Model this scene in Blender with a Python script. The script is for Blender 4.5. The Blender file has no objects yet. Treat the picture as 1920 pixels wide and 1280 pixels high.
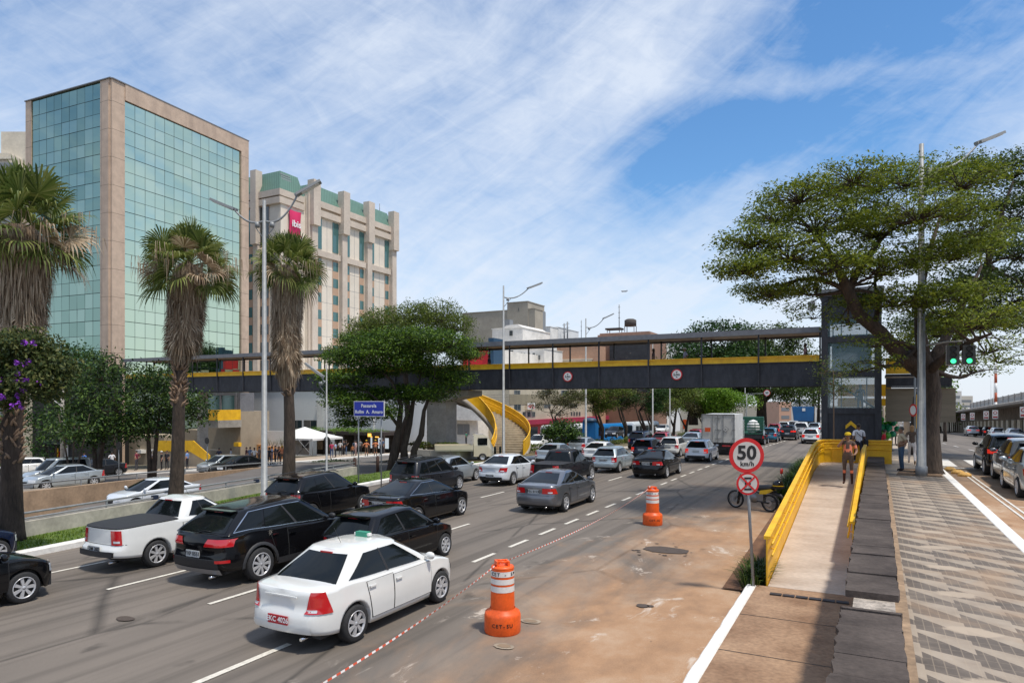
import bpy, bmesh, math, random
from math import sin, cos, pi, radians, sqrt, atan2
from mathutils import Vector, Matrix, Euler
random.seed(11)
S = bpy.context.scene
C = bpy.context.collection
# ------------------------------------------------ camera, sky, sun, exposure
HC = 4.0                      # eye height over the avenue
cam_d = bpy.data.cameras.new('camera'); cam = bpy.data.objects.new('camera', cam_d); C.objects.link(cam)
cam.location = (0, 0, HC); cam.rotation_euler = (pi/2, 0, 0)
cam_d.sensor_width = 36; cam_d.lens = 24; cam_d.shift_y = 113/1920
cam_d.clip_start = .1; cam_d.clip_end = 6000
S.camera = cam
SUN_EL, SUN_AZ = radians(67), radians(130)   # azimuth clockwise from +Y
sd = bpy.data.lights.new('sun', 'SUN'); sun = bpy.data.objects.new('sun', sd); C.objects.link(sun)
sd.energy = 3.2; sd.angle = radians(5); sd.color = (1, .93, .82)
v = Vector((sin(SUN_AZ)*cos(SUN_EL), cos(SUN_AZ)*cos(SUN_EL), sin(SUN_EL)))
sun.rotation_euler = v.to_track_quat('Z', 'Y').to_euler(); sun.location = v*60
wd = bpy.data.worlds.new("World"); S.world = wd; wd.use_nodes = True
nt = wd.node_tree; N = nt.nodes; L = nt.links
bg = N['Background']; bg.inputs[1].default_value = .125
sky = N.new('ShaderNodeTexSky'); sky.sky_type = 'NISHITA'; sky.sun_disc = False
sky.sun_elevation = SUN_EL; sky.sun_rotation = SUN_AZ; sky.altitude = 760; sky.air_density = 1.15; sky.dust_density = .6; sky.ozone_density = 2.6
def vm(tree, op, a, b=None):
    n = tree.nodes.new('ShaderNodeMath'); n.operation = op
    for i, x in enumerate([a, b]):
        if x is None: continue
        if isinstance(x, (int, float)): n.inputs[i].default_value = x
        else: tree.links.new(x, n.inputs[i])
    return n.outputs[0]
def ramp(tree, fac, stops):
    n = tree.nodes.new('ShaderNodeValToRGB'); e = n.color_ramp.elements
    while len(e) < len(stops): e.new(.5)
    for k, (p, c) in enumerate(stops):
        e[k].position = p; e[k].color = (*c, 1) if not isinstance(c, (int, float)) else (c, c, c, 1)
    tree.links.new(fac, n.inputs[0]); return n.outputs[0]
tc = N.new('ShaderNodeTexCoord'); sx = N.new('ShaderNodeSeparateXYZ'); L.new(tc.outputs['Generated'], sx.inputs[0])
az = vm(nt, 'ARCTAN2', sx.outputs[0], sx.outputs[1]); el = vm(nt, 'ARCSINE', sx.outputs[2])
cx = N.new('ShaderNodeCombineXYZ'); L.new(az, cx.inputs[0]); L.new(el, cx.inputs[1])
def cloud(rot, scale, loc, sc, det, rough, dist, lo, hi):
    m = N.new('ShaderNodeMapping'); m.inputs['Rotation'].default_value = (0, 0, radians(rot)); m.inputs['Scale'].default_value = scale; m.inputs['Location'].default_value = loc; m.vector_type = 'TEXTURE'
    m.inputs['Scale'].default_value = tuple(1/c for c in scale)
    L.new(cx.outputs[0], m.inputs[0]); t = N.new('ShaderNodeTexNoise'); t.inputs['Scale'].default_value = sc; t.inputs['Detail'].default_value = det
    t.inputs['Roughness'].default_value = rough; t.inputs['Distortion'].default_value = dist; L.new(m.outputs[0], t.inputs[0])
    return ramp(nt, t.outputs[0], [(lo, 0.), (hi, 1.)])
def blob(a0, e0, sa, se, rot, k):       # soft patch of more or less cloud about one direction of the sky
    r = radians(rot); da = vm(nt, 'SUBTRACT', az, a0); de = vm(nt, 'SUBTRACT', el, e0)
    p = vm(nt, 'DIVIDE', vm(nt, 'ADD', vm(nt, 'MULTIPLY', da, cos(r)), vm(nt, 'MULTIPLY', de, sin(r))), sa); q = vm(nt, 'DIVIDE', vm(nt, 'SUBTRACT', vm(nt, 'MULTIPLY', de, cos(r)), vm(nt, 'MULTIPLY', da, sin(r))), se)
    return vm(nt, 'MULTIPLY', vm(nt, 'EXPONENT', vm(nt, 'MULTIPLY', vm(nt, 'ADD', vm(nt, 'MULTIPLY', p, p), vm(nt, 'MULTIPLY', q, q)), -1.), ), k)
soft = cloud(24, (1, 1.7, 1), (.4, .2, 0), 3.2, 9, .56, .5, .25, .75); wisp = cloud(30, (1, 4.6, 1), (1.7, .9, 0), 4.2, 12, .62, .7, .3, .72); fine = cloud(-14, (1.3, 3.2, 1), (.2, 3.1, 0), 13, 10, .66, .9, .3, .7)
cov = vm(nt, 'ADD', .02, vm(nt, 'MULTIPLY', soft, .46)); cov = vm(nt, 'ADD', cov, vm(nt, 'MULTIPLY', wisp, .36)); cov = vm(nt, 'ADD', cov, vm(nt, 'MULTIPLY', fine, .17))
for b in (blob(.52, .47, .26, .11, 0, -.52), blob(.30, .36, .17, .055, 8, -.52), blob(.22, .30, .12, .06, 30, -.3), blob(.50, .30, .2, .05, -6, -.22), blob(.24, .475, .26, .06, 32, .22), blob(.08, .39, .18, .09, 35, .16), blob(.42, .405, .2, .018, -4, .34), blob(.78, .36, .2, .06, 30, .3),
          blob(-.2, .43, .35, .1, 0, .10), blob(-.55, .5, .2, .09, 0, -.12), blob(.0, .17, 1.2, .045, 0, -.06)): cov = vm(nt, 'ADD', cov, b)
hz = ramp(nt, sx.outputs[2], [(.0, .75), (.09, .42), (.2, .16), (.34, .0)])
cl = vm(nt, 'MAXIMUM', vm(nt, 'MINIMUM', vm(nt, 'ADD', cov, hz), .88), .05)
hs_ = N.new('ShaderNodeHueSaturation'); hs_.inputs['Saturation'].default_value = 1.3; hs_.inputs['Value'].default_value = 1.1; L.new(sky.outputs[0], hs_.inputs['Color'])
mx = N.new('ShaderNodeMixRGB'); L.new(cl, mx.inputs[0]); L.new(hs_.outputs[0], mx.inputs[1]); mx.inputs[2].default_value = (5.3, 5.8, 6.6, 1)
L.new(mx.outputs[0], bg.inputs[0])
S.view_settings.view_transform = 'Standard'; S.view_settings.look = 'None'; S.view_settings.exposure = .27; S.view_settings.gamma = 1
S.view_settings.use_curve_mapping = False
S.render.engine = 'CYCLES'; S.cycles.max_bounces = 6; S.cycles.transparent_max_bounces = 12

# ------------------------------------------------ street frame: s runs along the avenue, t across it to the right
A = radians(27.5); ROT = -A
def W(s, t, z=0.): return Vector((s*sin(A)+t*cos(A), s*cos(A)-t*sin(A), z))
def ST(X, Y): return X*sin(A)+Y*cos(A), X*cos(A)-Y*sin(A)
def lerp(a, b, k): return a+(b-a)*k
def clamp(x, a=0., b=1.): return max(a, min(b, x))
def interp(x, pts):
    if x <= pts[0][0]: return pts[0][1]
    for (x0, y0), (x1, y1) in zip(pts, pts[1:]):
        if x <= x1: return y0+(y1-y0)*(x-x0)/(x1-x0)
    return pts[-1][1]
def sinterp(x, pts):
    if x <= pts[0][0]: return pts[0][1]
    for (x0, y0), (x1, y1) in zip(pts, pts[1:]):
        if x <= x1:
            k = (x-x0)/(x1-x0); k = k*k*(3-2*k)*.5+k*.5; return y0+(y1-y0)*k
    return pts[-1][1]
def TZ(s, t):                 # height of the land: the left side falls away
    d = -t-12-bend(s)*-1
    f = .3*clamp(d/18)+.6*clamp((d-18)/15)+.02*max(0, min(d-33, 60))
    return -f*(1+clamp((s-10)/30, -.3, 1.1)+1.6*clamp((s-62)/48))
def bend(s): return .00075*(s-30)**2 if s > 30 else 0.
def RZ(s): return 1.15 if s < 42 else 1.15-.03*(min(s, 260)-42)     # airport road, falls away beyond the crossing
def at(px, Y): return (px-960)/1280*Y        # real X of something seen at that column, Y metres off
def zy(py, Y): return HC-(py-753)/1280*Y     # its real height

# ------------------------------------------------ materials
MATS = {}
def mat(name, col=(.5, .5, .5), rough=.6, metal=0., spec=.5, noise=None, bump=None, coat=0., emit=None, trans=0., alpha=1., island=0., cols=None, coord='Object', stretch=(1, 1, 1)):
    if name in MATS: return MATS[name]
    m = bpy.data.materials.new(name); m.use_nodes = True; MATS[name] = m; t = m.node_tree; b = t.nodes['Principled BSDF']
    b.inputs['Base Color'].default_value = (*col, 1); b.inputs['Roughness'].default_value = rough; b.inputs['Metallic'].default_value = metal
    b.inputs['Specular IOR Level'].default_value = spec
    if coat: b.inputs['Coat Weight'].default_value = coat; b.inputs['Coat Roughness'].default_value = .04
    if trans: b.inputs['Transmission Weight'].default_value = trans
    if alpha < 1: b.inputs['Alpha'].default_value = alpha
    if emit: b.inputs['Emission Color'].default_value = (*emit[0], 1); b.inputs['Emission Strength'].default_value = emit[1]
    if noise or bump:
        tcn = t.nodes.new('ShaderNodeTexCoord'); mp = t.nodes.new('ShaderNodeMapping'); t.links.new(tcn.outputs[coord], mp.inputs[0]); mp.inputs['Scale'].default_value = stretch
    if noise:                # (scale, amount[, second scale])
        n = t.nodes.new('ShaderNodeTexNoise'); n.inputs['Scale'].default_value = noise[0]; n.inputs['Detail'].default_value = 8; n.inputs['Roughness'].default_value = .62
        t.links.new(mp.outputs[0], n.inputs[0]); a = noise[1]
        c2 = cols or (tuple(c*(1-a) for c in col), tuple(min(1, c*(1+a)) for c in col))
        o = ramp(t, n.outputs[0], [(.32, c2[0]), (.68, c2[1])])
        if len(noise) > 2:
            n2 = t.nodes.new('ShaderNodeTexNoise'); n2.inputs['Scale'].default_value = noise[2]; n2.inputs['Detail'].default_value = 4; t.links.new(mp.outputs[0], n2.inputs[0])
            mm = t.nodes.new('ShaderNodeMixRGB'); mm.blend_type = 'MULTIPLY'; mm.inputs[0].default_value = 1
            t.links.new(o, mm.inputs[1]); t.links.new(ramp(t, n2.outputs[0], [(.3, 1-a*.9), (.7, 1.)]), mm.inputs[2]); o = mm.outputs[0]
        t.links.new(o, b.inputs['Base Color'])
    if island:
        g = t.nodes.new('ShaderNodeNewGeometry'); c2 = cols or ((col[0]*.5, col[1]*.55, col[2]*.5), col, (min(1, col[0]*1.6), min(1, col[1]*1.45), col[2]*1.3))
        st = [(i/(len(c2)-1), c) for i, c in enumerate(c2)]
        t.links.new(ramp(t, g.outputs['Random Per Island'], st), b.inputs['Base Color'])
    if bump:
        n = t.nodes.new('ShaderNodeTexNoise'); n.inputs['Scale'].default_value = bump[0]; n.inputs['Detail'].default_value = 5; t.links.new(mp.outputs[0], n.inputs[0])
        bp = t.nodes.new('ShaderNodeBump'); bp.inputs['Strength'].default_value = bump[1]; bp.inputs['Distance'].default_value = bump[2] if len(bump) > 2 else .02
        t.links.new(n.outputs[0], bp.inputs['Height']); t.links.new(bp.outputs[0], b.inputs['Normal'])
    return m
def leafmat(name, cols, tr=.35):
    if name in MATS: return MATS[name]
    m = mat(name, cols[1], .55, spec=.3, island=1, cols=cols); t = m.node_tree; b = t.nodes['Principled BSDF']; out = t.nodes['Material Output']
    src = b.inputs['Base Color'].links[0].from_socket
    d = t.nodes.new('ShaderNodeBsdfTranslucent'); t.links.new(src, d.inputs[0]); mixs = t.nodes.new('ShaderNodeMixShader'); mixs.inputs[0].default_value = tr
    t.links.new(b.outputs[0], mixs.inputs[1]); t.links.new(d.outputs[0], mixs.inputs[2]); t.links.new(mixs.outputs[0], out.inputs[0]); return m
grey_metal = mat('galvanised steel', (.25, .26, .265), .55, .2, noise=(6, .15))
dark_steel = mat('charcoal painted steel', (.048, .049, .057), .5, spec=.3, noise=(2.2, .3, 9), bump=(8, .15, .01), stretch=(1, 1, .35))
dark_steel2 = mat('grey painted fascia', (.17, .17, .18), .5, noise=(4, .15))
yellow = mat('yellow painted steel', (.92, .49, .012), .45, noise=(1.6, .17, 24))
white_paint = mat('white paint', (.72, .71, .69), .6, noise=(8, .10))
black_m = mat('black', (.02, .02, .02), .5)
rubber = mat('tyre rubber', (.022, .022, .023), .85, noise=(30, .3))
concrete = mat('fair faced concrete', (.36, .33, .285), .8, noise=(.8, .22, 7), bump=(14, .2, .01))
cement = mat('pale concrete', (.47, .43, .36), .85, noise=(1.2, .22, 9), bump=(20, .2, .01))
orange_p = mat('orange plastic', (.86, .115, .012), .42, noise=(3, .18, 25))
red_m = mat('red paint', (.55, .012, .015), .4)
bark = mat('bark', (.065, .046, .034), .95, noise=(5, .45, 22), bump=(16, .9, .05), stretch=(1, 1, .25))

# ------------------------------------------------ mesh building
class MB:
    def __init__(s): s.v = []; s.f = []; s.m = []; s.k = 0; s.sm = []; s.smooth = False
    def add(s, vs, fs, k=None):
        o = len(s.v); s.v += [tuple(p) for p in vs]; kk = s.k if k is None else k
        for f in fs: s.f.append(tuple(i+o for i in f)); s.m.append(kk); s.sm.append(s.smooth)
    def box(s, c, d, rz=0., k=None, rx=0., ry=0.):
        R = Euler((rx, ry, rz)).to_matrix(); c = Vector(c); vs = []
        for x in (-.5, .5):
            for y in (-.5, .5):
                for z in (-.5, .5): vs.append(c+R@Vector((x*d[0], y*d[1], z*d[2])))
        s.add(vs, [(0, 1, 3, 2), (4, 6, 7, 5), (0, 4, 5, 1), (2, 3, 7, 6), (0, 2, 6, 4), (1, 5, 7, 3)], k)
    def bb(s, x0, x1, y0, y1, z0, z1, k=None): s.box(((x0+x1)/2, (y0+y1)/2, (z0+z1)/2), (abs(x1-x0), abs(y1-y0), abs(z1-z0)), 0, k)
    def quad(s, a, b, c, d, k=None): s.add([a, b, c, d], [(0, 1, 2, 3)], k)
    def tube(s, pts, rs, n=8, k=None, caps=True):
        pts = [Vector(p) for p in pts]
        if isinstance(rs, (int, float)): rs = [rs]*len(pts)
        vs = []; fs = []; up = Vector((0, 0, 1)); prev = None
        for i, p in enumerate(pts):
            d = (pts[min(i+1, len(pts)-1)]-pts[max(i-1, 0)]); d = d.normalized() if d.length > 1e-9 else up
            a = d.orthogonal().normalized() if prev is None else (prev-d*prev.dot(d)).normalized()
            if prev is None and abs(d.z) < .9: a = (up-d*up.z*0-d*d.dot(up)).normalized()
            prev = a; b = d.cross(a)
            for j in range(n):
                q = 2*pi*j/n; vs.append(p+(a*cos(q)+b*sin(q))*rs[i])
        for i in range(len(pts)-1):
            for j in range(n): fs.append((i*n+j, i*n+(j+1) % n, (i+1)*n+(j+1) % n, (i+1)*n+j))
        if caps: fs.append(tuple(range(n-1, -1, -1))); fs.append(tuple((len(pts)-1)*n+j for j in range(n)))
        sm = s.smooth; s.smooth = True; s.add(vs, fs, k); s.smooth = sm
        if caps: s.sm[-1] = False; s.sm[-2] = False
    def lathe(s, prof, c=(0, 0, 0), n=20, axis='z', k=None, caps=True):    # prof: (r, h)
        vs = []; fs = []; c = Vector(c)
        for r, h in prof:
            for j in range(n):
                q = 2*pi*j/n; p = (r*cos(q), r*sin(q), h) if axis == 'z' else ((h, r*cos(q), r*sin(q)) if axis == 'x' else (r*cos(q), h, r*sin(q)))
                vs.append(c+Vector(p))
        for i in range(len(prof)-1):
            for j in range(n): fs.append((i*n+j, i*n+(j+1) % n, (i+1)*n+(j+1) % n, (i+1)*n+j))
        nf = len(fs)
        if caps: fs.append(tuple(range(n-1, -1, -1))); fs.append(tuple((len(prof)-1)*n+j for j in range(n)))
        sm = s.smooth; s.smooth = True; s.add(vs, fs, k); s.smooth = sm
        if caps: s.sm[-1] = False; s.sm[-2] = False
    def grid(s, rows, k=None, flip=False, smooth=True):
        o = []; n = len(rows[0]); vs = [p for r in rows for p in r]
        for i in range(len(rows)-1):
            for j in range(n-1):
                f = (i*n+j, i*n+j+1, (i+1)*n+j+1, (i+1)*n+j); o.append(f[::-1] if flip else f)
        sm = s.smooth; s.smooth = smooth; s.add(vs, o, k); s.smooth = sm
    def prism(s, poly, z0, z1, k=None, M=None):       # poly in xy, extruded along z (then placed by M)
        n = len(poly); vs = [Vector((x, y, z0)) for x, y in poly]+[Vector((x, y, z1)) for x, y in poly]
        if M: vs = [M@p for p in vs]
        s.add(vs, [tuple(range(n-1, -1, -1)), tuple(range(n, 2*n))]+[(i, (i+1) % n, n+(i+1) % n, n+i) for i in range(n)], k)
    def ball(s, c, r, n=10, m=6, k=None):
        c = Vector(c); r = Vector(r) if not isinstance(r, (int, float)) else Vector((r, r, r)); rows = []
        for i in range(m+1):
            a = pi*i/m-pi/2; rows.append([c+Vector((cos(a)*cos(2*pi*j/n)*r.x, cos(a)*sin(2*pi*j/n)*r.y, sin(a)*r.z)) for j in range(n+1)])
        s.grid(rows, k)
    def mesh(s, name, mats):
        me = bpy.data.meshes.new(name); me.from_pydata(s.v, [], s.f)
        for m in (mats if isinstance(mats, (list, tuple)) else [mats]): me.materials.append(m)
        me.polygons.foreach_set('material_index', s.m); me.polygons.foreach_set('use_smooth', s.sm); me.update(); return me
    def build(s, name, mats, parent=None, loc=(0, 0, 0), rz=0.):
        o = bpy.data.objects.new(name, s.mesh(name, mats)); C.objects.link(o); o.location = loc; o.rotation_euler = (0, 0, rz)
        if parent: o.parent = parent
        return o
def tag(o, label=None, cat=None, group=None, kind=None):
    for k, x in (('label', label), ('category', cat), ('group', group), ('kind', kind)):
        if x: o[k] = x
    return o
def thing(name, label, cat, loc=(0, 0, 0), rz=ROT, group=None):
    o = bpy.data.objects.new(name, None); C.objects.link(o); o.location = loc; o.rotation_euler = (0, 0, rz); o.empty_display_size = .3
    return tag(o, label, cat, group)
def link(name, me, parent=None, loc=(0, 0, 0), rot=(0, 0, 0)):
    o = bpy.data.objects.new(name, me); C.objects.link(o); o.parent = parent; o.location = loc; o.rotation_euler = rot; return o
def struct(o): o['kind'] = 'structure'; return o
def text_mesh(txt, size, m, depth=.004, bold=0., spacing=1.):
    cu = bpy.data.curves.new('txt', 'FONT'); cu.body = txt; cu.size = size; cu.extrude = depth; cu.align_x = 'CENTER'; cu.align_y = 'CENTER'; cu.offset = bold; cu.space_character = spacing; cu.resolution_u = 3
    o = bpy.data.objects.new('txt', cu); C.objects.link(o); dg = bpy.context.evaluated_depsgraph_get(); me = bpy.data.meshes.new_from_object(o.evaluated_get(dg)); bpy.data.objects.remove(o); bpy.data.curves.remove(cu)
    me.materials.clear(); me.materials.append(m); return me
def lettering(name, txt, size, m, parent, loc, rot=(pi/2, 0, 0), depth=.004, bold=0., spacing=1.):
    return link(name, text_mesh(txt, size, m, depth, bold, spacing), parent, loc, rot)
# ------------------------------------------------ cars
glass_dark = mat('dark tinted glass', (.006, .008, .009), .05, spec=.35)
glass_mid = mat('car glass', (.02, .028, .03), .05, spec=.5)
trim_m = mat('black trim plastic', (.022, .022, .024), .6)
chrome = mat('bright metal', (.62, .63, .65), .18, 1.)
alloy = mat('alloy wheel', (.55, .55, .56), .35, .35)
lamp_red = mat('red tail lamp', (.50, .008, .012), .12, spec=.8, coat=.8)
lamp_lit = mat('lit brake lamp', (.6, .01, .01), .2, emit=((1, .04, .01), .35))
lamp_white = mat('clear lamp', (.62, .64, .66), .1, spec=.9, coat=.8)
plate_m = mat('number plate grey', (.42, .44, .45), .5); plate_red = mat('number plate red', (.42, .02, .03), .5)
ink = mat('lettering black', (.01, .01, .01), .6); ink_w = mat('lettering white', (.8, .8, .8), .6)
def cpaint(name, col, rough=.22, metal=0.): return mat(name, col, rough, metal, coat=1., noise=(1.5, .04))
P_white = cpaint('white car paint', (.74, .74, .71)); P_white2 = cpaint('cold white car paint', (.66, .69, .72))
P_black = mat('black car paint', (.005, .005, .006), .09, spec=.45); P_grey = cpaint('grey metallic car paint', (.15, .155, .17), .3, .6)
P_dgrey = mat('dark grey car paint', (.022, .023, .027), .2, .2, spec=.5); P_silver = cpaint('silver car paint', (.42, .46, .48), .3, .5)
P_red = cpaint('red car paint', (.36, .012, .02)); P_teal = cpaint('teal car paint', (.01, .12, .2)); P_blue = mat('dark blue car paint', (.006, .012, .035), .12)
P_beige = cpaint('cream car paint', (.62, .56, .42), .4)
PAINT = mat('paint slot', (.5, .5, .5))
def half_outline(u, xr, xf, w, X2, X3, rr, rf, br, bf, tap):
    if u <= 1: x, y = xr+br*u*u, (w-rr)*u
    elif u <= 2:
        a = (u-1)*pi/2; x = xr+br+(X2-xr-br)*(1-cos(a)); y = w-rr+rr*sin(a)
    elif u <= 3: x, y = X2+(X3-X2)*(u-2), w
    elif u <= 4:
        a = (4-u)*pi/2; x = xf-bf-(xf-bf-X3)*(1-cos(a)); y = w-rf+rf*sin(a)
    else:
        k = 5-u; x = xf-bf*k*k; y = (w-rf)*k
    q = (x-(X2+X3)/2)/((X3-X2)/2); y *= 1-tap*min(abs(q), 1.3)**4
    return x, y
class Car:
    """one body shape: lower body and cabin are closed lofts; every panel, pane and lamp is a curved patch of those lofts"""
    def __init__(s, L=4.2, w=.86, wb=2.5, fo=.82, R=.31, belt=((-2.1, .98), (-1, .95), (.7, .92), (1.1, .90), (1.9, .74), (2.1, .62)), roof=((-1.6, 1.4), (0, 1.46), (1, 1.36)),
                 cab=(-1.6, 1.25), top=(-.9, .45), wt=.60, rear=((.2, .05), (.4, 0), (.62, .01), (.66, .06), (.95, .08), (1.1, .14)), front=((.2, -.06), (.45, 0), (.65, -.03), (.8, -.12)),
                 sill=.2, kind='sedan', cladding=False, deck=None, hi=1., spokes=7, rackh=0, chrome_w=False, nwin=2, brake=False, two_door=False, rail=False, glass='glass_dark', spare=False, lampstyle=0, dark_bumper=True, pz=0):
        s.__dict__.update(locals()); s.xr0 = -L/2; s.xf0 = L/2; s.ax_f = L/2-fo; s.ax_r = s.ax_f-wb; s.X2 = s.xr0+.42; s.X3 = s.xf0-.48
        s.base = s.ax_r; s.parts = []; s.make()
    def zb(s, x): return sinterp(x, s.belt)
    def wz(s, z):
        return s.w*interp(z, [(.15, .93), (.3, .985), (.5, 1.), (.68, .995), (.8, .975), (.95, .955), (1.1, .93)])
    def B(s, u, z, sd=1, off=0.):
        def P(u, z):
            x, y = half_outline(u, s.xr0+interp(z, s.rear), s.xf0+interp(z, s.front), s.wz(z), s.X2, s.X3, .26, .34, .05, .17, .05)
            return Vector((sd*y, x, z))
        p = P(u, z)
        if off:
            e = .01; a = P(min(5, u+e), z)-P(max(0, u-e), z); b = P(u, z+e)-P(u, z-e); n = a.cross(b)*sd
            if n.length > 1e-9: p = p+n.normalized()*off
        return p
    def G(s, u, v, sd=1, off=0.):
        def P(u, v):
            e = v**1.12; xr = lerp(s.cab[0], s.top[0], e); xf = lerp(s.cab[1], s.top[1], v**.98)
            w = lerp(s.w*.925, s.wt, v**1.25); bf = lerp(.22, .1, v)
            X2 = xr+.2; X3 = xf-.34
            x, y = half_outline(u, xr, xf, w, X2, X3, .17, .24, .04, bf, .03)
            zbase = s.zb(x)-.02; zt = sinterp(x, s.roof)-.045; zt2 = sinterp(lerp(s.top[0], s.top[1], clamp((x-s.cab[0])/(s.cab[1]-s.cab[0]))), s.roof)-.045
            return Vector((sd*y, x, lerp(zbase, zt2, v)))
        p = P(u, v)
        if off:
            e = .01; a = P(min(5, u+e), v)-P(max(0, u-e), v); b = P(u, min(1, v+e))-P(u, max(0, v-e)); n = a.cross(b)*sd
            if n.length > 1e-9: p = p+n.normalized()*off
        return p
    def patch(s, mb, fn, u0, u1, v0, v1, nu, nv, off, sd=1, k=0, both=False, rim=.012):
        """u0,u1 may be pairs (at v0, at v1); both=True spans the centreline"""
        u0 = u0 if isinstance(u0, tuple) else (u0, u0); u1 = u1 if isinstance(u1, tuple) else (u1, u1)
        rows = []
        for j in range(nv+1):
            b = j/nv; v = lerp(v0, v1, b); row = []; a0 = lerp(u0[0], u0[1], b); a1 = lerp(u1[0], u1[1], b)
            if both:
                us = [lerp(a1, a0, i/nu) for i in range(nu+1)]
                row = [fn(u, v, -1, off) for u in us]+[fn(u, v, 1, off) for u in us[::-1]][1:]
            else: row = [fn(lerp(a0, a1, i/nu), v, sd, off) for i in range(nu+1)]
            rows.append(row)
        mb.grid(rows, k, flip=(not both and sd == 1), smooth=True)
    def add(s, name, mb, mats, parent=0, loc=(0, 0, 0), mesh=None): 
        me = mesh or mb.mesh(name, mats)
        if name in ('body', 'cabin'):
            bm = bmesh.new(); bm.from_mesh(me); bmesh.ops.remove_doubles(bm, verts=bm.verts, dist=.002); bmesh.ops.recalc_face_normals(bm, faces=bm.faces)
            for f in bm.faces: f.smooth = True
            bm.to_mesh(me); bm.free()
        s.parts.append([name, me, parent, loc]); return len(s.parts)
    def zlo(s, x, Rw):
        z = interp(x, [(s.xr0, s.sill+.12), (s.ax_r-.1, s.sill+.04), (s.ax_r+.5, s.sill), (s.ax_f-.5, s.sill), (s.ax_f+.4, s.sill+.02), (s.xf0, s.sill)])
        for a in (s.ax_f, s.ax_r):
            d = abs(x-a)
            if d < Rw: z = max(z, s.R*.98+sqrt(Rw*Rw-d*d))
        return z
    def make(s):
        Rw = s.R+.065; us = [i/5 for i in range(5)]+[1+i/5 for i in range(5)]
        xs = set(); 
        for a in (s.ax_r, s.ax_f):
            for i in range(13): xs.add(round(a-Rw*1.001*cos(pi*i/12), 4))
            xs.add(round(a-Rw-.03, 4)); xs.add(round(a+Rw+.03, 4))
        xs = sorted(x for x in xs if s.X2 < x < s.X3); m0 = s.ax_r+Rw+.03; m1 = s.ax_f-Rw-.03
        xs += [lerp(m0, m1, i/9) for i in range(1, 9)]; xs = sorted(xs); us += [2]+[2+(x-s.X2)/(s.X3-s.X2) for x in xs]+[3]+[3+i/6 for i in range(1, 6)]+[4+i/5 for i in range(6)]
        nv = 10; mb = MB(); top = []
        cols = []
        for u in us:
            xm = s.B(u, .45).y; zl = s.zlo(xm, Rw); zt = s.zb(xm)
            cols.append([lerp(zl, zt, (j/nv)) for j in range(nv+1)])
        for sd in (1, -1):
            rows = [[s.B(u, cols[i][j], sd) for j in range(nv+1)] for i, u in enumerate(us)]
            inner = [Vector((r[0].x*(.80 if 2 <= u <= 3 else .97), r[0].y, r[0].z+.004)) for r, u in zip(rows, us)]
            mb.grid([[inner[i]]+rows[i] for i in range(len(us))], 0, flip=(sd == 1))
        NS = 12; rows = []
        for i, u in enumerate(us):
            p = s.B(u, cols[i][nv]); y = p.x; row = []
            cr = interp(p.y, [(s.xr0, .0), (s.xr0+.3, .035), (0, .05), (s.xf0-.5, .055), (s.xf0, .0)])
            for j in range(NS+1):
                q = -1+2*j/NS; q = math.copysign(abs(q)**.8, q); row.append(Vector((q*y, p.y, p.z+cr*(1-abs(q)**3))))
            rows.append(row)
        if s.kind == 'pickup':
            k1 = [i for i, r in enumerate(rows) if r[0].y > s.cab[0]-.02][0]; rb = rows[:k1+1]; rows = rows[k1:]
            tb = MB(); tb.grid([[p+Vector((0, 0, .02-.0*abs(p.x))) for p in r] for r in rb], 0)
            s.bedcover = tb
        mb.grid(rows, 0)
        bot = MB()
        body = s.add('body', mb, [PAINT])
        ub = MB(); ub.bb(-s.w*.80, s.w*.80, s.xr0+.25, s.xf0-.25, s.sill+.02, .62, 0)
        for a in (s.ax_r, s.ax_f): ub.tube([(-s.w*.8, a, s.R), (s.w*.8, a, s.R)], .05, 6)
        s.add('underbody', ub, [trim_m])
        # cabin shell
        cb = MB(); ug = [i/4 for i in range(4)]+[1+i/4 for i in range(4)]+[2+i/12 for i in range(12)]+[3+i/5 for i in range(5)]+[4+i/5 for i in range(6)]; nv = 9
        for sd in (1, -1): cb.grid([[s.G(u, j/nv, sd) for j in range(nv+1)] for u in ug], 0, flip=(sd == 1))
        rows = []
        for u in ug:
            p = s.G(u, 1); row = []
            for j in range(NS+1):
                q = -1+2*j/NS; q = math.copysign(abs(q)**.7, q); row.append(Vector((q*p.x, p.y, p.z+.045*(1-abs(q)**3.2)*interp(p.y, [(s.top[0], .25), (s.top[0]+.3, 1), (s.top[1]-.4, 1), (s.top[1], .2)]))))
            rows.append(row)
        cb.grid(rows, 0); s.add('cabin', cb, [PAINT])
        gm = globals()[s.glass]
        g = MB(); s.patch(g, s.G, 5, (3.3, 3.15), .1, .93, 9, 6, .006, both=True); s.add('windshield', g, [gm])
        g = MB(); s.patch(g, s.G, 0, (1.35, 1.2), .12 if s.kind != 'sedan' else .08, .9, 8, 6, .006, both=True); s.add('rear_window', g, [gm])
        # side glass: front door, rear door, quarter
        U = [2.02, 2.46, 2.93] if s.nwin == 2 else [2.02, 2.27, 2.60, 2.95]
        if s.two_door: U = [2.06, 2.40, 2.93]
        for sd in (1, -1):
            for i in range(len(U)-1):
                a, b = U[i]+.015, U[i+1]-.015
                g = MB(); s.patch(g, s.G, (a-(0.02 if i == 0 else 0), a+(.03 if i == 0 else .0)), (b, b), .13, .88, 6, 4, .008, sd); s.add('side_window', g, [gm])
            if s.chrome_w:
                g = MB(); s.patch(g, s.G, U[0]-.03, U[-1]+.03, .09, .12, 14, 1, .011, sd); s.patch(g, s.G, U[0]+.0, U[-1]+.01, .89, .915, 14, 1, .011, sd); s.patch(g, s.G, (U[0]-.035, U[0]-.005), (U[0]-.018, U[0]+.012), .09, .9, 1, 6, .011, sd)
                s.add('window_trim', g, [chrome])
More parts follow.
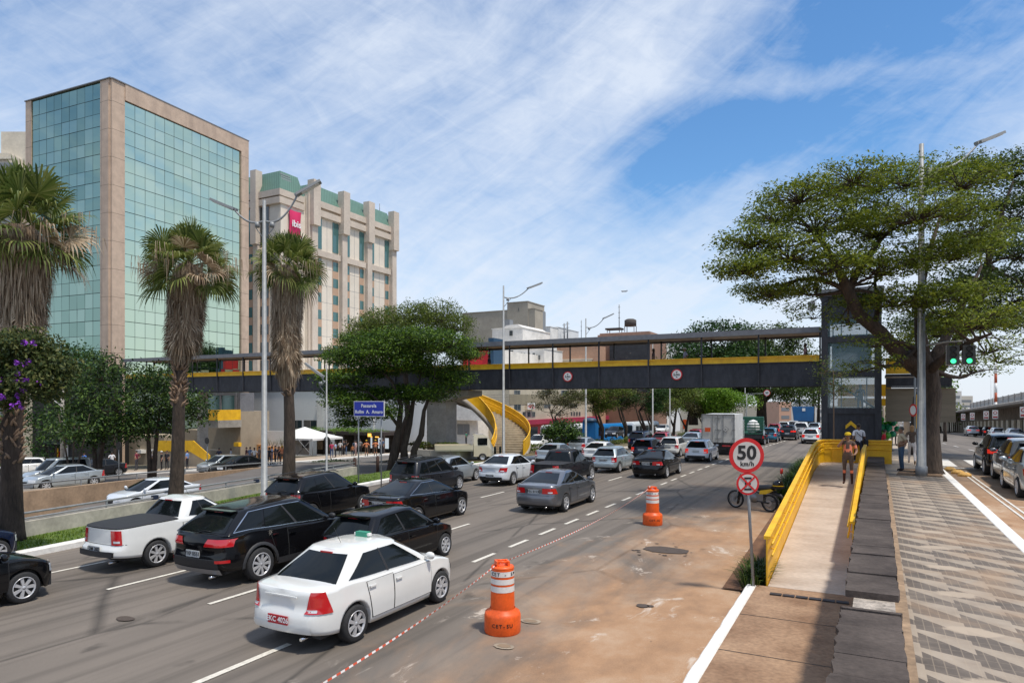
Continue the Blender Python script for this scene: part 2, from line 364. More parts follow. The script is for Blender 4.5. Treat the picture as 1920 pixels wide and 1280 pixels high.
            # B pillar blackout
            g = MB(); m = U[-2]; s.patch(g, s.G, m-.014, m+.014, .11, .9, 1, 4, .0095, sd); s.add('pillar', g, [trim_m])
        # door seams, handles, sill
        xu = lambda x: 2+(x-s.X2)/(s.X3-s.X2)
        xA = s.cab[1]-.42; xB = lerp(s.cab[0], s.cab[1], .47); xC = s.ax_r+.28
        if s.two_door or s.kind == 'pickup' and s.nwin == 1: xC = xB-.25 if s.two_door else s.cab[0]+.12
        if s.kind == 'pickup' : xC = s.cab[0]+.1
        edges = [xA, xB, xC] if not (s.two_door) else [xA, xC]
        for sd in (1, -1):
            for i in range(len(edges)-1):
                xa, xb = edges[i+1], edges[i]; z1 = s.zb((xa+xb)/2)-.03; z0 = s.sill+.1
                d = MB(); up, uq = xu(xa), xu(xb); low = xu(max(xa, s.ax_r+Rw+.04))
                s.patch(d, s.B, (low, up), uq, z0, z1, 8, 8, .004, sd, 1); s.patch(d, s.B, (low+.004, up+.004), uq-.004, z0+.010, z1-.006, 8, 8, .008, sd, 0)
                dn = s.add('door', d, [PAINT, black_m])
                h = MB(); hx = xa+.14; hz = z1-.10; p = s.B(xu(hx), hz, sd, .03); h.box(p, (.022, .17, .028)); h.box(p+Vector((-.01*sd, .075, 0)), (.04, .02, .025)); h.box(p+Vector((-.01*sd, -.075, 0)), (.04, .02, .025))
                s.add('handle', h, [chrome if s.chrome_w else PAINT], dn)
            m = MB(); p = s.G(2.97, .1, sd); m.ball(p+Vector((sd*.12, .0, .07)), (.11, .06, .075), 10, 6); m.box(p+Vector((sd*.03, 0, .02)), (.09, .05, .03)); s.add('mirror', m, [PAINT if not s.cladding else trim_m])
            if s.cladding:
                c = MB()
                for a in (s.ax_r, s.ax_f):
                    arc = [(a-(Rw+.0)*cos(pi*i/14), s.R*.98+(Rw)*sin(pi*i/14)) for i in range(15)]; arc2 = [(a-(Rw+.07)*cos(pi*i/14), s.R*.98+(Rw+.07)*sin(pi*i/14)) for i in range(15)]
                    rows = [[Vector((sd*(s.B(xu(clamp(x, s.X2+.01, s.X3-.01)), z).x+.012), x, z)) for x, z in q] for q in (arc, arc2)]
                    rows.append([p+Vector((-sd*.03, 0, 0)) for p in rows[1]]); c.grid(rows, 0, flip=(sd == -1))
                s.patch(c, s.B, xu(s.ax_r+Rw+.05), xu(s.ax_f-Rw-.05), s.sill+.0, s.sill+.14, 10, 2, .014, sd); s.add('cladding', c, [trim_m])
        # bumper line, rear trim, plate, lamps
        zr1 = s.zb(s.xr0); hatch = s.kind in ('hatch', 'suv', 'van')
        g = MB(); zs = .62 if hatch else .66
        s.patch(g, s.B, 0, 1.25, s.sill+.13, s.sill+.13+(.12 if not s.cladding else .2), 8, 2, .01, both=True); bp = s.add('rear_bumper', g, [trim_m if s.dark_bumper else PAINT])
        g = MB(); s.patch(g, s.B, 0, 1.7, zs, zs+.012, 8, 1, .003, both=True); s.add('bumper_seam', g, [black_m])
        ls = s.lampstyle
        for sd in (1, -1):
            t = MB()
            if s.kind == 'sedan':
                u0, u1, za, zb_ = [((.93, 1.2), (1.95, 1.72), zr1-.34, zr1-.005), ((.82, 1.0), (1.72, 1.92), zr1-.32, zr1-.12), 0, ((.60, .66), (1.85, 1.7), zr1-.27, zr1-.08)][ls]; s.patch(t, s.B, u0, u1, za, zb_, 9, 6, .014, sd, 0); z0 = za-.03
            elif s.kind == 'pickup': s.patch(t, s.B, .88, 1.5, .66, zr1-.03, 6, 5, .014, sd, 0); z0 = .66
            elif s.kind == 'van': s.patch(t, s.B, .95, 1.45, .75, zr1+.0, 6, 5, .014, sd, 0); z0 = .75
            elif ls == 2: s.patch(t, s.B, (.55, .72), (1.9, 2.02), zr1-.24, zr1-.08, 9, 4, .014, sd, 0); z0 = zr1-.24
            else: s.patch(t, s.B, (.98, 1.02), (1.66, 1.74), zr1-.31, zr1-.04, 7, 5, .014, sd, 0); z0 = zr1-.32
            tn = s.add('taillight', t, [lamp_lit if s.brake else lamp_red])
            q = MB(); s.patch(q, s.B, 1.0, 1.4, z0+.05, z0+.1, 4, 2, .018, sd); s.add('lens', q, [lamp_white], tn) if ls != 2 else None
            t = MB(); zf = s.zb(s.xf0-.2); s.patch(t, s.B, 3.35, (4.15, 4.3), zf-.17, zf-.01, 8, 4, .010, sd); s.add('headlight', t, [lamp_white])
        g = MB(); s.patch(g, s.B, 5, 4.35, .42, .58, 6, 3, .008, both=True); s.add('grille', g, [trim_m])
        s.platez = .80 if s.kind == 'sedan' else (.72 if hatch else .56)
        s.platez = s.pz or s.platez
        px = s.B(0, s.platez).y
        g = MB(); g.box((0, px-.012, s.platez), (.42, .02, .14)); s.add('number_plate', g, [plate_m]); s.platey = px-.024
        g = MB(); g.box((0, s.G(0, .93).y-.02, s.G(0, .93).z+(.0)), (.26, .03, .025)); s.add('high_brake_light', g, [lamp_lit if s.brake else lamp_red])
        if s.kind == 'sedan': g = MB(); g.box((0, s.B(0, .88).y-.008, .89), (.7, .022, .022)); s.add('trunk_trim', g, [chrome if s.chrome_w else PAINT])
        if hatch:
            g = MB(); p = s.G(0, .97); g.box((0, p.y-.05, p.z+.01), (s.wt*1.6, .17, .03)); s.add('spoiler', g, [PAINT])
            g = MB(); g.tube([(.0, s.G(0, .13).y-.02, s.G(0, .13).z), (.16, s.G(0, .2).y-.03, s.G(0, .2).z), (.34, s.G(0, .19).y-.025, s.G(0, .19).z)], .007, 5); s.add('rear_wiper', g, [black_m])
        if s.rail:
            for sd in (1, -1):
                g = MB(); g.tube([(sd*(s.wt-.06), s.top[0]+.1, sinterp(s.top[0], s.roof)-.02), (sd*(s.wt-.06), s.top[0]+.25, sinterp(s.top[0], s.roof)+.045), (sd*(s.wt-.06), 0, sinterp(0, s.roof)+.05), (sd*(s.wt-.06), s.top[1]-.2, sinterp(s.top[1]-.2, s.roof)+.03), (sd*(s.wt-.06), s.top[1]-.05, sinterp(s.top[1], s.roof)-.02)], .014, 6); s.add('roof_rail', g, [trim_m])
        if s.kind == 'pickup':
            s.add('bed_cover', s.bedcover, [trim_m])
            g = MB(); s.patch(g, s.B, 0, 1.2, s.sill+.14, s.sill+.26, 6, 1, .05, both=True); s.add('step', g, [trim_m])
        g = MB(); g.tube([(s.w*.55, s.xr0+.25, .25), (s.w*.55, s.xr0+.03, .25)], .028, 8); s.add('exhaust', g, [chrome])
        g = MB(); g.tube([(0, s.top[1]-.25 if s.kind != 'sedan' else s.top[0]+.3, s.roof[1][1]-.02), (0, (s.top[1]-.25 if s.kind != 'sedan' else s.top[0]+.3)-.18, s.roof[1][1]+.28)], .005, 4); s.add('antenna', g, [black_m])
        # wheels
        R = s.R; wy = s.w-.105
        ty = MB(); ty.lathe([(R*.66, -.10), (R*.9, -.108), (R*.985, -.085), (R, -.04), (R, .04), (R*.985, .085), (R*.9, .108), (R*.66, .10)], axis='x', n=28, caps=False)
        tm = ty.mesh('wheel', [rubber]); rm = s.rim(R*.7); rm2 = rm.copy()
        for sd in (1, -1):
            for a in (s.ax_r, s.ax_f):
                wn = s.add('wheel', None, None, 0, (sd*wy, a, R), tm); s.add('rim', None, None, wn, (0, 0, 0) if sd == 1 else (0, 0, 0), rm)
    def rim(s, r):
        m = MB()
        for sd in (1, -1):
            m.lathe([(r*.98, sd*.04), (r*1.0, sd*.104), (r*.93, sd*.108), (r*.9, sd*.06)], axis='x', n=28, k=0, caps=False)
            m.lathe([(r*.92, sd*.035), (.01, sd*.035)], axis='x', n=20, k=1, caps=False)
            m.lathe([(.055, sd*.04), (.055, sd*.092), (.0, sd*.096)], axis='x', n=12, k=0, caps=False)
            for i in range(s.spokes):
                a = 2*pi*i/s.spokes; d = Vector((0, cos(a), sin(a))); e = Vector((0, -sin(a), cos(a))); x = sd*.095; w1, w2 = .022, .034 if s.spokes > 6 else .045
                p0 = d*.04; p1 = d*r*.94; vs = [Vector((x, 0, 0))+p0-e*w1, Vector((x, 0, 0))+p0+e*w1, Vector((x, 0, 0))+p1+e*w2, Vector((x, 0, 0))+p1-e*w2]; vs += [q-Vector((sd*.035, 0, 0)) for q in vs]
                m.add(vs, [(0, 1, 2, 3), (4, 7, 6, 5), (0, 3, 7, 4), (1, 5, 6, 2)], 0)
        return m.mesh('rim', [alloy, black_m])
_pm = {}
def painted(me, paint):
    if not any(m == PAINT for m in me.materials): return me
    key = (me.name, paint.name)
    if key not in _pm:
        c = me.copy(); 
        for i, m in enumerate(c.materials):
            if m == PAINT: c.materials[i] = paint
        _pm[key] = c
    return _pm[key]
def place_car(model, paint, label, cat='car', group='cars queuing on the avenue', loc=(0, 0, 0), rz=ROT, plate=None, name='parked_car', yaw=0., redplate=False, lod=0):
    name = {'car': 'car', 'pickup': 'pickup_truck', 'SUV': 'suv', 'taxi': 'taxi', 'van': 'van', 'minivan': 'minivan'}.get(cat, name)
    root = thing(name, label, cat, loc, rz+yaw, group); objs = []
    skip = ('handle', 'lens', 'rear_wiper', 'antenna', 'bumper_seam', 'exhaust', 'trunk_trim', 'window_trim') if lod else ()
    for nm, me, par, pl in model.parts:
        if nm in skip: objs.append(None); continue
        mm = painted(me, paint)
        if redplate and nm == 'number_plate': mm = me.copy(); mm.materials[0] = plate_red
        o = bpy.data.objects.new(nm, mm); C.objects.link(o); o.parent = root if par == 0 else objs[par-1]; o.location = pl; objs.append(o)
    if plate:
        pn = [o for o in objs if o and o.name.startswith('number_plate')][0]
        lettering('plate_lettering', plate, .115, ink_w if redplate else ink, pn, (0, model.platey-.002, model.platez), (pi/2, 0, 0), .001, .002)
    return root
def P_at(px, py, z): Y = 1280*(HC-z)/(py-753); return ((px-960)/1280*Y, Y)
def car_at(model, paint, label, px, py, which='RR', z=0., yaw=0., **k):
    """stand a car so that one of its wheels touches the road at a surveyed point"""
    X, Y = P_at(px, py, z); a = model.ax_r if which[0] == 'R' else model.ax_f; sd = 1 if which[1] == 'R' else -1
    d = Vector((sd*(model.w-.02), a, 0)); r = Matrix.Rotation(ROT+yaw, 3, 'Z')@d
    zc = z
    return place_car(model, paint, label, loc=(X-r.x, Y-r.y, zc), yaw=yaw, **k)
SEDAN = Car(dark_bumper=False, pz=.52, L=4.27, w=.85, wb=2.55, fo=.80, belt=((-2.13, .98), (-1.4, 1.0), (-.6, .97), (.75, .93), (1.25, .90), (1.75, .80), (2.13, .66)), roof=((-1.25, 1.40), (-.4, 1.485), (.3, 1.49), (1., 1.42)), cab=(-1.62, 1.40), top=(-.95, .38), wt=.575, rear=((.2, .10), (.4, .0), (.62, .02), (.68, .07), (.95, .07), (1.05, .12)))
SEDAN2 = Car(L=4.55, w=.885, wb=2.68, fo=.86, R=.325, belt=((-2.27, 1.0), (-1.5, 1.03), (-.6, .98), (.75, .92), (1.35, .88), (1.9, .77), (2.27, .60)), roof=((-1.2, 1.34), (-.5, 1.43), (.2, 1.45), (1., 1.36)), cab=(-1.85, 1.55), top=(-.78, .32), wt=.56, chrome_w=True, spokes=5, rear=((.2, .12), (.4, .0), (.62, .01), (.70, .06), (.98, .05), (1.05, .10)), lampstyle=3, dark_bumper=False)
ONIX = Car(pz=.50, L=4.27, w=.865, wb=2.53, fo=.84, R=.31, belt=((-2.13, 1.02), (-1.4, 1.03), (-.6, .97), (.75, .92), (1.3, .88), (1.8, .76), (2.13, .62)), roof=((-1.2, 1.39), (-.4, 1.47), (.3, 1.48), (1., 1.4)), cab=(-1.72, 1.40), top=(-.9, .35), wt=.565, lampstyle=1, rear=((.2, .10), (.4, .0), (.6, .02), (.75, .07), (.98, .05), (1.05, .10)))
HATCH = Car(dark_bumper=False, L=3.85, w=.82, wb=2.45, fo=.75, R=.295, kind='hatch', belt=((-1.92, .93), (-.6, .93), (.6, .90), (1.05, .87), (1.55, .75), (1.92, .60)), roof=((-1.5, 1.38), (-.5, 1.46), (.2, 1.46), (.8, 1.38)), cab=(-1.86, 1.22), top=(-1.42, .28), wt=.565, rear=((.2, .10), (.4, .0), (.58, .01), (.64, .06), (.95, .08)))
HATCHB = Car(L=3.95, w=.84, wb=2.48, fo=.78, R=.30, kind='hatch', brake=True, belt=((-1.97, .93), (-.6, .93), (.6, .90), (1.05, .87), (1.55, .75), (1.97, .60)), roof=((-1.5, 1.42), (-.5, 1.52), (.2, 1.52), (.8, 1.42)), cab=(-1.90, 1.22), top=(-1.5, .25), wt=.575, rear=((.2, .10), (.4, .0), (.58, .01), (.64, .06), (.95, .08)))
GOL = Car(dark_bumper=False, L=3.9, w=.82, wb=2.46, fo=.76, R=.295, kind='hatch', two_door=True, belt=((-1.95, .95), (-.6, .92), (.6, .88), (1.05, .85), (1.55, .73), (1.95, .60)), roof=((-1.3, 1.33), (-.5, 1.42), (.2, 1.42), (.8, 1.34)), cab=(-1.84, 1.18), top=(-1.25, .28), wt=.56, rear=((.2, .10), (.4, .0), (.58, .01), (.64, .05), (.95, .07)))
DUSTER = Car(L=4.2, w=.90, wb=2.66, fo=.80, R=.335, kind='suv', nwin=3, rail=True, belt=((-2.1, 1.06), (-.6, 1.04), (.7, 1.02), (1.15, 1.0), (1.75, .90), (2.1, .72)), roof=((-1.6, 1.54), (-.5, 1.62), (.2, 1.62), (.8, 1.53)), cab=(-2.02, 1.28), top=(-1.6, .35), wt=.61, sill=.27, rear=((.25, .10), (.4, .0), (.62, .01), (.7, .06), (1.05, .08)))
SANTA = Car(L=4.7, w=.94, wb=2.70, fo=.93, R=.37, kind='suv', nwin=3, cladding=True, chrome_w=True, brake=False, lampstyle=2, spokes=9, belt=((-2.35, 1.13), (-1.6, 1.16), (-.6, 1.10), (.8, 1.03), (1.35, 1.0), (2.0, .88), (2.35, .70)), roof=((-1.7, 1.56), (-.6, 1.68), (.2, 1.68), (.9, 1.58)), cab=(-2.22, 1.5), top=(-1.58, .42), wt=.62, sill=.29, rear=((.25, .16), (.45, .02), (.62, .0), (.74, .04), (.95, .03), (1.15, .10)))
ZAFIRA = Car(L=4.33, w=.87, wb=2.70, fo=.82, R=.31, kind='suv', nwin=3, rail=True, belt=((-2.16, .98), (-.6, .96), (.8, .93), (1.3, .90), (1.8, .78), (2.16, .62)), roof=((-1.8, 1.56), (-.6, 1.63), (.2, 1.62), (.9, 1.50)), cab=(-2.08, 1.5), top=(-1.78, .45), wt=.62, rear=((.25, .10), (.4, .0), (.62, .01), (.7, .06), (1.05, .08)))
MONTANA = Car(L=4.5, w=.86, wb=2.67, fo=.82, R=.325, kind='pickup', nwin=2, belt=((-2.25, 1.03), (-1.4, 1.06), (-.3, 1.08), (.75, .97), (1.2, .92), (1.8, .8), (2.25, .64)), roof=((-.5, 1.52), (0, 1.57), (.5, 1.56), (1.1, 1.46)), cab=(-.62, 1.50), top=(-.28, .52), wt=.585, sill=.26, two_door=True, rear=((.2, .0), (.42, -.04), (.6, -.02), (.64, .06), (1.0, .06)))
HILUX = Car(L=4.95, w=.9, wb=3.0, fo=.86, R=.36, kind='pickup', nwin=2, spokes=5, belt=((-2.47, 1.08), (-1., 1.08), (.2, 1.08), (.95, 1.05), (1.4, 1.02), (2.1, .95), (2.47, .75)), roof=((-.8, 1.62), (0, 1.70), (.5, 1.69), (1.1, 1.58)), cab=(-.85, 1.62), top=(-.62, .65), wt=.62, sill=.36, cladding=True, rear=((.2, .0), (.42, -.04), (.6, -.02), (.64, .05), (1.0, .05)))
# ------------------------------------------------ people
skin_l = mat('light skin', (.42, .23, .16), .55); skin_d = mat('brown skin', (.16, .08, .05), .55); skin_m = mat('tan skin', (.27, .145, .09), .55)
hair_m = mat('dark hair', (.015, .011, .009), .6); hair_b = mat('fair hair', (.30, .17, .07), .6); hair_g = mat('grey hair', (.09, .085, .08), .6)
_cl = {}
def cloth(c, n=None):
    k = tuple(c)
    if k not in _cl: _cl[k] = mat(n or 'cloth %d' % len(_cl), c, .85, noise=(14, .16), bump=(22, .5, .02))
    return _cl[k]
def skin_mesh(verts, edges, radii, levels, root=0):
    me = bpy.data.meshes.new('sk'); me.from_pydata(verts, edges, []); o = bpy.data.objects.new('sk', me); C.objects.link(o)
    m = o.modifiers.new('s', 'SKIN'); m.use_smooth_shade = True
    for i, r in enumerate(radii):
        sv = me.skin_vertices[0].data[i]; sv.radius = r if isinstance(r, tuple) else (r, r); sv.use_root = (i == root)
    if levels: b = o.modifiers.new('b', 'SUBSURF'); b.levels = levels; b.render_levels = levels
    dg = bpy.context.evaluated_depsgraph_get(); out = bpy.data.meshes.new_from_object(o.evaluated_get(dg)); bpy.data.objects.remove(o); bpy.data.meshes.remove(me); return out
JN = ['pelvis', 'belly', 'chest', 'neckb', 'neck', 'chin', 'head', 'crown', 'shl', 'ell', 'wrl', 'hdl', 'shr', 'elr', 'wrr', 'hdr', 'hipl', 'knl', 'anl', 'tol', 'hipr', 'knr', 'anr', 'tor']
BASE = dict(pelvis=(0, 0, .95), belly=(0, .01, 1.10), chest=(0, .0, 1.30), neckb=(0, -.01, 1.43), neck=(0, 0, 1.50), chin=(0, .015, 1.57), head=(0, .012, 1.64), crown=(0, 0, 1.71),
            shl=(-.19, -.01, 1.40), ell=(-.25, -.03, 1.12), wrl=(-.25, .05, .89), hdl=(-.25, .07, .80), shr=(.19, -.01, 1.40), elr=(.25, -.03, 1.12), wrr=(.25, .05, .89), hdr=(.25, .07, .80),
            hipl=(-.10, 0, .90), knl=(-.11, .01, .50), anl=(-.12, -.03, .09), tol=(-.13, .13, .035), hipr=(.10, 0, .90), knr=(.11, .01, .50), anr=(.12, -.03, .09), tor=(.13, .13, .035))
RAD = dict(pelvis=(.155, .12), belly=(.145, .115), chest=(.165, .12), neckb=(.09, .075), neck=.055, chin=(.062, .072), head=(.078, .098), crown=(.055, .07), shl=.068, ell=.045, wrl=.03, hdl=(.022, .042), shr=.068, elr=.045, wrr=.03, hdr=(.022, .042),
           hipl=.09, knl=.058, anl=.042, tol=.036, hipr=.09, knr=.058, anr=.042, tor=.036)
EDG = [('pelvis', 'belly'), ('belly', 'chest'), ('chest', 'neckb'), ('neckb', 'neck'), ('neck', 'chin'), ('chin', 'head'), ('head', 'crown'), ('neckb', 'shl'), ('shl', 'ell'), ('ell', 'wrl'), ('wrl', 'hdl'), ('neckb', 'shr'), ('shr', 'elr'), ('elr', 'wrr'), ('wrr', 'hdr'),
       ('pelvis', 'hipl'), ('hipl', 'knl'), ('knl', 'anl'), ('anl', 'tol'), ('pelvis', 'hipr'), ('hipr', 'knr'), ('knr', 'anr'), ('anr', 'tor')]
POSES = dict(stand={}, walk=dict(knl=(-.10, .16, .52), anl=(-.11, .26, .12), tol=(-.11, .42, .09), knr=(.1, -.05, .50), anr=(.1, -.34, .16), tor=(.1, -.22, .05), ell=(-.25, -.14, 1.15), wrl=(-.24, -.08, .92), hdl=(-.24, -.04, .84), elr=(.25, .06, 1.13), wrr=(.23, .22, .98), hdr=(.22, .29, .93)),
             hips=dict(ell=(-.36, -.12, 1.18), wrl=(-.20, .05, 1.05), hdl=(-.15, .10, 1.03), elr=(.36, -.12, 1.18), wrr=(.20, .05, 1.05), hdr=(.15, .10, 1.03)),
             phone=dict(ell=(-.25, .05, 1.14), wrl=(-.16, .22, 1.32), hdl=(-.11, .24, 1.40), elr=(.25, .05, 1.14), wrr=(.12, .22, 1.32), hdr=(.08, .24, 1.40)),
             pocket=dict(elr=(.29, -.13, 1.14), wrr=(.20, .0, .96), hdr=(.18, .04, .90), ell=(-.27, -.1, 1.13), wrl=(-.2, .03, .97), hdl=(-.18, .07, .9)),
             handup=dict(elr=(.30, .14, 1.26), wrr=(.14, .18, 1.50), hdr=(.08, .16, 1.58), ell=(-.27, .02, 1.12), wrl=(-.22, .2, 1.02), hdl=(-.18, .26, 1.02), head=(0, .05, 1.63), chin=(0, .05, 1.555), crown=(0, .04, 1.70)),
             sit=dict(pelvis=(0, -.0, .48), belly=(0, .02, .63), chest=(0, .06, .83), neckb=(0, .08, .96), neck=(0, .1, 1.03), chin=(0, .12, 1.10), head=(0, .12, 1.17), crown=(0, .11, 1.24), shl=(-.19, .07, .93), shr=(.19, .07, .93), ell=(-.24, .1, .66), elr=(.24, .1, .66), wrl=(-.16, .32, .62), wrr=(.16, .32, .62), hdl=(-.1, .38, .62), hdr=(.1, .38, .62), hipl=(-.1, .05, .47), hipr=(.1, .05, .47), knl=(-.12, .44, .48), knr=(.12, .44, .48), anl=(-.12, .42, .09), anr=(.12, .42, .09), tol=(-.12, .58, .035), tor=(.12, .58, .035)))
def person(label, loc, face, top, legs, pose='stand', skin=None, hair=None, h=1.72, shoes=(.03, .02, .02), sleeves='short', shorts=False, hat=None, group=None, detail=1, bands=None, longhair=False, slim=1.):
    """one continuous skinned body; clothing by region; hands with fingers"""
    J = {k: list(v) for k, v in BASE.items()}
    for k, v in POSES[pose].items(): J[k] = list(v)
    rr = random.Random(hash(label) % 9999 if False else len(label)*7+int(loc[0]*10)); k = h/1.74
    vs = [tuple(c*k for c in J[n]) for n in JN]; ix = {n: i for i, n in enumerate(JN)}
    rad = []
    for n in JN:
        r = RAD[n]; f = .98*k*(slim if n in ('pelvis', 'belly', 'chest') else 1.)
        rad.append((r[0]*f, r[1]*f) if isinstance(r, tuple) else (r*f, r*f))
    me = skin_mesh(vs, [(ix[a], ix[b]) for a, b in EDG], rad, 2 if detail else 1, 0)
    skin = skin or skin_m
    m_top, m_leg, m_shoe = cloth(top), cloth(legs), cloth(shoes)
    for m in (skin, m_top, m_leg, m_shoe, cloth(bands) if bands else m_top): me.materials.append(m)
    bones = []
    V = {n: Vector(J[n])*k for n in JN}
    for a, b in EDG: bones.append((V[a], V[b], a, b))
    for p in me.polygons:
        c = p.center; best = None; bd = 9
        for a, b, na, nb in bones:
            ab = b-a; q = clamp((c-a).dot(ab)/max(ab.length_squared, 1e-9)); d = (a+ab*q-c).length
            if d < bd: bd = d; best = (na, nb, q)
        na, nb, q = best; mi = 1
        if nb in ('chin', 'head', 'crown') or (nb == 'neck' and q > .3): mi = 0
        elif nb in ('hdl', 'hdr'): mi = 0
        elif nb in ('wrl', 'wrr'): mi = 0 if sleeves in ('short', 'none') else (1 if q < .93 else 0)
        elif nb in ('ell', 'elr'): mi = (0 if q > .72 else 1) if sleeves == 'short' else 1
        elif nb in ('belly',): mi = 2 if q < .1 else 1
        elif nb in ('hipl', 'hipr', 'knl', 'knr'): mi = 2
        elif nb in ('anl', 'anr'): mi = 2 if not shorts or q < .15 else 0
        elif nb in ('tol', 'tor'): mi = 3
        if nb in ('belly',) and c.z < V['pelvis'].z+.02: mi = 2
        if nb in ('anl', 'anr') and q > .93: mi = 3
        if bands:
            if mi == 1 and nb in ('chest', 'belly', 'neckb') and (abs(c.z-V['chest'].z+.13*k) < .05*k or (abs(abs(c.x)-.1*k) < .03*k and c.z > V['chest'].z-.08)): mi = 4
            if mi == 1 and nb in ('ell', 'elr') and .3 < q < .6: mi = 4
            if nb in ('anl', 'anr') and .08 < q < .32: mi = 4
            elif nb in ('anl', 'anr') and q >= .32: mi = 3
        p.material_index = mi; p.use_smooth = True
    root = thing('person', label, 'person', loc, face, group)
    body = link('body', me, root)
    # head: hair, face features
    hd = V['head']; cr = V['crown']; mb = MB()
    hm = hair or hair_m
    mb.ball(hd+Vector((0, -.018, .028))*k, (.088*k, .103*k, .092*k), 14, 8)
    if longhair: mb.ball(hd+Vector((0, -.055, -.08))*k, (.088*k, .06*k, .14*k), 12, 8)
    keep = MB()
    for f in mb.f:                                  # cut the face opening out of the hair
        c = sum((Vector(mb.v[i]) for i in f), Vector())/4-hd
        if not (c.y > .035*k and c.z < .055*k) and c.z > (-.20 if longhair else -.035)*k: keep.f.append(f)
    keep.v = mb.v; keep.m = [0]*len(keep.f); keep.sm = [True]*len(keep.f); keep.build('hair', hm, root)
    f = MB(); fy = hd.y+.082*k
    f.ball((hd.x, fy+.012*k, hd.z-.018*k), (.012*k, .018*k, .022*k), 8, 5)
    for sd in (-1, 1): f.ball((hd.x+sd*.08*k, hd.y-.005, hd.z-.01*k), (.012*k, .02*k, .03*k), 6, 4)
    f.build('nose_and_ears', skin, root)
    e = MB()
    for sd in (-1, 1): e.ball((hd.x+sd*.03*k, fy-.004, hd.z+.008*k), (.012*k, .012*k, .007*k), 6, 4)
    e.box((hd.x, fy-.006, hd.z-.05*k), (.045*k, .02*k, .009*k)); e.build('eyes_and_mouth', hair_m, root)
    if detail:
        hm2 = MB()
        for sd, hn, wn in ((-1, 'hdl', 'wrl'), (1, 'hdr', 'wrr')):
            d = (V[hn]-V[wn]).normalized(); side = Vector((0, 1, 0)); side = (side-d*side.dot(d)).normalized() if abs(d.y) < .9 else Vector((1, 0, 0)); cu = d.cross(side)*sd
            for i in range(4):
                o = V[hn]+side*(i-1.5)*.018*k; l = (.072, .085, .08, .062)[i]*k
                hm2.tube([o, o+d*l*.5, o+d*l*.85+cu*.02*k], [.009*k, .0085*k, .006*k], 6)
            o = V[wn]+d*.03*k+side*.03*k; hm2.tube([o, o+(d+side).normalized()*.045*k, o+d*.07*k+side*.045*k], [.011*k, .01*k, .007*k], 6)
        hm2.build('fingers', skin, root)
    if hat:
        col, kind = hat; hb = MB(); t = hd+Vector((0, -.01, .045))*k
        hb.lathe([(.102*k, -.01), (.105*k, .02), (.095*k, .06), (.06*k, .09), (.01, .10)], t, 16)
        if kind == 'cap': hb.box(t+Vector((0, .12, .0))*k, (.13*k, .12*k, .012))
        if kind == 'brim': hb.lathe([(.10*k, .0), (.15*k, -.006), (.15*k, .004), (.10*k, .012)], t, 18, caps=False)
        hb.build('hat' if kind != 'helmet' else 'helmet', cloth(col), root)
    return root
# ------------------------------------------------ trees and plants
L_rain = leafmat('yellow green fine leaves', ((.045, .075, .008), (.125, .17, .014), (.25, .29, .03)), .38)
L_rain2 = leafmat('dark green fine leaves', ((.02, .04, .008), (.05, .085, .014), (.085, .13, .02)), .3)
L_dark = leafmat('deep green leaves', ((.010, .030, .006), (.022, .062, .010), (.05, .12, .014)), .25)
L_fresh = leafmat('fresh green leaves', ((.05, .12, .01), (.13, .25, .015), (.22, .36, .03)), .4)
L_olive = leafmat('olive leaves', ((.04, .065, .01), (.10, .14, .02), (.19, .23, .035)), .33)
L_fic = leafmat('glossy ficus leaves', ((.008, .022, .005), (.025, .06, .010), (.10, .16, .025)), .2)
L_mix = leafmat('brownish green leaves', ((.03, .03, .012), (.06, .07, .02), (.12, .10, .035)), .3)
purple = mat('purple petals', (.22, .03, .42), .6)
def leaf_add(mb, p, n, sz, rnd, asp=.45, k=0):
    a = n.orthogonal().normalized(); q = rnd.random()*6.283; b = n.cross(a); u = (a*cos(q)+b*sin(q))*sz; w = (b*cos(q)-a*sin(q))*sz*asp
    mb.v += [tuple(p-u*.5), tuple(p+w*.5-u*.05), tuple(p+u*.5), tuple(p-w*.5-u*.05)]; o = len(mb.v)-4; mb.f.append((o, o+1, o+2, o+3)); mb.m.append(k); mb.sm.append(False)
def clump(mb, c, r, n, sz, rnd, flat=.5, k=0, asp=.45, shell=.35, up=.5):
    """leaves through a clump's volume, denser outside, top leaves facing up"""
    c = Vector(c); r = Vector(r) if not isinstance(r, (int, float)) else Vector((r, r, r))
    for i in range(n):
        z = rnd.uniform(-1, 1); q = rnd.random()*6.283; s_ = sqrt(max(0, 1-z*z)); d = Vector((s_*cos(q), s_*sin(q), z)); rad = rnd.random()**shell
        p = c+Vector((d.x*r.x, d.y*r.y, d.z*r.z))*rad
        nrm = Vector((rnd.gauss(0, .5)+d.x*.4, rnd.gauss(0, .5)+d.y*.4, rnd.gauss(0, .4)+up)); leaf_add(mb, p, nrm.normalized() if nrm.length > .01 else Vector((0, 0, 1)), sz*rnd.uniform(.6, 1.35), rnd, asp, k)
def limb(mb, a, b, r0, r1, rnd, sag=.12, n=5, k=0):
    a = Vector(a); b = Vector(b); d = b-a; side = d.orthogonal().normalized()*rnd.uniform(-1, 1)*d.length*sag; up = Vector((0, 0, 1))*d.length*rnd.uniform(-.02, sag)
    pts = [a+d*t+side*sin(pi*t)+up*sin(pi*t) for t in [i/n for i in range(n+1)]]
    mb.tube(pts, [lerp(r0, r1, (i/n)**.8) for i in range(n+1)], 7, k, caps=False); return pts
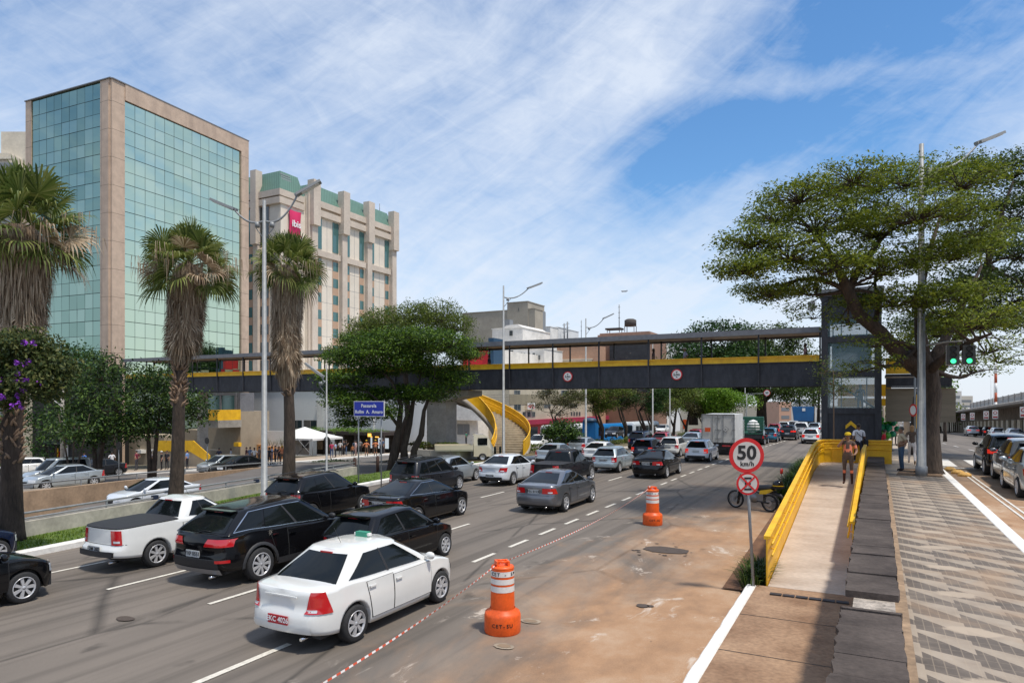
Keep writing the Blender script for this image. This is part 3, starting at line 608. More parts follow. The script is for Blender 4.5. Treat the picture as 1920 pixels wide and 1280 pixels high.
def spray(mb, base, c, r, cnt, nl, sz, rnd, tw, flat=.3, k=0, up=.9, asp=.45):
    """many small flattened sprays filling a pad: twigs end in leaf layers"""
    c = Vector(c); r = Vector(r)
    for i in range(cnt):
        q = rnd.random()*6.283; s_ = sqrt(rnd.random()); z = rnd.uniform(-1, 1)*(1-.55*s_); p = c+Vector((cos(q)*s_*r.x, sin(q)*s_*r.y, z*r.z))
        rs = rnd.uniform(.55, 1.15)*sz*5.2; clump(mb, p, (rs, rs, rs*flat), nl, sz, rnd, k=k, up=up, shell=.5, asp=asp)
        if tw is not None and rnd.random() < .45: limb(tw, base, p, .022, .006, rnd, .15, 3)
def tree(name, label, loc, pads, trunks, lm, sz, bk=None, group=None, cat='tree', rnd=None, dens=1., flat=.3, extra=None, parent_frame=0., up=.9, asp=.45, names=('crown', 'trunk')):
    """pads: (x,y,z,rx,ry,rz,count) about the tree's foot; trunks: polylines with radii; limbs reach each pad from the nearest trunk point"""
    rnd = rnd or random.Random(5); root = thing(name, label, cat, loc, parent_frame, group); tr = MB(); lf = MB(); tips = []
    for pts, rs in trunks:
        tr.tube(pts, rs, 12); n = len(pts); tips += [(Vector(p), r) for p, r in zip(pts[n//2:], rs[n//2:])]
    for pd in pads:
        c = Vector(pd[:3]); cand = min(tips, key=lambda t: (t[0]-c).length+max(0, t[0].z-c.z)*.8)
        st = cand[0]; bt = c-Vector((0, 0, pd[5]*.5)); r0 = min(cand[1]*.6, .05+.022*(bt-st).length)
        pts = limb(tr, st, bt, r0, r0*.35, rnd, .14)
        for j in range(2):
            e = c+Vector((rnd.uniform(-.7, .7)*pd[3], rnd.uniform(-.7, .7)*pd[4], rnd.uniform(-.2, .5)*pd[5])); limb(tr, pts[3], e, r0*.5, .01, rnd, .12, 4)
        spray(lf, bt, c, pd[3:6], int(pd[6]*dens), 26, sz, rnd, tr, flat, up=up, asp=asp)
    cr = lf.build(names[0], lm, root); tr.build(names[1], bk or bark, root)
    if extra: extra(root, rnd)
    return root
frond_g = leafmat('palm green', ((.045, .07, .015), (.12, .165, .03), (.27, .28, .085)), .32)
frond_d = leafmat('dead palm fronds', ((.17, .11, .065), (.33, .24, .155), (.52, .42, .30)), .2)
def fan(mb, base, d, size, rnd, droop, k=0, pet=1., roll=0.):
    d = d.normalized(); side = d.cross(Vector((0, 0, 1))); side = side.normalized() if side.length > .05 else Vector((1, 0, 0)); side = (side*cos(roll)+side.cross(d)*sin(roll)).normalized(); up = side.cross(d)
    c = base+d*pet-Vector((0, 0, .12*pet*pet)); pw = .025
    mb.add([base+side*pw, base-side*pw, c-side*pw*.6, c+side*pw*.6], [(0, 1, 2, 3)], k)
    n = 26; tw = rnd.uniform(-.4, .4)
    for i in range(n):
        a = lerp(-1.95, 1.95, i/(n-1)); l = size*(.72+.28*cos(a*.8))*rnd.uniform(.85, 1.1); r = (d*cos(a)+side*sin(a)*.95+up*(.25*sin(abs(a))+tw*sin(a)*.3)).normalized()
        w = up.cross(r).normalized()*size*.034
        m1 = c+r*l*.55; m2 = c+r*l*.82-Vector((0, 0, droop*l*.16)); e = c+r*l*.98-Vector((0, 0, droop*l*rnd.uniform(.3, .75)))
        mb.add([c, m1+w, m1-w, m2+w*.7, m2-w*.7, e], [(0, 1, 2), (1, 3, 4, 2), (3, 5, 4)], k)
def palm(label, loc, h, crown_r, skirt, trunk_r, seed, sk_r=.9, boots=.42, group='tall fan palms on the grass verge', lean=(0, 0), mess=1.):
    rnd = random.Random(seed); root = thing('fan_palm', label, 'palm tree', loc, 0, group); lx, ly = lean
    P = lambda z: Vector((lx*z/h+.06*sin(z*.7+seed), ly*z/h, z))
    tr = MB(); zs = [0, .3, 1, 2, 3.5, 5, h*.6, h*.75, h*.9, h]; rs = [trunk_r*1.5, trunk_r*1.35, trunk_r*1.2, trunk_r*1.08, trunk_r, trunk_r*.9, trunk_r*.85, trunk_r*.8, trunk_r*.75, trunk_r*.5]
    tr.tube([P(z) for z in zs], rs, 18); bt = MB(); z0 = h*boots; z = z0
    while z < h-skirt+.2:                       # criss-cross leaf boots
        for j in range(9):
            a = rnd.random()*6.283; r = trunk_r*.72; o = P(z)+Vector((cos(a)*r, sin(a)*r, 0)); t = Vector((-sin(a), cos(a), 0))*rnd.choice((-1, 1))*rnd.uniform(.06, .19); e = o+Vector((cos(a)*rnd.uniform(.08, .2), sin(a)*rnd.uniform(.08, .2), rnd.uniform(.14, .34)))+t
            bt.tube([o, o.lerp(e, .6)+Vector((0, 0, .02)), e], [.055, .04, .012], 4)
        z += .14
    tr.build('trunk', bark, root); bt.build('leaf_stubs', mat('dry leaf boots', (.27, .18, .12), .9, noise=(4, .45)), root)
    sk = MB(); ztop = h-.1                      # hanging skirt of dead fronds
    for i in range(int(3200*skirt/3)):
        q = rnd.random(); zz = ztop-q*skirt; a = rnd.random()*6.283; prof = interp(q, [(0, .55), (.18, 1), (.45, .92), (.8, .6), (1, .25)]); r = trunk_r*.7+prof*(sk_r-trunk_r*.7)*rnd.uniform(.75, 1.05); o = P(zz)+Vector((cos(a)*r, sin(a)*r, 0)); l = rnd.uniform(.35, .9)
        d = Vector((cos(a)*rnd.uniform(-.12, .2), sin(a)*rnd.uniform(-.12, .2), -1)).normalized(); w = Vector((-sin(a), cos(a), 0))*rnd.uniform(.006, .017)
        m = o+d*l*.5+Vector((cos(a), sin(a), 0))*.03; sk.add([o-w*.4, o+w*.4, m+w, m-w, o+d*l], [(0, 1, 2, 3), (3, 2, 4)])
    for i in range(int(26*skirt)):
        q = rnd.random(); zz = ztop-q*skirt*.8; a = rnd.random()*6.283; o = P(zz)+Vector((cos(a), sin(a), 0))*trunk_r*.6; fan(sk, o, Vector((cos(a)*.35, sin(a)*.35, -1)), .75, rnd, .5, 0, .45)
    core = MB(); qs = [i/8 for i in range(9)]; core.tube([P(ztop-q*skirt) for q in qs], [trunk_r*.6+interp(q, [(0, .5), (.18, 1), (.45, .92), (.8, .55), (1, .1)])*(sk_r-trunk_r*.6)*.78 for q in qs], 14); core.build('inner_thatch', mat('brown thatch', (.12, .08, .05), .95, noise=(3, .5)), root)
    sk.build('dead_frond_skirt', frond_d, root)
    cr = MB(); base = P(h)
    for i in range(62):
        el = radians(lerp(84, -32, (i/62)**.85)); a = i*2.399+rnd.uniform(-.2, .2); d = Vector((cos(a)*cos(el), sin(a)*cos(el), sin(el))); fan(cr, base+Vector((0, 0, -.25*(i/62))), d, crown_r*rnd.uniform(.36, .50), rnd, lerp(.12, 1.0, i/62), 1 if rnd.random() < .02+.16*(i/62)*mess else 0, crown_r*rnd.uniform(.42, .62), rnd.uniform(-1.1, 1.1))
    for i in range(int(34*mess)):                     # straw coloured hanging flower stalks and threads
        a = rnd.random()*6.283; r = crown_r*rnd.uniform(.4, .95); o = base+Vector((cos(a)*r, sin(a)*r, rnd.uniform(-.4, .4)))
        for j in range(4):
            p = o+Vector((rnd.gauss(0, .12), rnd.gauss(0, .12), 0)); l = rnd.uniform(.4, 1.1); cr.add([p, p+Vector((.02, .01, 0)), p+Vector((rnd.gauss(.02, .06), rnd.gauss(0, .06), -l))], [(0, 1, 2)], 1)
    cr.build('fronds', [frond_g, frond_d], root); return root
def bush(label, loc, r, lm, n, sz, name='shrub', cat='shrub', group=None, seed=3, stem=0., flat=1.):
    rnd = random.Random(seed); root = thing(name, label, cat, loc, 0, group); lf = MB()
    for i in range(n): 
        q = rnd.random()*6.283; z = rnd.uniform(-.8, .95); s_ = sqrt(1-z*z)*.8; clump(lf, (cos(q)*s_*r[0]*.7, sin(q)*s_*r[1]*.7, stem+r[2]+z*r[2]*.75), (r[0]*.38, r[1]*.38, r[2]*.3), 60, sz, rnd, up=.6)
    lf.build('foliage', lm, root); st = MB()
    for j in range(5): st.tube([(rnd.uniform(-.06, .06), rnd.uniform(-.06, .06), 0), (rnd.uniform(-.25, .25)*r[0], rnd.uniform(-.25, .25)*r[1], stem+r[2])], [.05, .02], 6)
    st.build('stem', bark, root); return root
# ------------------------------------------------ the ground, carriageways and pavements
def nodes_of(m): t = m.node_tree; return t, t.nodes['Principled BSDF']
def noise_at(t, scale, stretch=(1, 1, 1), det=8, rough=.6, loc=(0, 0, 0), dist=0.):
    tc = t.nodes.new('ShaderNodeTexCoord'); mp = t.nodes.new('ShaderNodeMapping'); mp.inputs['Scale'].default_value = stretch; mp.inputs['Location'].default_value = loc; t.links.new(tc.outputs['Object'], mp.inputs[0])
    n = t.nodes.new('ShaderNodeTexNoise'); n.inputs['Scale'].default_value = scale; n.inputs['Detail'].default_value = det; n.inputs['Roughness'].default_value = rough; n.inputs['Distortion'].default_value = dist; t.links.new(mp.outputs[0], n.inputs[0]); return n.outputs[0]
def objxyz(t):
    tc = t.nodes.new('ShaderNodeTexCoord'); s = t.nodes.new('ShaderNodeSeparateXYZ'); t.links.new(tc.outputs['Object'], s.inputs[0]); return s.outputs
def mix(t, f, a, b, mode='MIX'):
    m = t.nodes.new('ShaderNodeMixRGB'); m.blend_type = mode
    for i, x in enumerate((f, a, b)):
        if isinstance(x, (int, float)): m.inputs[i].default_value = x if i == 0 else (x, x, x, 1)
        elif isinstance(x, tuple): m.inputs[i].default_value = (*x, 1)
        else: t.links.new(x, m.inputs[i])
    return m.outputs[0]
asphalt = mat('worn asphalt', (.15, .13, .115), .85); t_, b_ = nodes_of(asphalt)
o_ = ramp(t_, noise_at(t_, .35, (1, .35, 1), 6), [(.3, (.125, .106, .088)), (.7, (.20, .168, .138))])
o_ = mix(t_, 1., o_, ramp(t_, noise_at(t_, 1., (3.2, .035, 1), 4, .5, (3, 0, 0)), [(.38, .72), (.55, 1.02)]), 'MULTIPLY')
o_ = mix(t_, 1., o_, ramp(t_, noise_at(t_, 90, (1, 1, 1), 2, .7), [(.25, .72), (.75, 1.25)]), 'MULTIPLY')
crk = t_.nodes.new('ShaderNodeTexVoronoi'); crk.feature = 'DISTANCE_TO_EDGE'; crk.inputs['Scale'].default_value = .33
dn = t_.nodes.new('ShaderNodeTexCoord'); dm = t_.nodes.new('ShaderNodeMapping'); dm.inputs['Scale'].default_value = (1, .45, 1); t_.links.new(dn.outputs['Object'], dm.inputs[0])
wob = mix(t_, .22, dm.outputs[0], t_.nodes.new('ShaderNodeTexNoise').outputs[1]); t_.links.new(wob, crk.inputs['Vector'])
lines = ramp(t_, crk.outputs[0], [(.0, .45), (.016, 1.)]); msk = ramp(t_, noise_at(t_, .3, loc=(9, 2, 0)), [(.42, 0.), (.5, 1.)])
o_ = mix(t_, msk, o_, mix(t_, 1., o_, lines, 'MULTIPLY'))
X_ = objxyz(t_)
dirt = vm(t_, 'MULTIPLY', ramp(t_, vm(t_, 'ADD', vm(t_, 'MULTIPLY', vm(t_, 'ADD', X_[0], 9.5), .105), vm(t_, 'MULTIPLY', vm(t_, 'SUBTRACT', noise_at(t_, .42, (1, .6, 1), 6, .62, (1, 7, 0), .5), .5), 1.1)), [(.28, 0.), (.62, 1.)]),
          ramp(t_, vm(t_, 'DIVIDE', X_[1], 60), [(.36, 1.), (.62, .0)]))
dcol = ramp(t_, noise_at(t_, .8, (1, .7, 1), 8, .65, (4, 4, 0)), [(.30, (.27, .155, .085)), (.5, (.42, .24, .125)), (.7, (.52, .36, .235))])
o_ = mix(t_, vm(t_, 'MULTIPLY', dirt, .88), o_, mix(t_, 1., dcol, ramp(t_, noise_at(t_, 45, det=3), [(.3, .8), (.7, 1.1)]), 'MULTIPLY'))
scr = vm(t_, 'MULTIPLY', ramp(t_, noise_at(t_, 1.15, (1, .55, 1), 9, .72, (2.5, 1.2, 0), .8), [(.585, 0.), (.66, 1.)]), ramp(t_, vm(t_, 'DIVIDE', vm(t_, 'ADD', X_[0], 8.5), 4), [(.2, 0.), (.5, 1.)]))
scr = vm(t_, 'MULTIPLY', scr, ramp(t_, vm(t_, 'DIVIDE', X_[1], 60), [(.36, 1.), (.5, 0.)])); o_ = mix(t_, vm(t_, 'MULTIPLY', scr, .8), o_, (.56, .48, .40))
oil = ramp(t_, noise_at(t_, 1.3, (.8, .45, 1), 4, .55, (5.3, 8.1, 0)), [(.26, .55), (.335, 1.)]); o_ = mix(t_, 1., o_, oil, 'MULTIPLY')
t_.links.new(o_, b_.inputs['Base Color'])
bpn = t_.nodes.new('ShaderNodeBump'); bpn.inputs['Strength'].default_value = .35; bpn.inputs['Distance'].default_value = .01; t_.links.new(noise_at(t_, 120, det=2), bpn.inputs['Height']); t_.links.new(bpn.outputs[0], b_.inputs['Normal'])
asph_far = mat('grey asphalt', (.145, .13, .12), .85, noise=(.5, .2, 40), bump=(90, .3, .01))
grass_m = mat('grass soil', (.10, .16, .025), .9, noise=(3, .4, 30)); earth = mat('earth', (.17, .085, .045), .95, noise=(2, .3, 20))
mark_m = mat('road marking paint', (.62, .58, .50), .7, noise=(14, .22)); kerb_m = mat('whitewashed kerb', (.74, .72, .68), .8, noise=(6, .12), bump=(20, .4, .02)); kerb_raw = mat('stone kerb', (.40, .34, .27), .85, noise=(5, .25))
walk_m = mat('concrete pavement', (.42, .34, .26), .85, noise=(1., .2, 12), bump=(40, .2, .01))
def strip(name, m, lf, rf, s0, s1, ds=2., zf=TZ, off=0., nt=4, kind=True, skirt=0.):
    mb = MB(); n = max(1, int((s1-s0)/ds)); rows = []
    for i in range(n+1):
        s = lerp(s0, s1, i/n); a, b = lf(s), rf(s); row = []
        for j in range(nt+1): t = lerp(a, b, j/nt); row.append(Vector((t, s, zf(s, t)+off)))
        if skirt: row = [row[0]-Vector((0, 0, skirt))]+row+[row[-1]-Vector((0, 0, skirt))]
        rows.append(row)
    mb.grid(rows, 0, flip=True, smooth=False)
    if skirt:
        for r in (rows[0], rows[-1]): mb.add([r[1], r[-2], r[-1], r[0]], [(0, 1, 2, 3)])
    o = mb.build(name, m, None, (0, 0, 0), ROT)
    return struct(o) if kind else o
cst = lambda v: (lambda s: v)
KL = [(-14, -18.6), (10.6, -19.8), (25.4, -22.2), (36, -23.6), (44, -23.9), (55, -22.), (66, -18.6), (80, -18.6), (300, -18.6)]
kerbL = lambda s: interp(s, KL)+(bend(s) if s > 60 else bend(s)*max(0, (s-44)/16) if s > 44 else 0)
kerbR = lambda s: (-2.2 if s < 14.9 else interp(s, [(15, -2.75), (45, -3.4), (48, -3.4)])+bend(s))
strip('avenue', asphalt, lambda s: kerbL(s)-.2, lambda s: kerbR(s)+.1, -14, 210, 2., TZ, 0, 12)
# the land under everything: one sheet out to the horizon, lowered where the underpass is cut
TN = [(-20, -18.4), (0, -20.), (11.6, -22.8), (19.5, -24.4), (26, -25.9), (32, -27.3), (40, -28.6)]       # near retaining wall
TF = [(-20, -28.6), (8, -32.), (16.3, -34.), (23.5, -36), (34.5, -38.3), (40.6, -36.2)]                    # far retaining wall
FK = [(-30, -56), (30, -53.5), (47.6, -51.5), (60, -48.5), (75, -45.5), (95, -41.), (140, -31), (200, -12)]   # kerb of the far pavement
trz = lambda s: interp(s, [(-20, -5.4), (5, -2.6), (21, -1.15), (36, -.62), (41, -.62)])
mb = MB(); ss = [-400, -60, -20, -10]+list(range(-8, 60, 2))+[64, 70, 80, 95, 120, 150, 200, 260, 400, 900, 4000]; ts = [-3000, -600, -200, -110, -80, -66]+[x*1.5-60 for x in range(0, 36)]+[-4, -2, -.12, .3, 2.4, 2.7, 6, 12, 20, 40, 120, 600, 3000]; rows = []
for s in ss:
    r = []
    for t in ts:
        z = TZ(s, t)-.12 if t < -1.9 else ((RZ(s) if t > 2.5 else (1.2 if s < 60 else RZ(s)))-.3 if t > .2 else -.3)
        if t > -3.9 and t <= .2 and s > 30: z = -.2
        if s < 41 and interp(s, TF)-1.2 < t < interp(s, TN)+1.2: z = min(z, trz(s)-.3)
        if s >= 400: z = -14.
        if s >= 900: z = -18.
        if t < -200 or t > 120: z = min(z, -6)
        r.append(Vector((t, s, z)))
    rows.append(r)
mb.grid(rows, 0, flip=True, smooth=False); g = mb.build('ground', mat('ground soil and scrub', (.15, .13, .09), .95, noise=(.05, .3, 1)), None, (0, 0, 0), ROT); struct(g)
strip('grass_verge', grass_m, lambda s: interp(s, TN)-.1 if s < 32 else kerbL(s)-3.5, lambda s: kerbL(s)-.25, -14, 43, 1.5, TZ, .10, 4)
strip('underpass_road', asph_far, lambda s: interp(s, TF), lambda s: interp(s, TN)-.2, -20, 41, 2, lambda s, t: trz(s), 0., 2)
strip('middle_road', asph_far, lambda s: interp(s, [(41, -36.2), (60, -36), (100, -36)]), lambda s: interp(s, [(41, -28.6), (60, -28), (80, -28)]), 41, 75, 3, TZ, .02, 3)
strip('island', mat('island paving', (.30, .25, .19), .9, noise=(1.5, .25, 12)), lambda s: interp(s, [(-20, -41), (22, -42.3), (30, -42.8), (36, -41.2), (52, -39.5), (58, -39.0)]), lambda s: interp(s, TF)-.2 if s < 40 else interp(s, [(40, -36.4), (58, -38.4)]), -20, 58, 2, TZ, .14, 3, skirt=.2)
strip('far_road', asph_far, lambda s: interp(s, FK), lambda s: interp(s, [(-20, -40.8), (22, -42), (36, -41), (60, -38.5), (80, -27), (140, -20), (200, 0)]), -20, 200, 3, TZ, .02, 6)
strip('far_pavement', walk_m, lambda s: interp(s, FK)-7-(8 if s < 28 else 0), lambda s: interp(s, FK), -14, 200, 2, TZ, .15, 3, skirt=.2)
strip('median_island', mat('median planting soil', (.16, .13, .07), .95, noise=(1.5, .3, 9)), lambda s: kerbL(s)-interp(s, [(43, 4), (50, 6.5), (60, 8), (80, 5.5), (110, 4), (200, 3)]), lambda s: kerbL(s)-.25, 43, 200, 2, TZ, .14, 3, skirt=.2)
def kerb(name, fn, s0, s1, w, h, m, zf=TZ, ds=1.5, rag=0.):
    mb = MB(); n = int((s1-s0)/ds); rows = []; rnd = random.Random(4)
    for i in range(n+1):
        s = lerp(s0, s1, i/n); t = fn(s); z = zf(s, t); e = rnd.uniform(-1, 1)*rag
        rows.append([Vector((t-w/2+e, s, z-.25)), Vector((t-w/2+e, s, z+h-.015)), Vector((t-w/2+.02+e, s, z+h)), Vector((t+w/2-.02, s, z+h)), Vector((t+w/2, s, z+h-.02)), Vector((t+w/2, s, z-.25))])
    mb.grid(rows, 0, flip=True, smooth=False); mb.add(rows[0], [tuple(range(6))]); mb.add(rows[-1], [tuple(range(6))])
    o = mb.build(name, m, None, (0, 0, 0), ROT); return struct(o)
kerb('kerb', lambda s: kerbL(s)-.16, -14, 43, .34, .17, kerb_m)
kerb('kerb', lambda s: kerbL(s)-.16, 43, 200, .3, .17, kerb_m)
kerb('kerb', lambda s: interp(s, FK), -14, 200, .4, .19, kerb_m)
kerb('kerb', lambda s: interp(s, [(41, -27.8), (46, -28.4), (60, -28), (80, -28)]), 41, 62, .3, .17, kerb_m)
kerb('kerb', cst(-2.16), -6, 15.05, .19, .165, kerb_m, ds=.33, rag=.012)
# lane dashes, 12 mm paint sheets on the avenue
mk = MB()
def dash(t, s0, s1, w=.11, z=.012):
    b0, b1 = bend(s0), bend(s1); mk.add([(t-w/2+b0, s0, TZ(s0, t)+z), (t+w/2+b0, s0, TZ(s0, t)+z), (t+w/2+b1, s1, TZ(s1, t)+z), (t-w/2+b1, s1, TZ(s1, t)+z)], [(0, 1, 2, 3)])
for k in range(-1, 16): dash(-14.5-.02*k, 9+8.03*k, 11.1+8.03*k); dash(-11.54-.03*min(k, 5), 9.2+7.9*k, 11.3+7.9*k); dash(-17.3, 8.6+8*k, 10.7+8*k)
for a, b in ((3.2, 4.9), (6.5, 8.3), (10.6, 12)): dash(-8.46, a, b, .12)
for k in range(90): 
    a = 14.64+1.98*k; dash(-8.72-.006*min(k*2, 30)-.35*clamp((a-60)/60), a, a+1.12, .12)
mk.build('lane_marking', mark_m, None, (0, 0, 0), ROT)['kind'] = 'structure'
mk = MB(); rnd = random.Random(8)
def splat(s, t, r, k=0, st=1.8, z=.016, n=16, sz=TZ):
    pts = [(t+cos(2*pi*i/n)*r*rnd.uniform(.9, 1.08), s+sin(2*pi*i/n)*r*st*.5*rnd.uniform(.9, 1.08), sz(s, t)+z) for i in range(n)]; mk.add(pts, [tuple(range(n))], k)

for px, py, r in ((945, 1212, .12), (995, 1165, .13), (1240, 1030, 0)):
    if r: X, Y = P_at(px, py, 0); s, t = ST(X, Y); splat(s, t, r*1.6, 0, 1.3); splat(s, t, r, 2, 1.3, .02)
X, Y = P_at(1248, 1031, 0); s, t = ST(X, Y); splat(s, t, .62, 1, 1.3); 
for i in range(26): splat(s+rnd.gauss(0, .4), t+rnd.gauss(0, .45), rnd.uniform(.02, .08), 1, 1.3, .018, 8)
X, Y = P_at(1205, 1136, 0); s, t = ST(X, Y); splat(s, t, .13, 1); splat(s+.05, t+.14, .07, 1)
X, Y = P_at(235, 1160, 0); s, t = ST(X, Y); splat(s, t, .2, 1, 1.2)
for i in range(60): splat(rnd.uniform(6, 22), rnd.uniform(-14, -3), rnd.uniform(.006, .022), rnd.choice((0, 0, 1)), 1., .014, 6)
mk.build('road_stains', [mat('lime scrape', (.29, .235, .175), .9, noise=(6, .3)), mat('oil stain', (.075, .055, .042), .7), mat('filled core hole', (.24, .17, .11), .9)], None, (0, 0, 0), ROT)['kind'] = 'structure'
# near the camera, right: service pavement, ramp, stone wall, patterned pavement
slab_m = mat('stained concrete slab', (.33, .20, .12), .85, noise=(.9, .35, 14), cols=((.22, .12, .065), (.44, .28, .17)), bump=(30, .25, .01))
strip('service_pavement', slab_m, cst(-2.06), cst(-.2), -6, 15.1, 1.5, lambda s, t: .155, 0, 2)
mk = MB()
for s in (5.2, 7.1, 9.0, 10.9, 12.9): mk.add([(-2.06, s, .159), (-.2, s, .159), (-.2, s+.02, .159), (-2.06, s+.02, .159)], [(0, 1, 2, 3)])
mk.build('slab_joints', black_m, None, (0, 0, 0), ROT)['kind'] = 'structure'
RS, RE = 15.2, 29.2
rampz = lambda s, t=0: interp(s, [(RS, .16), (RE, 1.3), (40, 1.3)])
ramp_m = mat('brushed ramp concrete', (.50, .385, .30), .85, noise=(.7, .2, 10), cols=((.40, .315, .25), (.58, .49, .41)), bump=(30, .25, .01), stretch=(1, 2, 1))
strip('ramp', ramp_m, cst(-1.84), cst(-.2), RS-.1, 34., .8, rampz, 0, 2, skirt=1.2)
gm_ = MB()
for i in range(6): gm_.box((-1.62+i*.24, 14.5, .172), (.215, .13, .02))
tag(gm_.build('drain_grate', dark_steel, None, (0, 0, 0), ROT), 'narrow steel drain grating across the foot of the ramp', 'drain grate')
slate = mat('dark slate coping', (.06, .045, .04), .88, spec=.25, noise=(1.3, .3, 22), cols=((.05, .039, .034), (.125, .10, .086)), bump=(7, .8, .03), stretch=(1, 1.2, 1)); rubble = mat('rubble mortar', (.36, .31, .26), .95, noise=(9, .5), bump=(9, 1., .08))
wl = thing('stone_wall', 'low stone wall capped with dark slate slabs between the ramp and the patterned pavement', 'wall', (0, 0, 0)); wb_ = MB(); wx = lambda s: .012*(s-6)
for s in range(-4, 34): wb_.add([(x+wx(s+k), s+k, z) for k in (0, 1) for x in (-.2, .26) for z in (-.05, 1.50)], [(0, 1, 3, 2), (4, 6, 7, 5), (1, 5, 7, 3), (0, 2, 6, 4), (2, 3, 7, 6), (0, 4, 5, 1)])
wb_.build('wall_core', rubble, wl); rnd = random.Random(21); s = 2.; k = 0
edge = [-.28]
while s < 33.4:
    ln = rnd.uniform(.55, 1.05) if s < 14 else rnd.uniform(.9, 1.6); z0 = 1.5; z1 = 1.575+rnd.uniform(-.01, .012); cb = MB()
    if 8.95 < s < 9.2: s = 9.75; continue
    if s < 9.0 and s+ln > 9.0: ln = 9.0-s
    if s > 9.6: z1 += .02
    n = 7; left = [(-.30+rnd.uniform(-.022, .02)+wx(s), s+.012+(ln-.02)*i/n) for i in range(n+1)]; right = [(.31+rnd.uniform(-.012, .014)+wx(s), s+.012+(ln-.02)*i/n) for i in range(n+1)]
    pl = left+right[::-1]; cb.prism([(x, y) for x, y in pl], z0, z1); cb.build('coping_slab', slate, wl); s += ln; k += 1
# mosaic pavement
pav = mat('black and white mosaic pavement', (.4, .36, .3), .75); t_, b_ = nodes_of(pav); X_ = objxyz(t_)
# interlocking grey and pale shapes in staggered rows, laid in 20 cm tiles
u = vm(t_, 'MULTIPLY', X_[0], 1/.52); vv = vm(t_, 'MULTIPLY', X_[1], 1/.70); ju = vm(t_, 'FLOOR', u); pu = vm(t_, 'SUBTRACT', u, ju)
sk_ = vm(t_, 'MULTIPLY', vm(t_, 'ABSOLUTE', vm(t_, 'SUBTRACT', pu, .5)), .62); stg = vm(t_, 'MULTIPLY', vm(t_, 'MODULO', vm(t_, 'ADD', ju, 100), 2), .5)
q_ = vm(t_, 'ADD', vm(t_, 'ADD', vv, stg), vm(t_, 'MULTIPLY', pu, .30)); qf = vm(t_, 'SUBTRACT', q_, vm(t_, 'FLOOR', q_))
wide = vm(t_, 'SUBTRACT', .80, vm(t_, 'MULTIPLY', pu, .50)); gry = vm(t_, 'LESS_THAN', qf, wide)
wear = noise_at(t_, 1.2, det=6, loc=(3, 8, 0)); mixf = vm(t_, 'MULTIPLY', gry, ramp(t_, wear, [(.28, .6), (.5, .98)]))
light = ramp(t_, noise_at(t_, 2.2, det=7), [(.3, (.26, .205, .155)), (.7, (.38, .315, .245))]); dk = ramp(t_, noise_at(t_, 3., det=7, loc=(5, 0, 0)), [(.3, (.085, .068, .055)), (.7, (.155, .125, .10))])
o_ = mix(t_, mixf, light, dk)
def groove(c, per, w): q = vm(t_, 'MULTIPLY', c, 1/per); f = vm(t_, 'SUBTRACT', q, vm(t_, 'FLOOR', q)); return vm(t_, 'LESS_THAN', f, w)
gr = vm(t_, 'MAXIMUM', groove(X_[0], .1, .11), vm(t_, 'MULTIPLY', groove(X_[1], .2, .06), .8)); o_ = mix(t_, vm(t_, 'MULTIPLY', gr, .38), o_, (.36, .285, .205))
o_ = mix(t_, ramp(t_, noise_at(t_, .55, det=6, loc=(1, 3, 0), dist=.4), [(.52, 0.), (.74, .8)]), o_, (.36, .235, .14))
dx_ = vm(t_, 'DIVIDE', vm(t_, 'SUBTRACT', vm(t_, 'SUBTRACT', X_[0], 1.0), vm(t_, 'MULTIPLY', X_[1], .010)), .30); qy = vm(t_, 'DIVIDE', X_[1], 1.75); dy_ = vm(t_, 'DIVIDE', vm(t_, 'SUBTRACT', vm(t_, 'SUBTRACT', qy, vm(t_, 'FLOOR', qy)), .5), .105)
rr = vm(t_, 'ADD', vm(t_, 'ADD', vm(t_, 'MULTIPLY', dx_, dx_), vm(t_, 'MULTIPLY', dy_, dy_)), vm(t_, 'MULTIPLY', vm(t_, 'SUBTRACT', noise_at(t_, 7, det=6), .5), 1.6))
o_ = mix(t_, ramp(t_, rr, [(.55, .85), (1., 0.)]), o_, (.42, .335, .25))
t_.links.new(o_, b_.inputs['Base Color'])
strip('patterned_pavement', pav, lambda s: .27+wx(s), cst(2.5), -4, 29.3, 2., lambda s, t: 1.3, 0., 2)
strip('gutter_edge', mat('tan mortar edge', (.34, .235, .15), .9, noise=(3, .3, 15)), lambda s: .262+wx(s), lambda s: .42+wx(s), -4, 29.3, 2., lambda s, t: 1.305, 0., 1)
strip('plain_pavement', walk_m, lambda s: .3 if s < 34 else (1.0 if s < 46 else (-1.5)), lambda s: 2.5+(max(0, s-50)*.03), 29.3, 150, 1.5, lambda s, t: 1.302 if s < 42 else RZ(s)+.15, 0., 2, skirt=.6)
def planter_earth():
    mk = MB(); mk.prism([(.95, 28.9), (2.4, 28.9), (2.45, 31.5), (1.2, 31.6)], 1.305, 1.33); o = mk.build('tree_pit_earth', mat('leaf litter', (.19, .12, .07), .95, noise=(14, .5), bump=(20, .8, .03)), None, (0, 0, 0), ROT); struct(o)
planter_earth()
kerb('kerb', lambda s: 2.6+max(0, s-50)*.03, -4, 150, .26, .15, kerb_m, lambda s, t: RZ(s) if s > 42 else 1.16)
strip('airport_road', asphalt, lambda s: 2.7+max(0, s-50)*.03, lambda s: interp(s, [(-10, 14), (60, 14), (300, 16)]), -14, 300, 2.5, lambda s, t: RZ(s), 0, 6)
strip('forecourt_pavement', walk_m, cst(15.2), cst(40), 20, 300, 4, lambda s, t: RZ(s)+.16, 0, 2, skirt=.4)
mk = MB()
for ta in (3.35, 3.52): mk.add([(ta, -4, 1.162), (ta+.06, -4, 1.162), (ta+.06, 33.2, 1.162), (ta, 33.2, 1.162)], [(0, 1, 2, 3)])
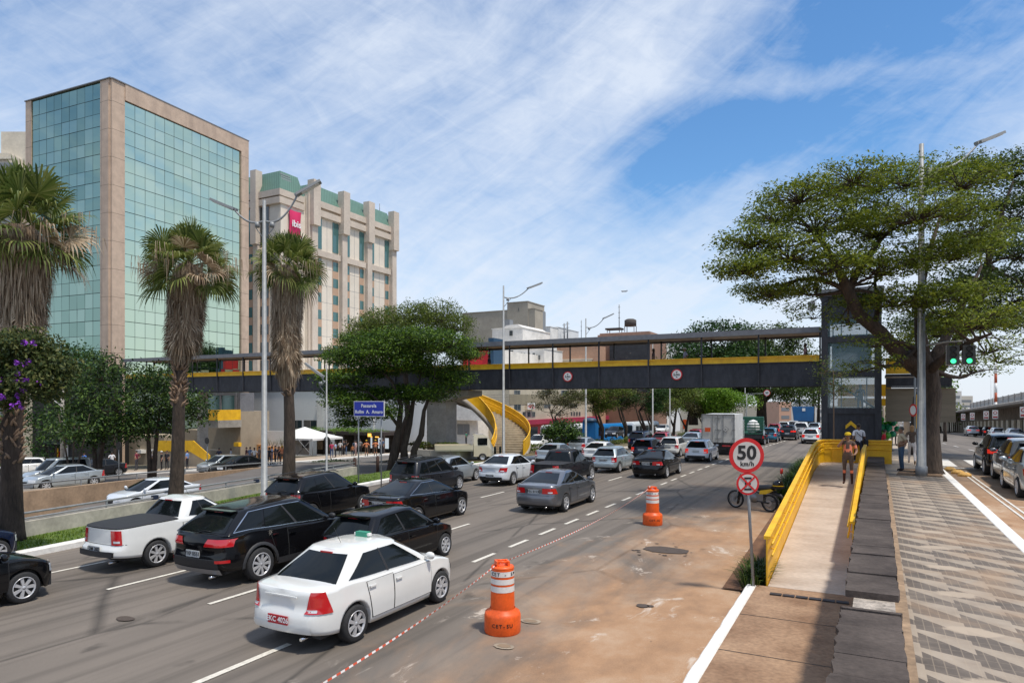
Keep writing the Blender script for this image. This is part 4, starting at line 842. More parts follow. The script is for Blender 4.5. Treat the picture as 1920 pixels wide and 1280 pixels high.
for i in range(7): a = 2.9+i*1.25; mk.add([(a, 35.6, 1.162), (a+.62, 35.6, 1.162), (a+.62, 39.8, 1.162), (a, 39.8, 1.162)], [(0, 1, 2, 3)])
mk.add([(2.8, 34.7, 1.162), (13, 34.7, 1.162), (13, 35.0, 1.162), (2.8, 35.0, 1.162)], [(0, 1, 2, 3)])
for k in range(12): mk.add([(6+k*.0, 52+k*9, RZ(52+k*9)+.03), (6.12, 52+k*9, RZ(52+k*9)+.03), (6.12, 55+k*9, RZ(55+k*9)+.03), (6, 55+k*9, RZ(55+k*9)+.03)], [(0, 1, 2, 3)])
mk.build('crossing_marking', mat('bright marking', (.66, .63, .58), .7, noise=(9, .18)), None, (0, 0, 0), ROT)['kind'] = 'structure'
# yellow tactile blocks heaped at the crossing kerb
for i, (a, b) in enumerate(((3.02, 33.4), (3.18, 32.2), (3.3, 31.2))):
    mk = MB(); mk.lathe([(.24, 0), (.22, .09), (.12, .15), (.0, .17)], (0, 0, 0), 12); o = mk.build('lane_stud', mat('faded yellow stud', (.62, .36, .10), .7, noise=(8, .3)), None, W(b, a, 1.15)); tag(o, ['rounded faded yellow lane stud nearest the zebra crossing', 'rounded faded yellow lane stud in the middle of the row of three', 'rounded faded yellow lane stud nearest the camera'][i], 'road stud', 'yellow studs by the crossing')
# grass as blades on the verge, stuff
gb = MB(); rnd = random.Random(2)
for i in range(15000):
    s = rnd.uniform(-6, 42)**1.; 
    if s > 30 and rnd.random() < .5: continue
    t = rnd.uniform(interp(s, TN)+.5 if s < 32 else kerbL(s)-3.3, kerbL(s)-.35); z = TZ(s, t)+.1; h = rnd.uniform(.04, .1); a = rnd.random()*6.28; w = .02
    gb.add([(t-cos(a)*w, s-sin(a)*w, z), (t+cos(a)*w, s+sin(a)*w, z), (t+rnd.gauss(0, .03), s+rnd.gauss(0, .03), z+h)], [(0, 1, 2)])
tag(gb.build('grass', leafmat('lawn blades', ((.07, .13, .012), (.13, .21, .02), (.22, .28, .045)), .3), None, (0, 0, 0), ROT), kind='stuff')
# ------------------------------------------------ retaining walls of the underpass
def retaining(label, line, s0, s1, up, down, th, m, railing, posts=3.2, side=1):
    root = thing('retaining_wall', label, 'wall', (0, 0, 0)); mb = MB(); n = int((s1-s0)/1.5); rows = []
    for i in range(n+1):
        s = lerp(s0, s1, i/n); t = interp(s, line); zt = TZ(s, t)+up(s); zb = trz(s)-down
        rows.append([Vector((t-th/2, s, zb)), Vector((t-th/2, s, zt)), Vector((t+th/2, s, zt)), Vector((t+th/2, s, zb))])
    mb.grid(rows, 0, smooth=False, flip=True)
    for r in (rows[0], rows[-1]): mb.add(r, [(0, 1, 2, 3)])
    mb.build('wall', m, root)
    Pw = lambda s, dz: Vector((interp(s, line), s, TZ(s, interp(s, line))+up(s)+dz)); ra = MB(); pp = [lerp(s0, s1, i/24) for i in range(25)]
    for dz, r in railing: ra.tube([Pw(s, dz) for s in pp], r, 8)
    ra.build('handrail', grey_metal, root); s = s0+.5; k = 0
    while s < s1:
        p = MB(); p.box(Pw(s, railing[0][0]/2), (.05, .05, railing[0][0])); p.build('rail_post', grey_metal, root); s += posts; k += 1
        if side == 1 and k % 2: q = MB(); q.box(Pw(s-.9, .09), (.16, .2, .15)); q.build('rail_clamp', mat('dark blue clamp', (.02, .03, .06), .5), root)
    return root
retaining('cream rendered retaining wall with a double pipe rail on top beside the grass verge', TN, -16, 32, lambda s: .56, .3, .36, cement, ((.24, .035), (.07, .035)), 3.0)
retaining('tan concrete retaining wall with a single pipe rail on the far side of the underpass', TF, -16, 40, lambda s: interp(s, [(0, .45), (30, .5), (36, .5), (40, .12)]), .3, .34, mat('tan concrete', (.38, .26, .165), .85, noise=(.9, .25, 8)), ((.32, .03), (.29, .02)), 3.6, 0)
# ------------------------------------------------ footbridge (runs across, along t, over s 44.5 to 47.4)
BS0, BS1 = 44.5, 47.5; BL, BR = -68.5, -2.45; BZ = 4.97
br = thing('footbridge', 'long covered steel footbridge with charcoal girder, yellow parapet and thin grey roof over the avenue', 'footbridge', (0, 0, 0))
m = MB()
for s in (BS0, BS1): m.bb(BL, BR, s-.02, s+.02, BZ, BZ+1.42); m.bb(BL, BR, s-.12, s+.12, BZ-.03, BZ+.03); m.bb(BL, BR, s-.10, s+.10, BZ+1.40, BZ+1.44)
m.build('girder', dark_steel, br)
m = MB(); m.bb(BL, BR, BS0+.05, BS1-.05, BZ+.75, BZ+.9); m.build('deck', concrete, br)
m = MB()
for s in (BS0-.03, BS1+.03):
    m.bb(BL, BR, s-.03, s+.03, BZ+1.446, BZ+1.80); m.box(((BL+BR)/2, s-.0, BZ+1.80), (BR-BL, .14, .05)); m.box(((BL+BR)/2, s-(.05 if s < 45 else -.05), BZ+1.71), (BR-BL, .04, .03))
m.build('yellow_parapet', yellow, br)
m = MB(); RZ0 = BZ+3.14; m.bb(BL-.3, BR, BS0-.3, BS0-.24, RZ0, RZ0+.33); m.bb(BL-.3, BR, BS1+.24, BS1+.3, RZ0, RZ0+.33); m.bb(BL-.3, BR, BS0-.237, BS1+.237, RZ0+.24, RZ0+.3); m.build('roof', dark_steel2, br)
m = MB(); m.bb(BL-.3, BR, BS0-.237, BS1+.237, RZ0+.14, RZ0+.17); m.build('roof_soffit', mat('warm soffit board', (.42, .30, .20), .6, noise=(1.5, .3)), br)
n = 19; bays = (BR-BL)/n
for i in range(n+1):
    t = BR-.04-i*bays*.9985
    for s, far in ((BS0-.10, 0), (BS1+.10, 1)):
        m = MB(); m.bb(t-.045, t+.045, s-.045, s+.045, BZ+1.37 if not far else BZ+1.5, RZ0+.14)
        if not far: m.bb(t-.05, t+.05, s-.035, s+.06, BZ, BZ+1.36)
        m.build('post', dark_steel, br)
# height limit signs
def disc_sign(parent, c, r, face, rotz=0., draw=None):
    m = MB(); m.lathe([(r, -.012), (r, .012)], (0, 0, 0), 36, 'y'); o = m.build('sign_rim', red_m, parent, c, rotz)
    m = MB(); m.lathe([(r*.80, -.017), (r*.80, -.008)], (0, 0, 0), 36, 'y'); m.build('sign_face', face, o)
    return o
face_w = mat('sign white', (.78, .76, .72), .45)
for px in (1066, 1270):
    k = at(px, 1); t = (k*BS0*cos(A)-BS0*sin(A))/(cos(A)+k*sin(A)); r = thing('clearance_sign', 'round red rimmed 5,0m clearance sign on the girder, %s' % ('nearer the middle of the bridge' if px == 1066 else 'nearer the lift tower'), 'road sign', W(BS0-.15, t, BZ+.80), ROT, 'height limit signs on the footbridge')
    o = disc_sign(r, (0, 0, 0), .36, face_w); lettering('sign_lettering', '5,0m', .22, ink, o, (0, -.022, 0), bold=.006)
    m = MB(); m.prism([(-.08, .2), (.08, .2), (0, .12)], -.022, -.014, M=Matrix.Rotation(pi/2, 4, 'X')); m.v = [(x, -abs(y), z) for x, y, z in m.v]; m.build('arrow_mark', ink, o); m = MB(); m.prism([(-.08, -.2), (.08, -.2), (0, -.12)], -.022, -.014, M=Matrix.Rotation(pi/2, 4, 'X')); m.v = [(x, -abs(y), z) for x, y, z in m.v]; m.build('arrow_mark', ink, o)
# pier and landing
pr = thing('bridge_pier', 'plain concrete pier carrying the footbridge behind the spreading tree', 'pier', (0, 0, 0)); m = MB(); m.bb(-31.2, -29.4, 45.2, 46.8, -1.2, BZ-.9); m.build('column', concrete, pr)
m = MB(); m.prism([(-33.2, BZ-.08), (-27.2, BZ-.08), (-27.2, BZ-.5), (-29.4, BZ-.9), (-31.3, BZ-.9), (-33.2, BZ-.5)], 44.9, 47.1, M=Matrix(((1, 0, 0, 0), (0, 0, 1, 0), (0, 1, 0, 0), (0, 0, 0, 1)))); m.build('pier_head', concrete, pr)
for tt in (-60.,):
    p2 = thing('bridge_pier', 'concrete pier near the stair wall at the far left end of the footbridge', 'pier', (0, 0, 0)); m = MB(); m.bb(tt+1.35, tt+1.7, 45.4, 46.4, -2.9 if tt < -9 else 0, BZ-.07); m.build('column', dark_steel if tt > -9 else concrete, p2)
# curved stair at the pier
st = thing('curved_stair', 'curving concrete stair with yellow steel sides descending from the footbridge to the median', 'staircase', (0, 0, 0))
c0 = (-30.35, 50.0); nst = 34; ztop = BZ+.85; zbot = -.45; ra, rb = 3.4, 4.1; wd_ = 1.42
def spt(q, off):          # q 0 at the foot .. 1 at the bridge
    a = pi*q; ex = 1.0; t = c0[0]+cos(a)*(ra+off); s = c0[1]+sin(a)*(rb+off)-(0 if q < .5 else (q-.5)*2*2.4*max(0, cos(pi-a))**6)
    return t+.45*(1-q), s
m = MB(); sd_ = MB()
for i in range(nst):
    q0, q1 = i/nst, (i+1)/nst; z0, z1 = lerp(zbot, ztop, q0), lerp(zbot, ztop, q1); (a0, b0), (a1, b1) = spt(q0, -wd_), spt(q0, wd_); (a2, b2), (a3, b3) = spt(q1, -wd_), spt(q1, wd_)
    m.add([(a0, b0, z0), (a1, b1, z0), (a1, b1, z1), (a0, b0, z1), (a2, b2, z1), (a3, b3, z1), (a0, b0, z0-.3), (a1, b1, z0-.3), (a2, b2, z1-.3), (a3, b3, z1-.3)], [(0, 1, 2, 3), (3, 2, 5, 4), (6, 8, 9, 7), (0, 3, 4, 8, 6), (1, 7, 9, 5, 2)])
m.build('steps', mat('stair concrete', (.40, .34, .25), .85, noise=(2, .2, 12)), st)
for off, nm in ((-wd_, 'inner_side'), (wd_, 'outer_side')):
    m = MB(); cu = MB(); rows = []; rc = []; sg = -1 if off < 0 else 1
    for i in range(49):
        q = i/48; z = lerp(zbot, ztop, q)+.08; (a, b) = spt(q, off+.05*sg); (a2, b2) = spt(q, off+.10*sg); hh = 1.12
        rows.append([Vector((a, b, z-.02)), Vector((a, b, z+hh)), Vector((a2, b2, z+hh)), Vector((a2, b2, z-.02))]); (a3, b3) = spt(q, off+.13*sg); (a4, b4) = spt(q, off-.02*sg)
        rc.append([Vector((a4, b4, z-.62 if q > .06 else z-.2)), Vector((a4, b4, z-.03)), Vector((a3, b3, z-.03)), Vector((a3, b3, z-.62 if q > .06 else z-.2)), Vector((a4, b4, z-.62 if q > .06 else z-.2))])
    m.grid([r+[r[0]] for r in rows], 0, smooth=False); m.add(rows[0], [(0, 1, 2, 3)]); m.add(rows[-1], [(0, 1, 2, 3)])
    for dz in (.55, .8): m.tube([Vector((spt(i/30, off-.06*sg)[0], spt(i/30, off-.06*sg)[1], lerp(zbot, ztop, i/30)+dz)) for i in range(31)], .025, 6)
    m.tube([Vector((spt(i/40, off+.07*sg)[0], spt(i/40, off+.07*sg)[1], lerp(zbot, ztop, i/40)+.08+1.12)) for i in range(41)], .05, 6)
    m.build(nm, yellow, st); cu.grid(rc, 0, smooth=True); cu.build('stringer', concrete, st)
# ------------------------------------------------ lift tower
tw = thing('lift_tower', 'charcoal steel and glass lift tower with a yellow chevron ending the footbridge', 'lift tower', (0, 0, 0)); T0, T1, S0_, S1_ = -2.4, .72, 43.9, 47.0; TT = 10.55
m = MB(); c = .17
for x in (T0+c, T1-c):
    for y in (S0_+c, S1_-c): m.bb(x-c, x+c, y-c, y+c, .6, TT)
lev = [1.2, 3.42, 5.60, 7.55]
for z in (3.30, 5.45, 7.45, TT-1.75):
    h = .34
    m.bb(T0+2*c, T1-2*c, S0_+.02, S0_+.3, z, z+h); m.bb(T0+2*c, T1-2*c, S1_-.3, S1_-.02, z, z+h); m.bb(T0+.02, T0+.3, S0_+2*c, S1_-2*c, z, z+h); m.bb(T1-.3, T1-.02, S0_+2*c, S1_-2*c, z, z+h)
m.build('frame', dark_steel, tw)
m = MB(); m.bb(T0+2*c, T1-2*c, S0_+.09, S0_+.12, .8, 3.3); m.bb(T0+.09, T0+.12, S0_+2*c, S1_-2*c, .8, 3.3); m.bb(T1-.12, T1-.09, S0_+2*c, S1_-2*c, .8, 3.3)
m.bb(T0+2*c, T1-2*c, S0_+.09, S0_+.12, TT-1.41, TT-.3); m.bb(T0+.09, T0+.12, S0_+2*c, S1_-2*c, TT-1.41, TT-.3); m.bb(T1-.12, T1-.09, S0_+2*c, S1_-2*c, TT-1.41, TT-.3); m.build('cladding_panel', dark_steel, tw)
m = MB(); m.bb(T0-.18, T1+.12, S0_-.2, S1_+.15, TT-.27, TT); m.bb(T0-.1, T1+.04, S0_-.12, S1_+.07, TT-.4, TT-.272); m.build('tower_roof', dark_steel2, tw)
tglass = mat('tower glass', (.20, .30, .32), .03, spec=.9, alpha=.45)
for z0, z1 in ((3.64, 5.45), (5.79, 7.45), (7.79, TT-1.75)):
    for f in range(3):
        m = MB(); 
        if f == 0: m.bb(T0+2*c, T1-2*c, S0_+.13, S0_+.15, z0, z1)
        elif f == 1: m.bb(T0+.13, T0+.15, S0_+2*c, S1_-2*c, z0, z1)
        else: m.bb(T1-.15, T1-.13, S0_+2*c, S1_-2*c, z0, z1)
        m.build('glass_pane', tglass, tw)
m = MB(); M_ = Matrix(((1, 0, 0, T0+1.56), (0, 0, 1, 0), (0, 1, 0, 2.66), (0, 0, 0, 1)))
m.prism([(-.28, -.24), (0, .02), (.28, -.24), (.28, -.02), (0, .24), (-.28, -.02)], S0_+.06, S0_+.088, M=M_); m.build('chevron', yellow, tw)
m = MB(); br_ = mat('inner bracing steel', (.20, .21, .22), .5)
m.tube([(T0+.35, S0_+.45, 5.42), (T1-.4, S0_+.45, 3.68)], .06, 6); m.tube([(T0+.35, S0_+.45, 5.8), (T1-.4, S0_+.45, 7.42)], .06, 6)
for x in (T0+.55, T0+1.0, T1-.75): m.bb(x-.03, x+.03, S1_-1.2, S1_-1.1, .8, 8.7)
m.build('bracing', br_, tw)
m = MB(); m.bb(T0+.5, T1-.5, S1_-1.45, S1_-.4, 5.75, 8.0); m.build('lift_car', mat('pale lift car', (.34, .38, .38), .3), tw)
m = MB(); m.bb(T0+.7, T1+.6, 48.9, 48.95, 4.35, 5.1); m.bb(T0+.7, T0+2.1, 48.7, 48.75, 3.7, 4.25); m.bb(T0+2.3, T1+.4, 48.8, 48.85, 3.75, 4.2); m.build('yellow_panel', yellow, tw)
m = MB(); m.tube([(T0+.1, S0_, TT-1.2), (T0-.4, S0_-.3, TT-.95)], .03, 6); m.box((T0-.5, S0_-.35, TT-.95), (.4, .12, .5), .3); m.build('floodlight', grey_metal, tw)
# landing to the right of the tower: yellow parapet, steel deck, concrete wall
ld = thing('bridge_landing', 'short footbridge landing with yellow parapet and board marked concrete wall right of the lift tower', 'bridge landing', (0, 0, 0))
m = MB(); m.bb(.95, 3.5, 45.4, 45.5, 5.62, 6.55); m.build('yellow_parapet', yellow, ld); m = MB(); m.bb(.95, 3.6, 45.3, 48.2, 5.45, 5.6); m.bb(.95, 4.2, 45.25, 45.35, 4.88, 5.38); m.bb(.95, 4.2, 45.1, 45.35, 4.80, 4.87); m.build('girder', dark_steel, ld)
m = MB(); m.bb(.95, 4.4, 45.5, 45.9, 2.85, 4.78); m.build('concrete_wall', mat('board marked concrete', (.27, .215, .15), .85, noise=(1.2, .15, 8), stretch=(.3, 1, 3), bump=(9, .3, .02)), ld)
# ------------------------------------------------ yellow ramp barriers
yb = thing('ramp_barrier', 'long yellow steel ramp barrier with two inner handrails along the planted edge', 'barrier', (0, 0, 0), group='yellow barriers of the ramp')
def barrier(root, line, h, inner, z=rampz, cap=.075, rails=(.62, .86), name='panel'):
    m = MB(); rows = []; n = len(line)
    for i, (t, s) in enumerate(line):
        a = line[max(0, i-1)]; b = line[min(n-1, i+1)]; d = Vector((b[0]-a[0], b[1]-a[1])).normalized(); nn = Vector((d.y, -d.x))*inner; zz = z(s)
        P = lambda off, zq: Vector((t+nn.x*off, s+nn.y*off, zz+zq)); rows.append([P(.0, -.12), P(.0, h-.05), P(.055, h-.05), P(.055, h), P(-cap, h), P(-cap, h-.07), P(-.03, h-.07), P(-.03, -.12)])
    m.grid([r+[r[0]] for r in rows], 0, smooth=False); m.add(rows[0], [tuple(range(8))]); m.add(rows[-1], [tuple(range(8))]); m.build(name, yellow, root)
    m = MB()
    def RP(i, off, zq):
        t, s = line[i]; a = line[max(0, i-1)]; b = line[min(n-1, i+1)]; d = Vector((b[0]-a[0], b[1]-a[1])).normalized(); return Vector((t+d.y*inner*off, s-d.x*inner*off, z(s)+zq))
    for zq in rails: m.tube([RP(i, .09, zq) for i in range(n)], .022, 8)
    for i in range(1, n-1, 2):
        for zq in rails: m.tube([RP(i, .0, zq-.02), RP(i, .09, zq-.02)], .012, 5)
    m.build('handrail', yellow, root)
ln = [(-1.86, RS+.0+i*.6) for i in range(30)]; ln = [(t, s) for t, s in ln if s < 33.0]+[(-1.83, 33.1), (-1.7, 33.5), (-1.4, 33.72), (-1.0, 33.78)]
barrier(yb, ln, 1.02, 1); 
eb = thing('ramp_barrier', 'yellow steel end barrier closing the top of the ramp in front of the tower', 'barrier', (0, 0, 0), group='yellow barriers of the ramp'); barrier(eb, [(-.98+i*.32, 33.8) for i in range(7)], 1.02, 1)
rb = thing('ramp_barrier', 'narrow yellow steel barrier seen edge on between the ramp and the slate capped wall', 'barrier', (0, 0, 0), group='yellow barriers of the ramp'); barrier(rb, [(-.30+.010*i, 17.2+i*.6) for i in range(24)], .98, -1, cap=.05)
# ------------------------------------------------ buildings
def s_at(px, t): k = (px-960)/1280; return -t*(cos(A)+sin(A)*k)/(sin(A)-cos(A)*k)
def t_at(px, s): k = (px-960)/1280; return s*(cos(A)*k-sin(A))/(cos(A)+sin(A)*k)
def Yst(s, t): return s*cos(A)-t*sin(A)
win_m = mat('window glass', (.03, .045, .05), .06, spec=.9); win_teal = mat('teal window glass', (.07, .17, .165), .08, .2, spec=.9); shut_m = mat('grey shutter', (.20, .21, .22), .5)
wallm = lambda n, c, a=.14: mat(n, c, .85, noise=(.35, a, 3), bump=(6, .15, .02))
cream = wallm('cream render', (.64, .57, .46)); beige = wallm('beige render', (.50, .44, .33)); offw = wallm('off white render', (.76, .73, .68), .16); gconc = wallm('weathered grey wall', (.37, .335, .275)); lgrey = wallm('light grey cladding', (.68, .68, .67), .05)
def building(label, t0, t1, s0, s1, z1, wall, z0=-4., cat='building', front=(), side=(), roof=.35, name='building', wm=None, rm=None, loc_rot=True, group=None, cols=None):
    """front: window rects (px0,px1,py0,py1) on the face towards the camera; side: the same on the face towards the avenue"""
    root = thing(name, label, cat, W(s0, t1, 0), ROT, group); m = MB(); w_, d_ = t1-t0, s1-s0
    m.bb(-w_, 0, 0, d_, z0, z1); m.build('wall', wall, root)
    if roof:
        m = MB(); m.bb(-w_-.12, .12, -.12, d_+.12, z1+.002, z1+roof*.4); m.bb(-w_+.2, -.2, .2, d_-.2, z1+roof*.4+.002, z1+roof*.6); m.build('roof', rm or wall, root)
    for a, b, c, d in front:
        ta, tb = t_at(a, s0)-t1, t_at(b, s0)-t1; Y = Yst(s0, (ta+tb)/2+t1); za, zb_ = zy(d, Y), zy(c, Y); window(root, (ta, tb), None, za, zb_, wm)
    for a, b, c, d in side:
        sa, sb = s_at(a, t1)-s0, s_at(b, t1)-s0; Y = Yst((sa+sb)/2+s0, t1); za, zb_ = zy(d, Y), zy(c, Y); window(root, None, (sa, sb), za, zb_, wm)
    return root
def window(root, tx, sy, z0, z1, wm=None):
    f = MB(); p = MB(); fr = .06
    if tx:
        a, b = tx; f.bb(a, b, -.05, .0-.002, z0-.05, z0); f.bb(a, b, -.03, -.002, z1, z1+fr); f.bb(a-fr, a, -.03, -.002, z0, z1); f.bb(b, b+fr, -.03, -.002, z0, z1); f.bb((a+b)/2-.025, (a+b)/2+.025, -.03, -.012, z0, z1); p.bb(a, b, -.010, -.003, z0, z1)
    else:
        a, b = sy; f.bb(.002, .05, a, b, z0-.05, z0); f.bb(.002, .03, a, b, z1, z1+fr); f.bb(.002, .03, a-fr, a, z0, z1); f.bb(.002, .03, b, b+fr, z0, z1); f.bb(.012, .03, (a+b)/2-.025, (a+b)/2+.025, z0, z1); p.bb(.003, .010, a, b, z0, z1)
    o = f.build('window', mat('window frame grey', (.30, .29, .27), .6), root); p.build('pane', wm or win_m, o); return o
# --- mirror glass office block
ob = thing('office_block', 'tall office block with green mirror glass and pink granite piers at the left', 'building', (at(210, 78), 78, 0), radians(-23.7)); ZT = 40.9
granite = mat('pink granite', (.57, .425, .315), .55, noise=(1.2, .12, 30)); t_, b_ = nodes_of(granite); src = b_.inputs['Base Color'].links[0].from_socket; X_ = objxyz(t_)
o_ = mix(t_, groove(X_[2], 3.2, .012), src, (.10, .07, .05)); t_.links.new(mix(t_, ramp(t_, noise_at(t_, .6, (1, 1, .12), 6, .6), [(.45, 0.), (.72, .45)]), o_, (.22, .155, .12)), b_.inputs['Base Color'])
m = MB(); BW, BD = 15.5, 20.6
m.bb(-1.85, -.3, -.12, 1.6, -4, ZT-.001); m.bb(-.55, .0, -.0+.003, 1.6, -4, ZT-.002); m.bb(-BW, -BW+1.05, -.12, .5, -4, ZT); m.bb(-.4, .1, 19.25, BD, -4, ZT-.001); m.bb(-.4, .1, 1.602, 19.248, 39.05, ZT-.002)
m.bb(-1.45, -.36, -.2, -.122, -4, ZT-.4)
m.build('granite_piers', granite, ob); m = MB(); m.bb(-BW+.2, -.42, .52, BD-.1, -4, ZT-.35); m.build('core_wall', black_m, ob); m = MB(); m.bb(-BW-.06, -.0, -.24, BD+.06, ZT, ZT+.12); m.bb(.0, .14, -.0, BD+.06, ZT, ZT+.12); m.build('coping', dark_steel2, ob)
mirror_g = mat('green mirror glass', (.60, .70, .53), .02, 1., island=1, cols=((.56, .665, .50), (.60, .70, .53), (.65, .74, .57))); mirror_d = mat('dimmed green mirror glass', (.27, .39, .33), .02, 1., island=1, cols=((.22, .33, .28), (.26, .385, .33), (.31, .43, .37))); mull = mat('dark mullion', (.03, .045, .045), .5)  # same glass twice; the left face's dimmer reflection is put into its colour
rnd = random.Random(17)
def tilt_pane(mb, o, a, b, h0, h1, x0, x1, nrm):
    e = [rnd.gauss(0, .0045) for _ in range(3)]; e.append(e[0]+e[2]-e[1])
    mb.add([o+a*x0+b*h0+nrm*e[0], o+a*x1+b*h0+nrm*e[1], o+a*x1+b*h1+nrm*e[2], o+a*x0+b*h1+nrm*e[3]], [(0, 1, 2, 3)])
z = 39.0; 
while z > 2:
    z2 = z-3.2
    for f in range(2):
        if f == 0: o, a, b, nr, n, x0, x1, mm_ = Vector((-.12, 1.62, 0)), Vector((0, 1, 0)), Vector((0, 0, 1)), Vector((1, 0, 0)), 13, 0, 17.6, mirror_g; zz = z; zt = z2
        else: o, a, b, nr, n, x0, x1, mm_ = Vector((-BW+1.06, -.0, 0)), Vector((1, 0, 0)), Vector((0, 0, 1)), Vector((0, -1, 0)), 9, 0, BW-1.06-1.87, mirror_d; zz = z+(1.9 if z > 38.9 else 0); zt = z2
        p = MB(); fr = MB()
        for i in range(n):
            q0, q1 = lerp(x0, x1, i/n)+.025, lerp(x0, x1, (i+1)/n)-.025
            for h0, h1 in (((zt, zt+1.42), (zt+1.47, zz-.07)) if zz-zt < 4 else ((zt, zt+1.42), (zt+1.47, zt+3.13), (zt+3.2, zz))): tilt_pane(p, o, a, b, h0, h1, q0, q1, nr)
        bk = o-nr*.03; fr.add([bk+a*x0+b*(zt-.05), bk+a*x1+b*(zt-.05), bk+a*x1+b*(zz), bk+a*x0+b*(zz)], [(0, 1, 2, 3)])
        w = fr.build('window_band', mull, ob); p.build('pane', mm_, w)
    z = z2
r = building('grey apartment slab standing out of view, mirrored in the office block', 0, 16, 0, 40, 30, wallm('mirrored grey wall', (.34, .34, .28)), name='apartment_slab'); r.location = (-115, 40, 0); r.rotation_euler = (0, 0, radians(95))
for i in range(9):
    m = MB(); m.bb(-13, -9, -.2, -.01, i*3.2, i*3.2+1.6); m.bb(-6, -2.5, -.2, -.01, i*3.2, i*3.2+1.4); m.bb(.01, .2, 5, 15, i*3.2, i*3.2+1.5); m.build('balcony_row', black_m, r)
# dark garage mouth and beige column under the block, doors
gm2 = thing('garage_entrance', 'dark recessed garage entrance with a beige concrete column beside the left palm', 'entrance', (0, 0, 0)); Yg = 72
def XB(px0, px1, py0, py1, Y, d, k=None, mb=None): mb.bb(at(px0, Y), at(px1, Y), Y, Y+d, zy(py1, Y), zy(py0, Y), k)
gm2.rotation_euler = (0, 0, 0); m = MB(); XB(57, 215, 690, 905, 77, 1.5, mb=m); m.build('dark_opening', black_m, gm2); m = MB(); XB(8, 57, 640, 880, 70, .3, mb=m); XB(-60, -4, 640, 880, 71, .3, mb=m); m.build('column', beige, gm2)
m = MB(); XB(70, 118, 828, 833, 66, 3, mb=m); XB(91, 97, 833, 885, 66, 3, mb=m); m.build('canopy_frame', dark_steel, gm2); m = MB(); XB(97.3, 107, 840, 885, 66.5, .2, mb=m); m.build('door', yellow, gm2)
m = MB(); XB(107.5, 116, 846, 885, 66.9, .2, mb=m); m.build('red_panel', red_m, gm2); m = MB(); XB(116.5, 124, 834, 885, 66.9, .3, mb=m); m.build('white_panel', white_paint, gm2)
r = thing('tower_block', 'pale concrete building top behind the office block at the far left', 'building', (0, 0, 0), 0); m = MB(); m.bb(at(2, 112), at(60, 112), 112, 125, -3, zy(247, 112)); m.build('wall', cream, r); m = MB(); m.bb(at(-60, 110), at(24, 110), 109, 123, -3, zy(287, 109)); m.bb(at(-60, 109), at(26, 109), 108.5, 109, zy(300, 109), zy(296, 109)); m.build('lower_wall', cream, r)
m = MB(); m.bb(at(-60, 106), at(20, 106), 106.5, 108, -3, zy(303, 106)); m.build('recess', shut_m, r)
# --- hotel with green mansard
ht = thing('hotel_tower', 'tall cream hotel with green mansard roof, concrete buttresses and a pink banner sign', 'building', (0, 0, 0)); hw = wallm('hotel cream panel', (.74, .66, .55), .07); hp = wallm('hotel pier concrete', (.60, .51, .42), .12); spn = wallm('hotel brown spandrel', (.50, .33, .225), .08)
TP = -85.3; sP = [s_at(px, TP) for px in (589, 645, 692, 738)]; m = MB(); S_end = s_at(743.5, TP)
m.bb(TP-15, TP-.6, 88.2, S_end, -4, 39.6); m.bb(TP-15, TP-1.0, 82.7, 88.2, -4, 39.4); m.build('wall', hw, ht)
m = MB()
for i, s in enumerate(sP):
    w = .85; m.bb(TP-.7, TP+.75, s-w, s+w, 34.6, 42.4); m.bb(TP-.7, TP+.25, s-w*.8, s+w*.8, -4, 34.59)
m.bb(TP-1.1, TP-.2, 88.25, 89.4, -4, 40); m.bb(-92.2, -90.9, 81.6, 83, 30.5, 42.9); m.bb(-92.1, -91., 82.1, 83, -4, 30.49); m.build('buttresses', hp, ht)
m = MB()
for i in range(3):
    a, b = sP[i]+.86, sP[i+1]-.86
    for z in (38.2, 36.6): m.bb(TP-.62, TP+.02, a, b, z, z+1.1)
    m.bb(TP-.62, TP-.02, a, b, 29.6, 30.6)
for z in (38.2, 36.9): m.bb(TP-15, TP-.72, 82.2, 87.9, z, z+1.05)
m.build('cornice_bands', hp, ht)
mans = mat('green ribbed roof', (.115, .215, .165), .5, noise=(1, .1)); t_, b_ = nodes_of(mans); X_ = objxyz(t_); t_.links.new(mix(t_, groove(vm(t_, 'ADD', X_[0], X_[1]), .42, .25), b_.inputs['Base Color'].links[0].from_socket, (.06, .12, .095)), b_.inputs['Base Color'])
m = MB()
def mansard(x0, x1, y0, y1, z0, z1, ins): m.add([(x0, y0, z0), (x1, y0, z0), (x1, y1, z0), (x0, y1, z0), (x0, y0+ins, z1), (x1-ins, y0+ins, z1), (x1-ins, y1, z1), (x0, y1, z1)], [(0, 1, 5, 4), (1, 2, 6, 5), (4, 5, 6, 7), (0, 4, 7, 3), (2, 3, 7, 6)])
mansard(TP-15, TP-.25, 89, S_end-.4, 39.3, 42.6, 1.9); mansard(TP-15, TP-.9, 82.4, 88., 39.25, 42.9, 1.6); m.build('mansard_roof', mans, ht)
m = MB(); 
for k in range(7): m.box((TP-1.25-k*.16, 84.8, 39.8+k*.42), (.05, 2.2, .2), 0, ry=-.4)
m.build('roof_louvres', shut_m, ht)
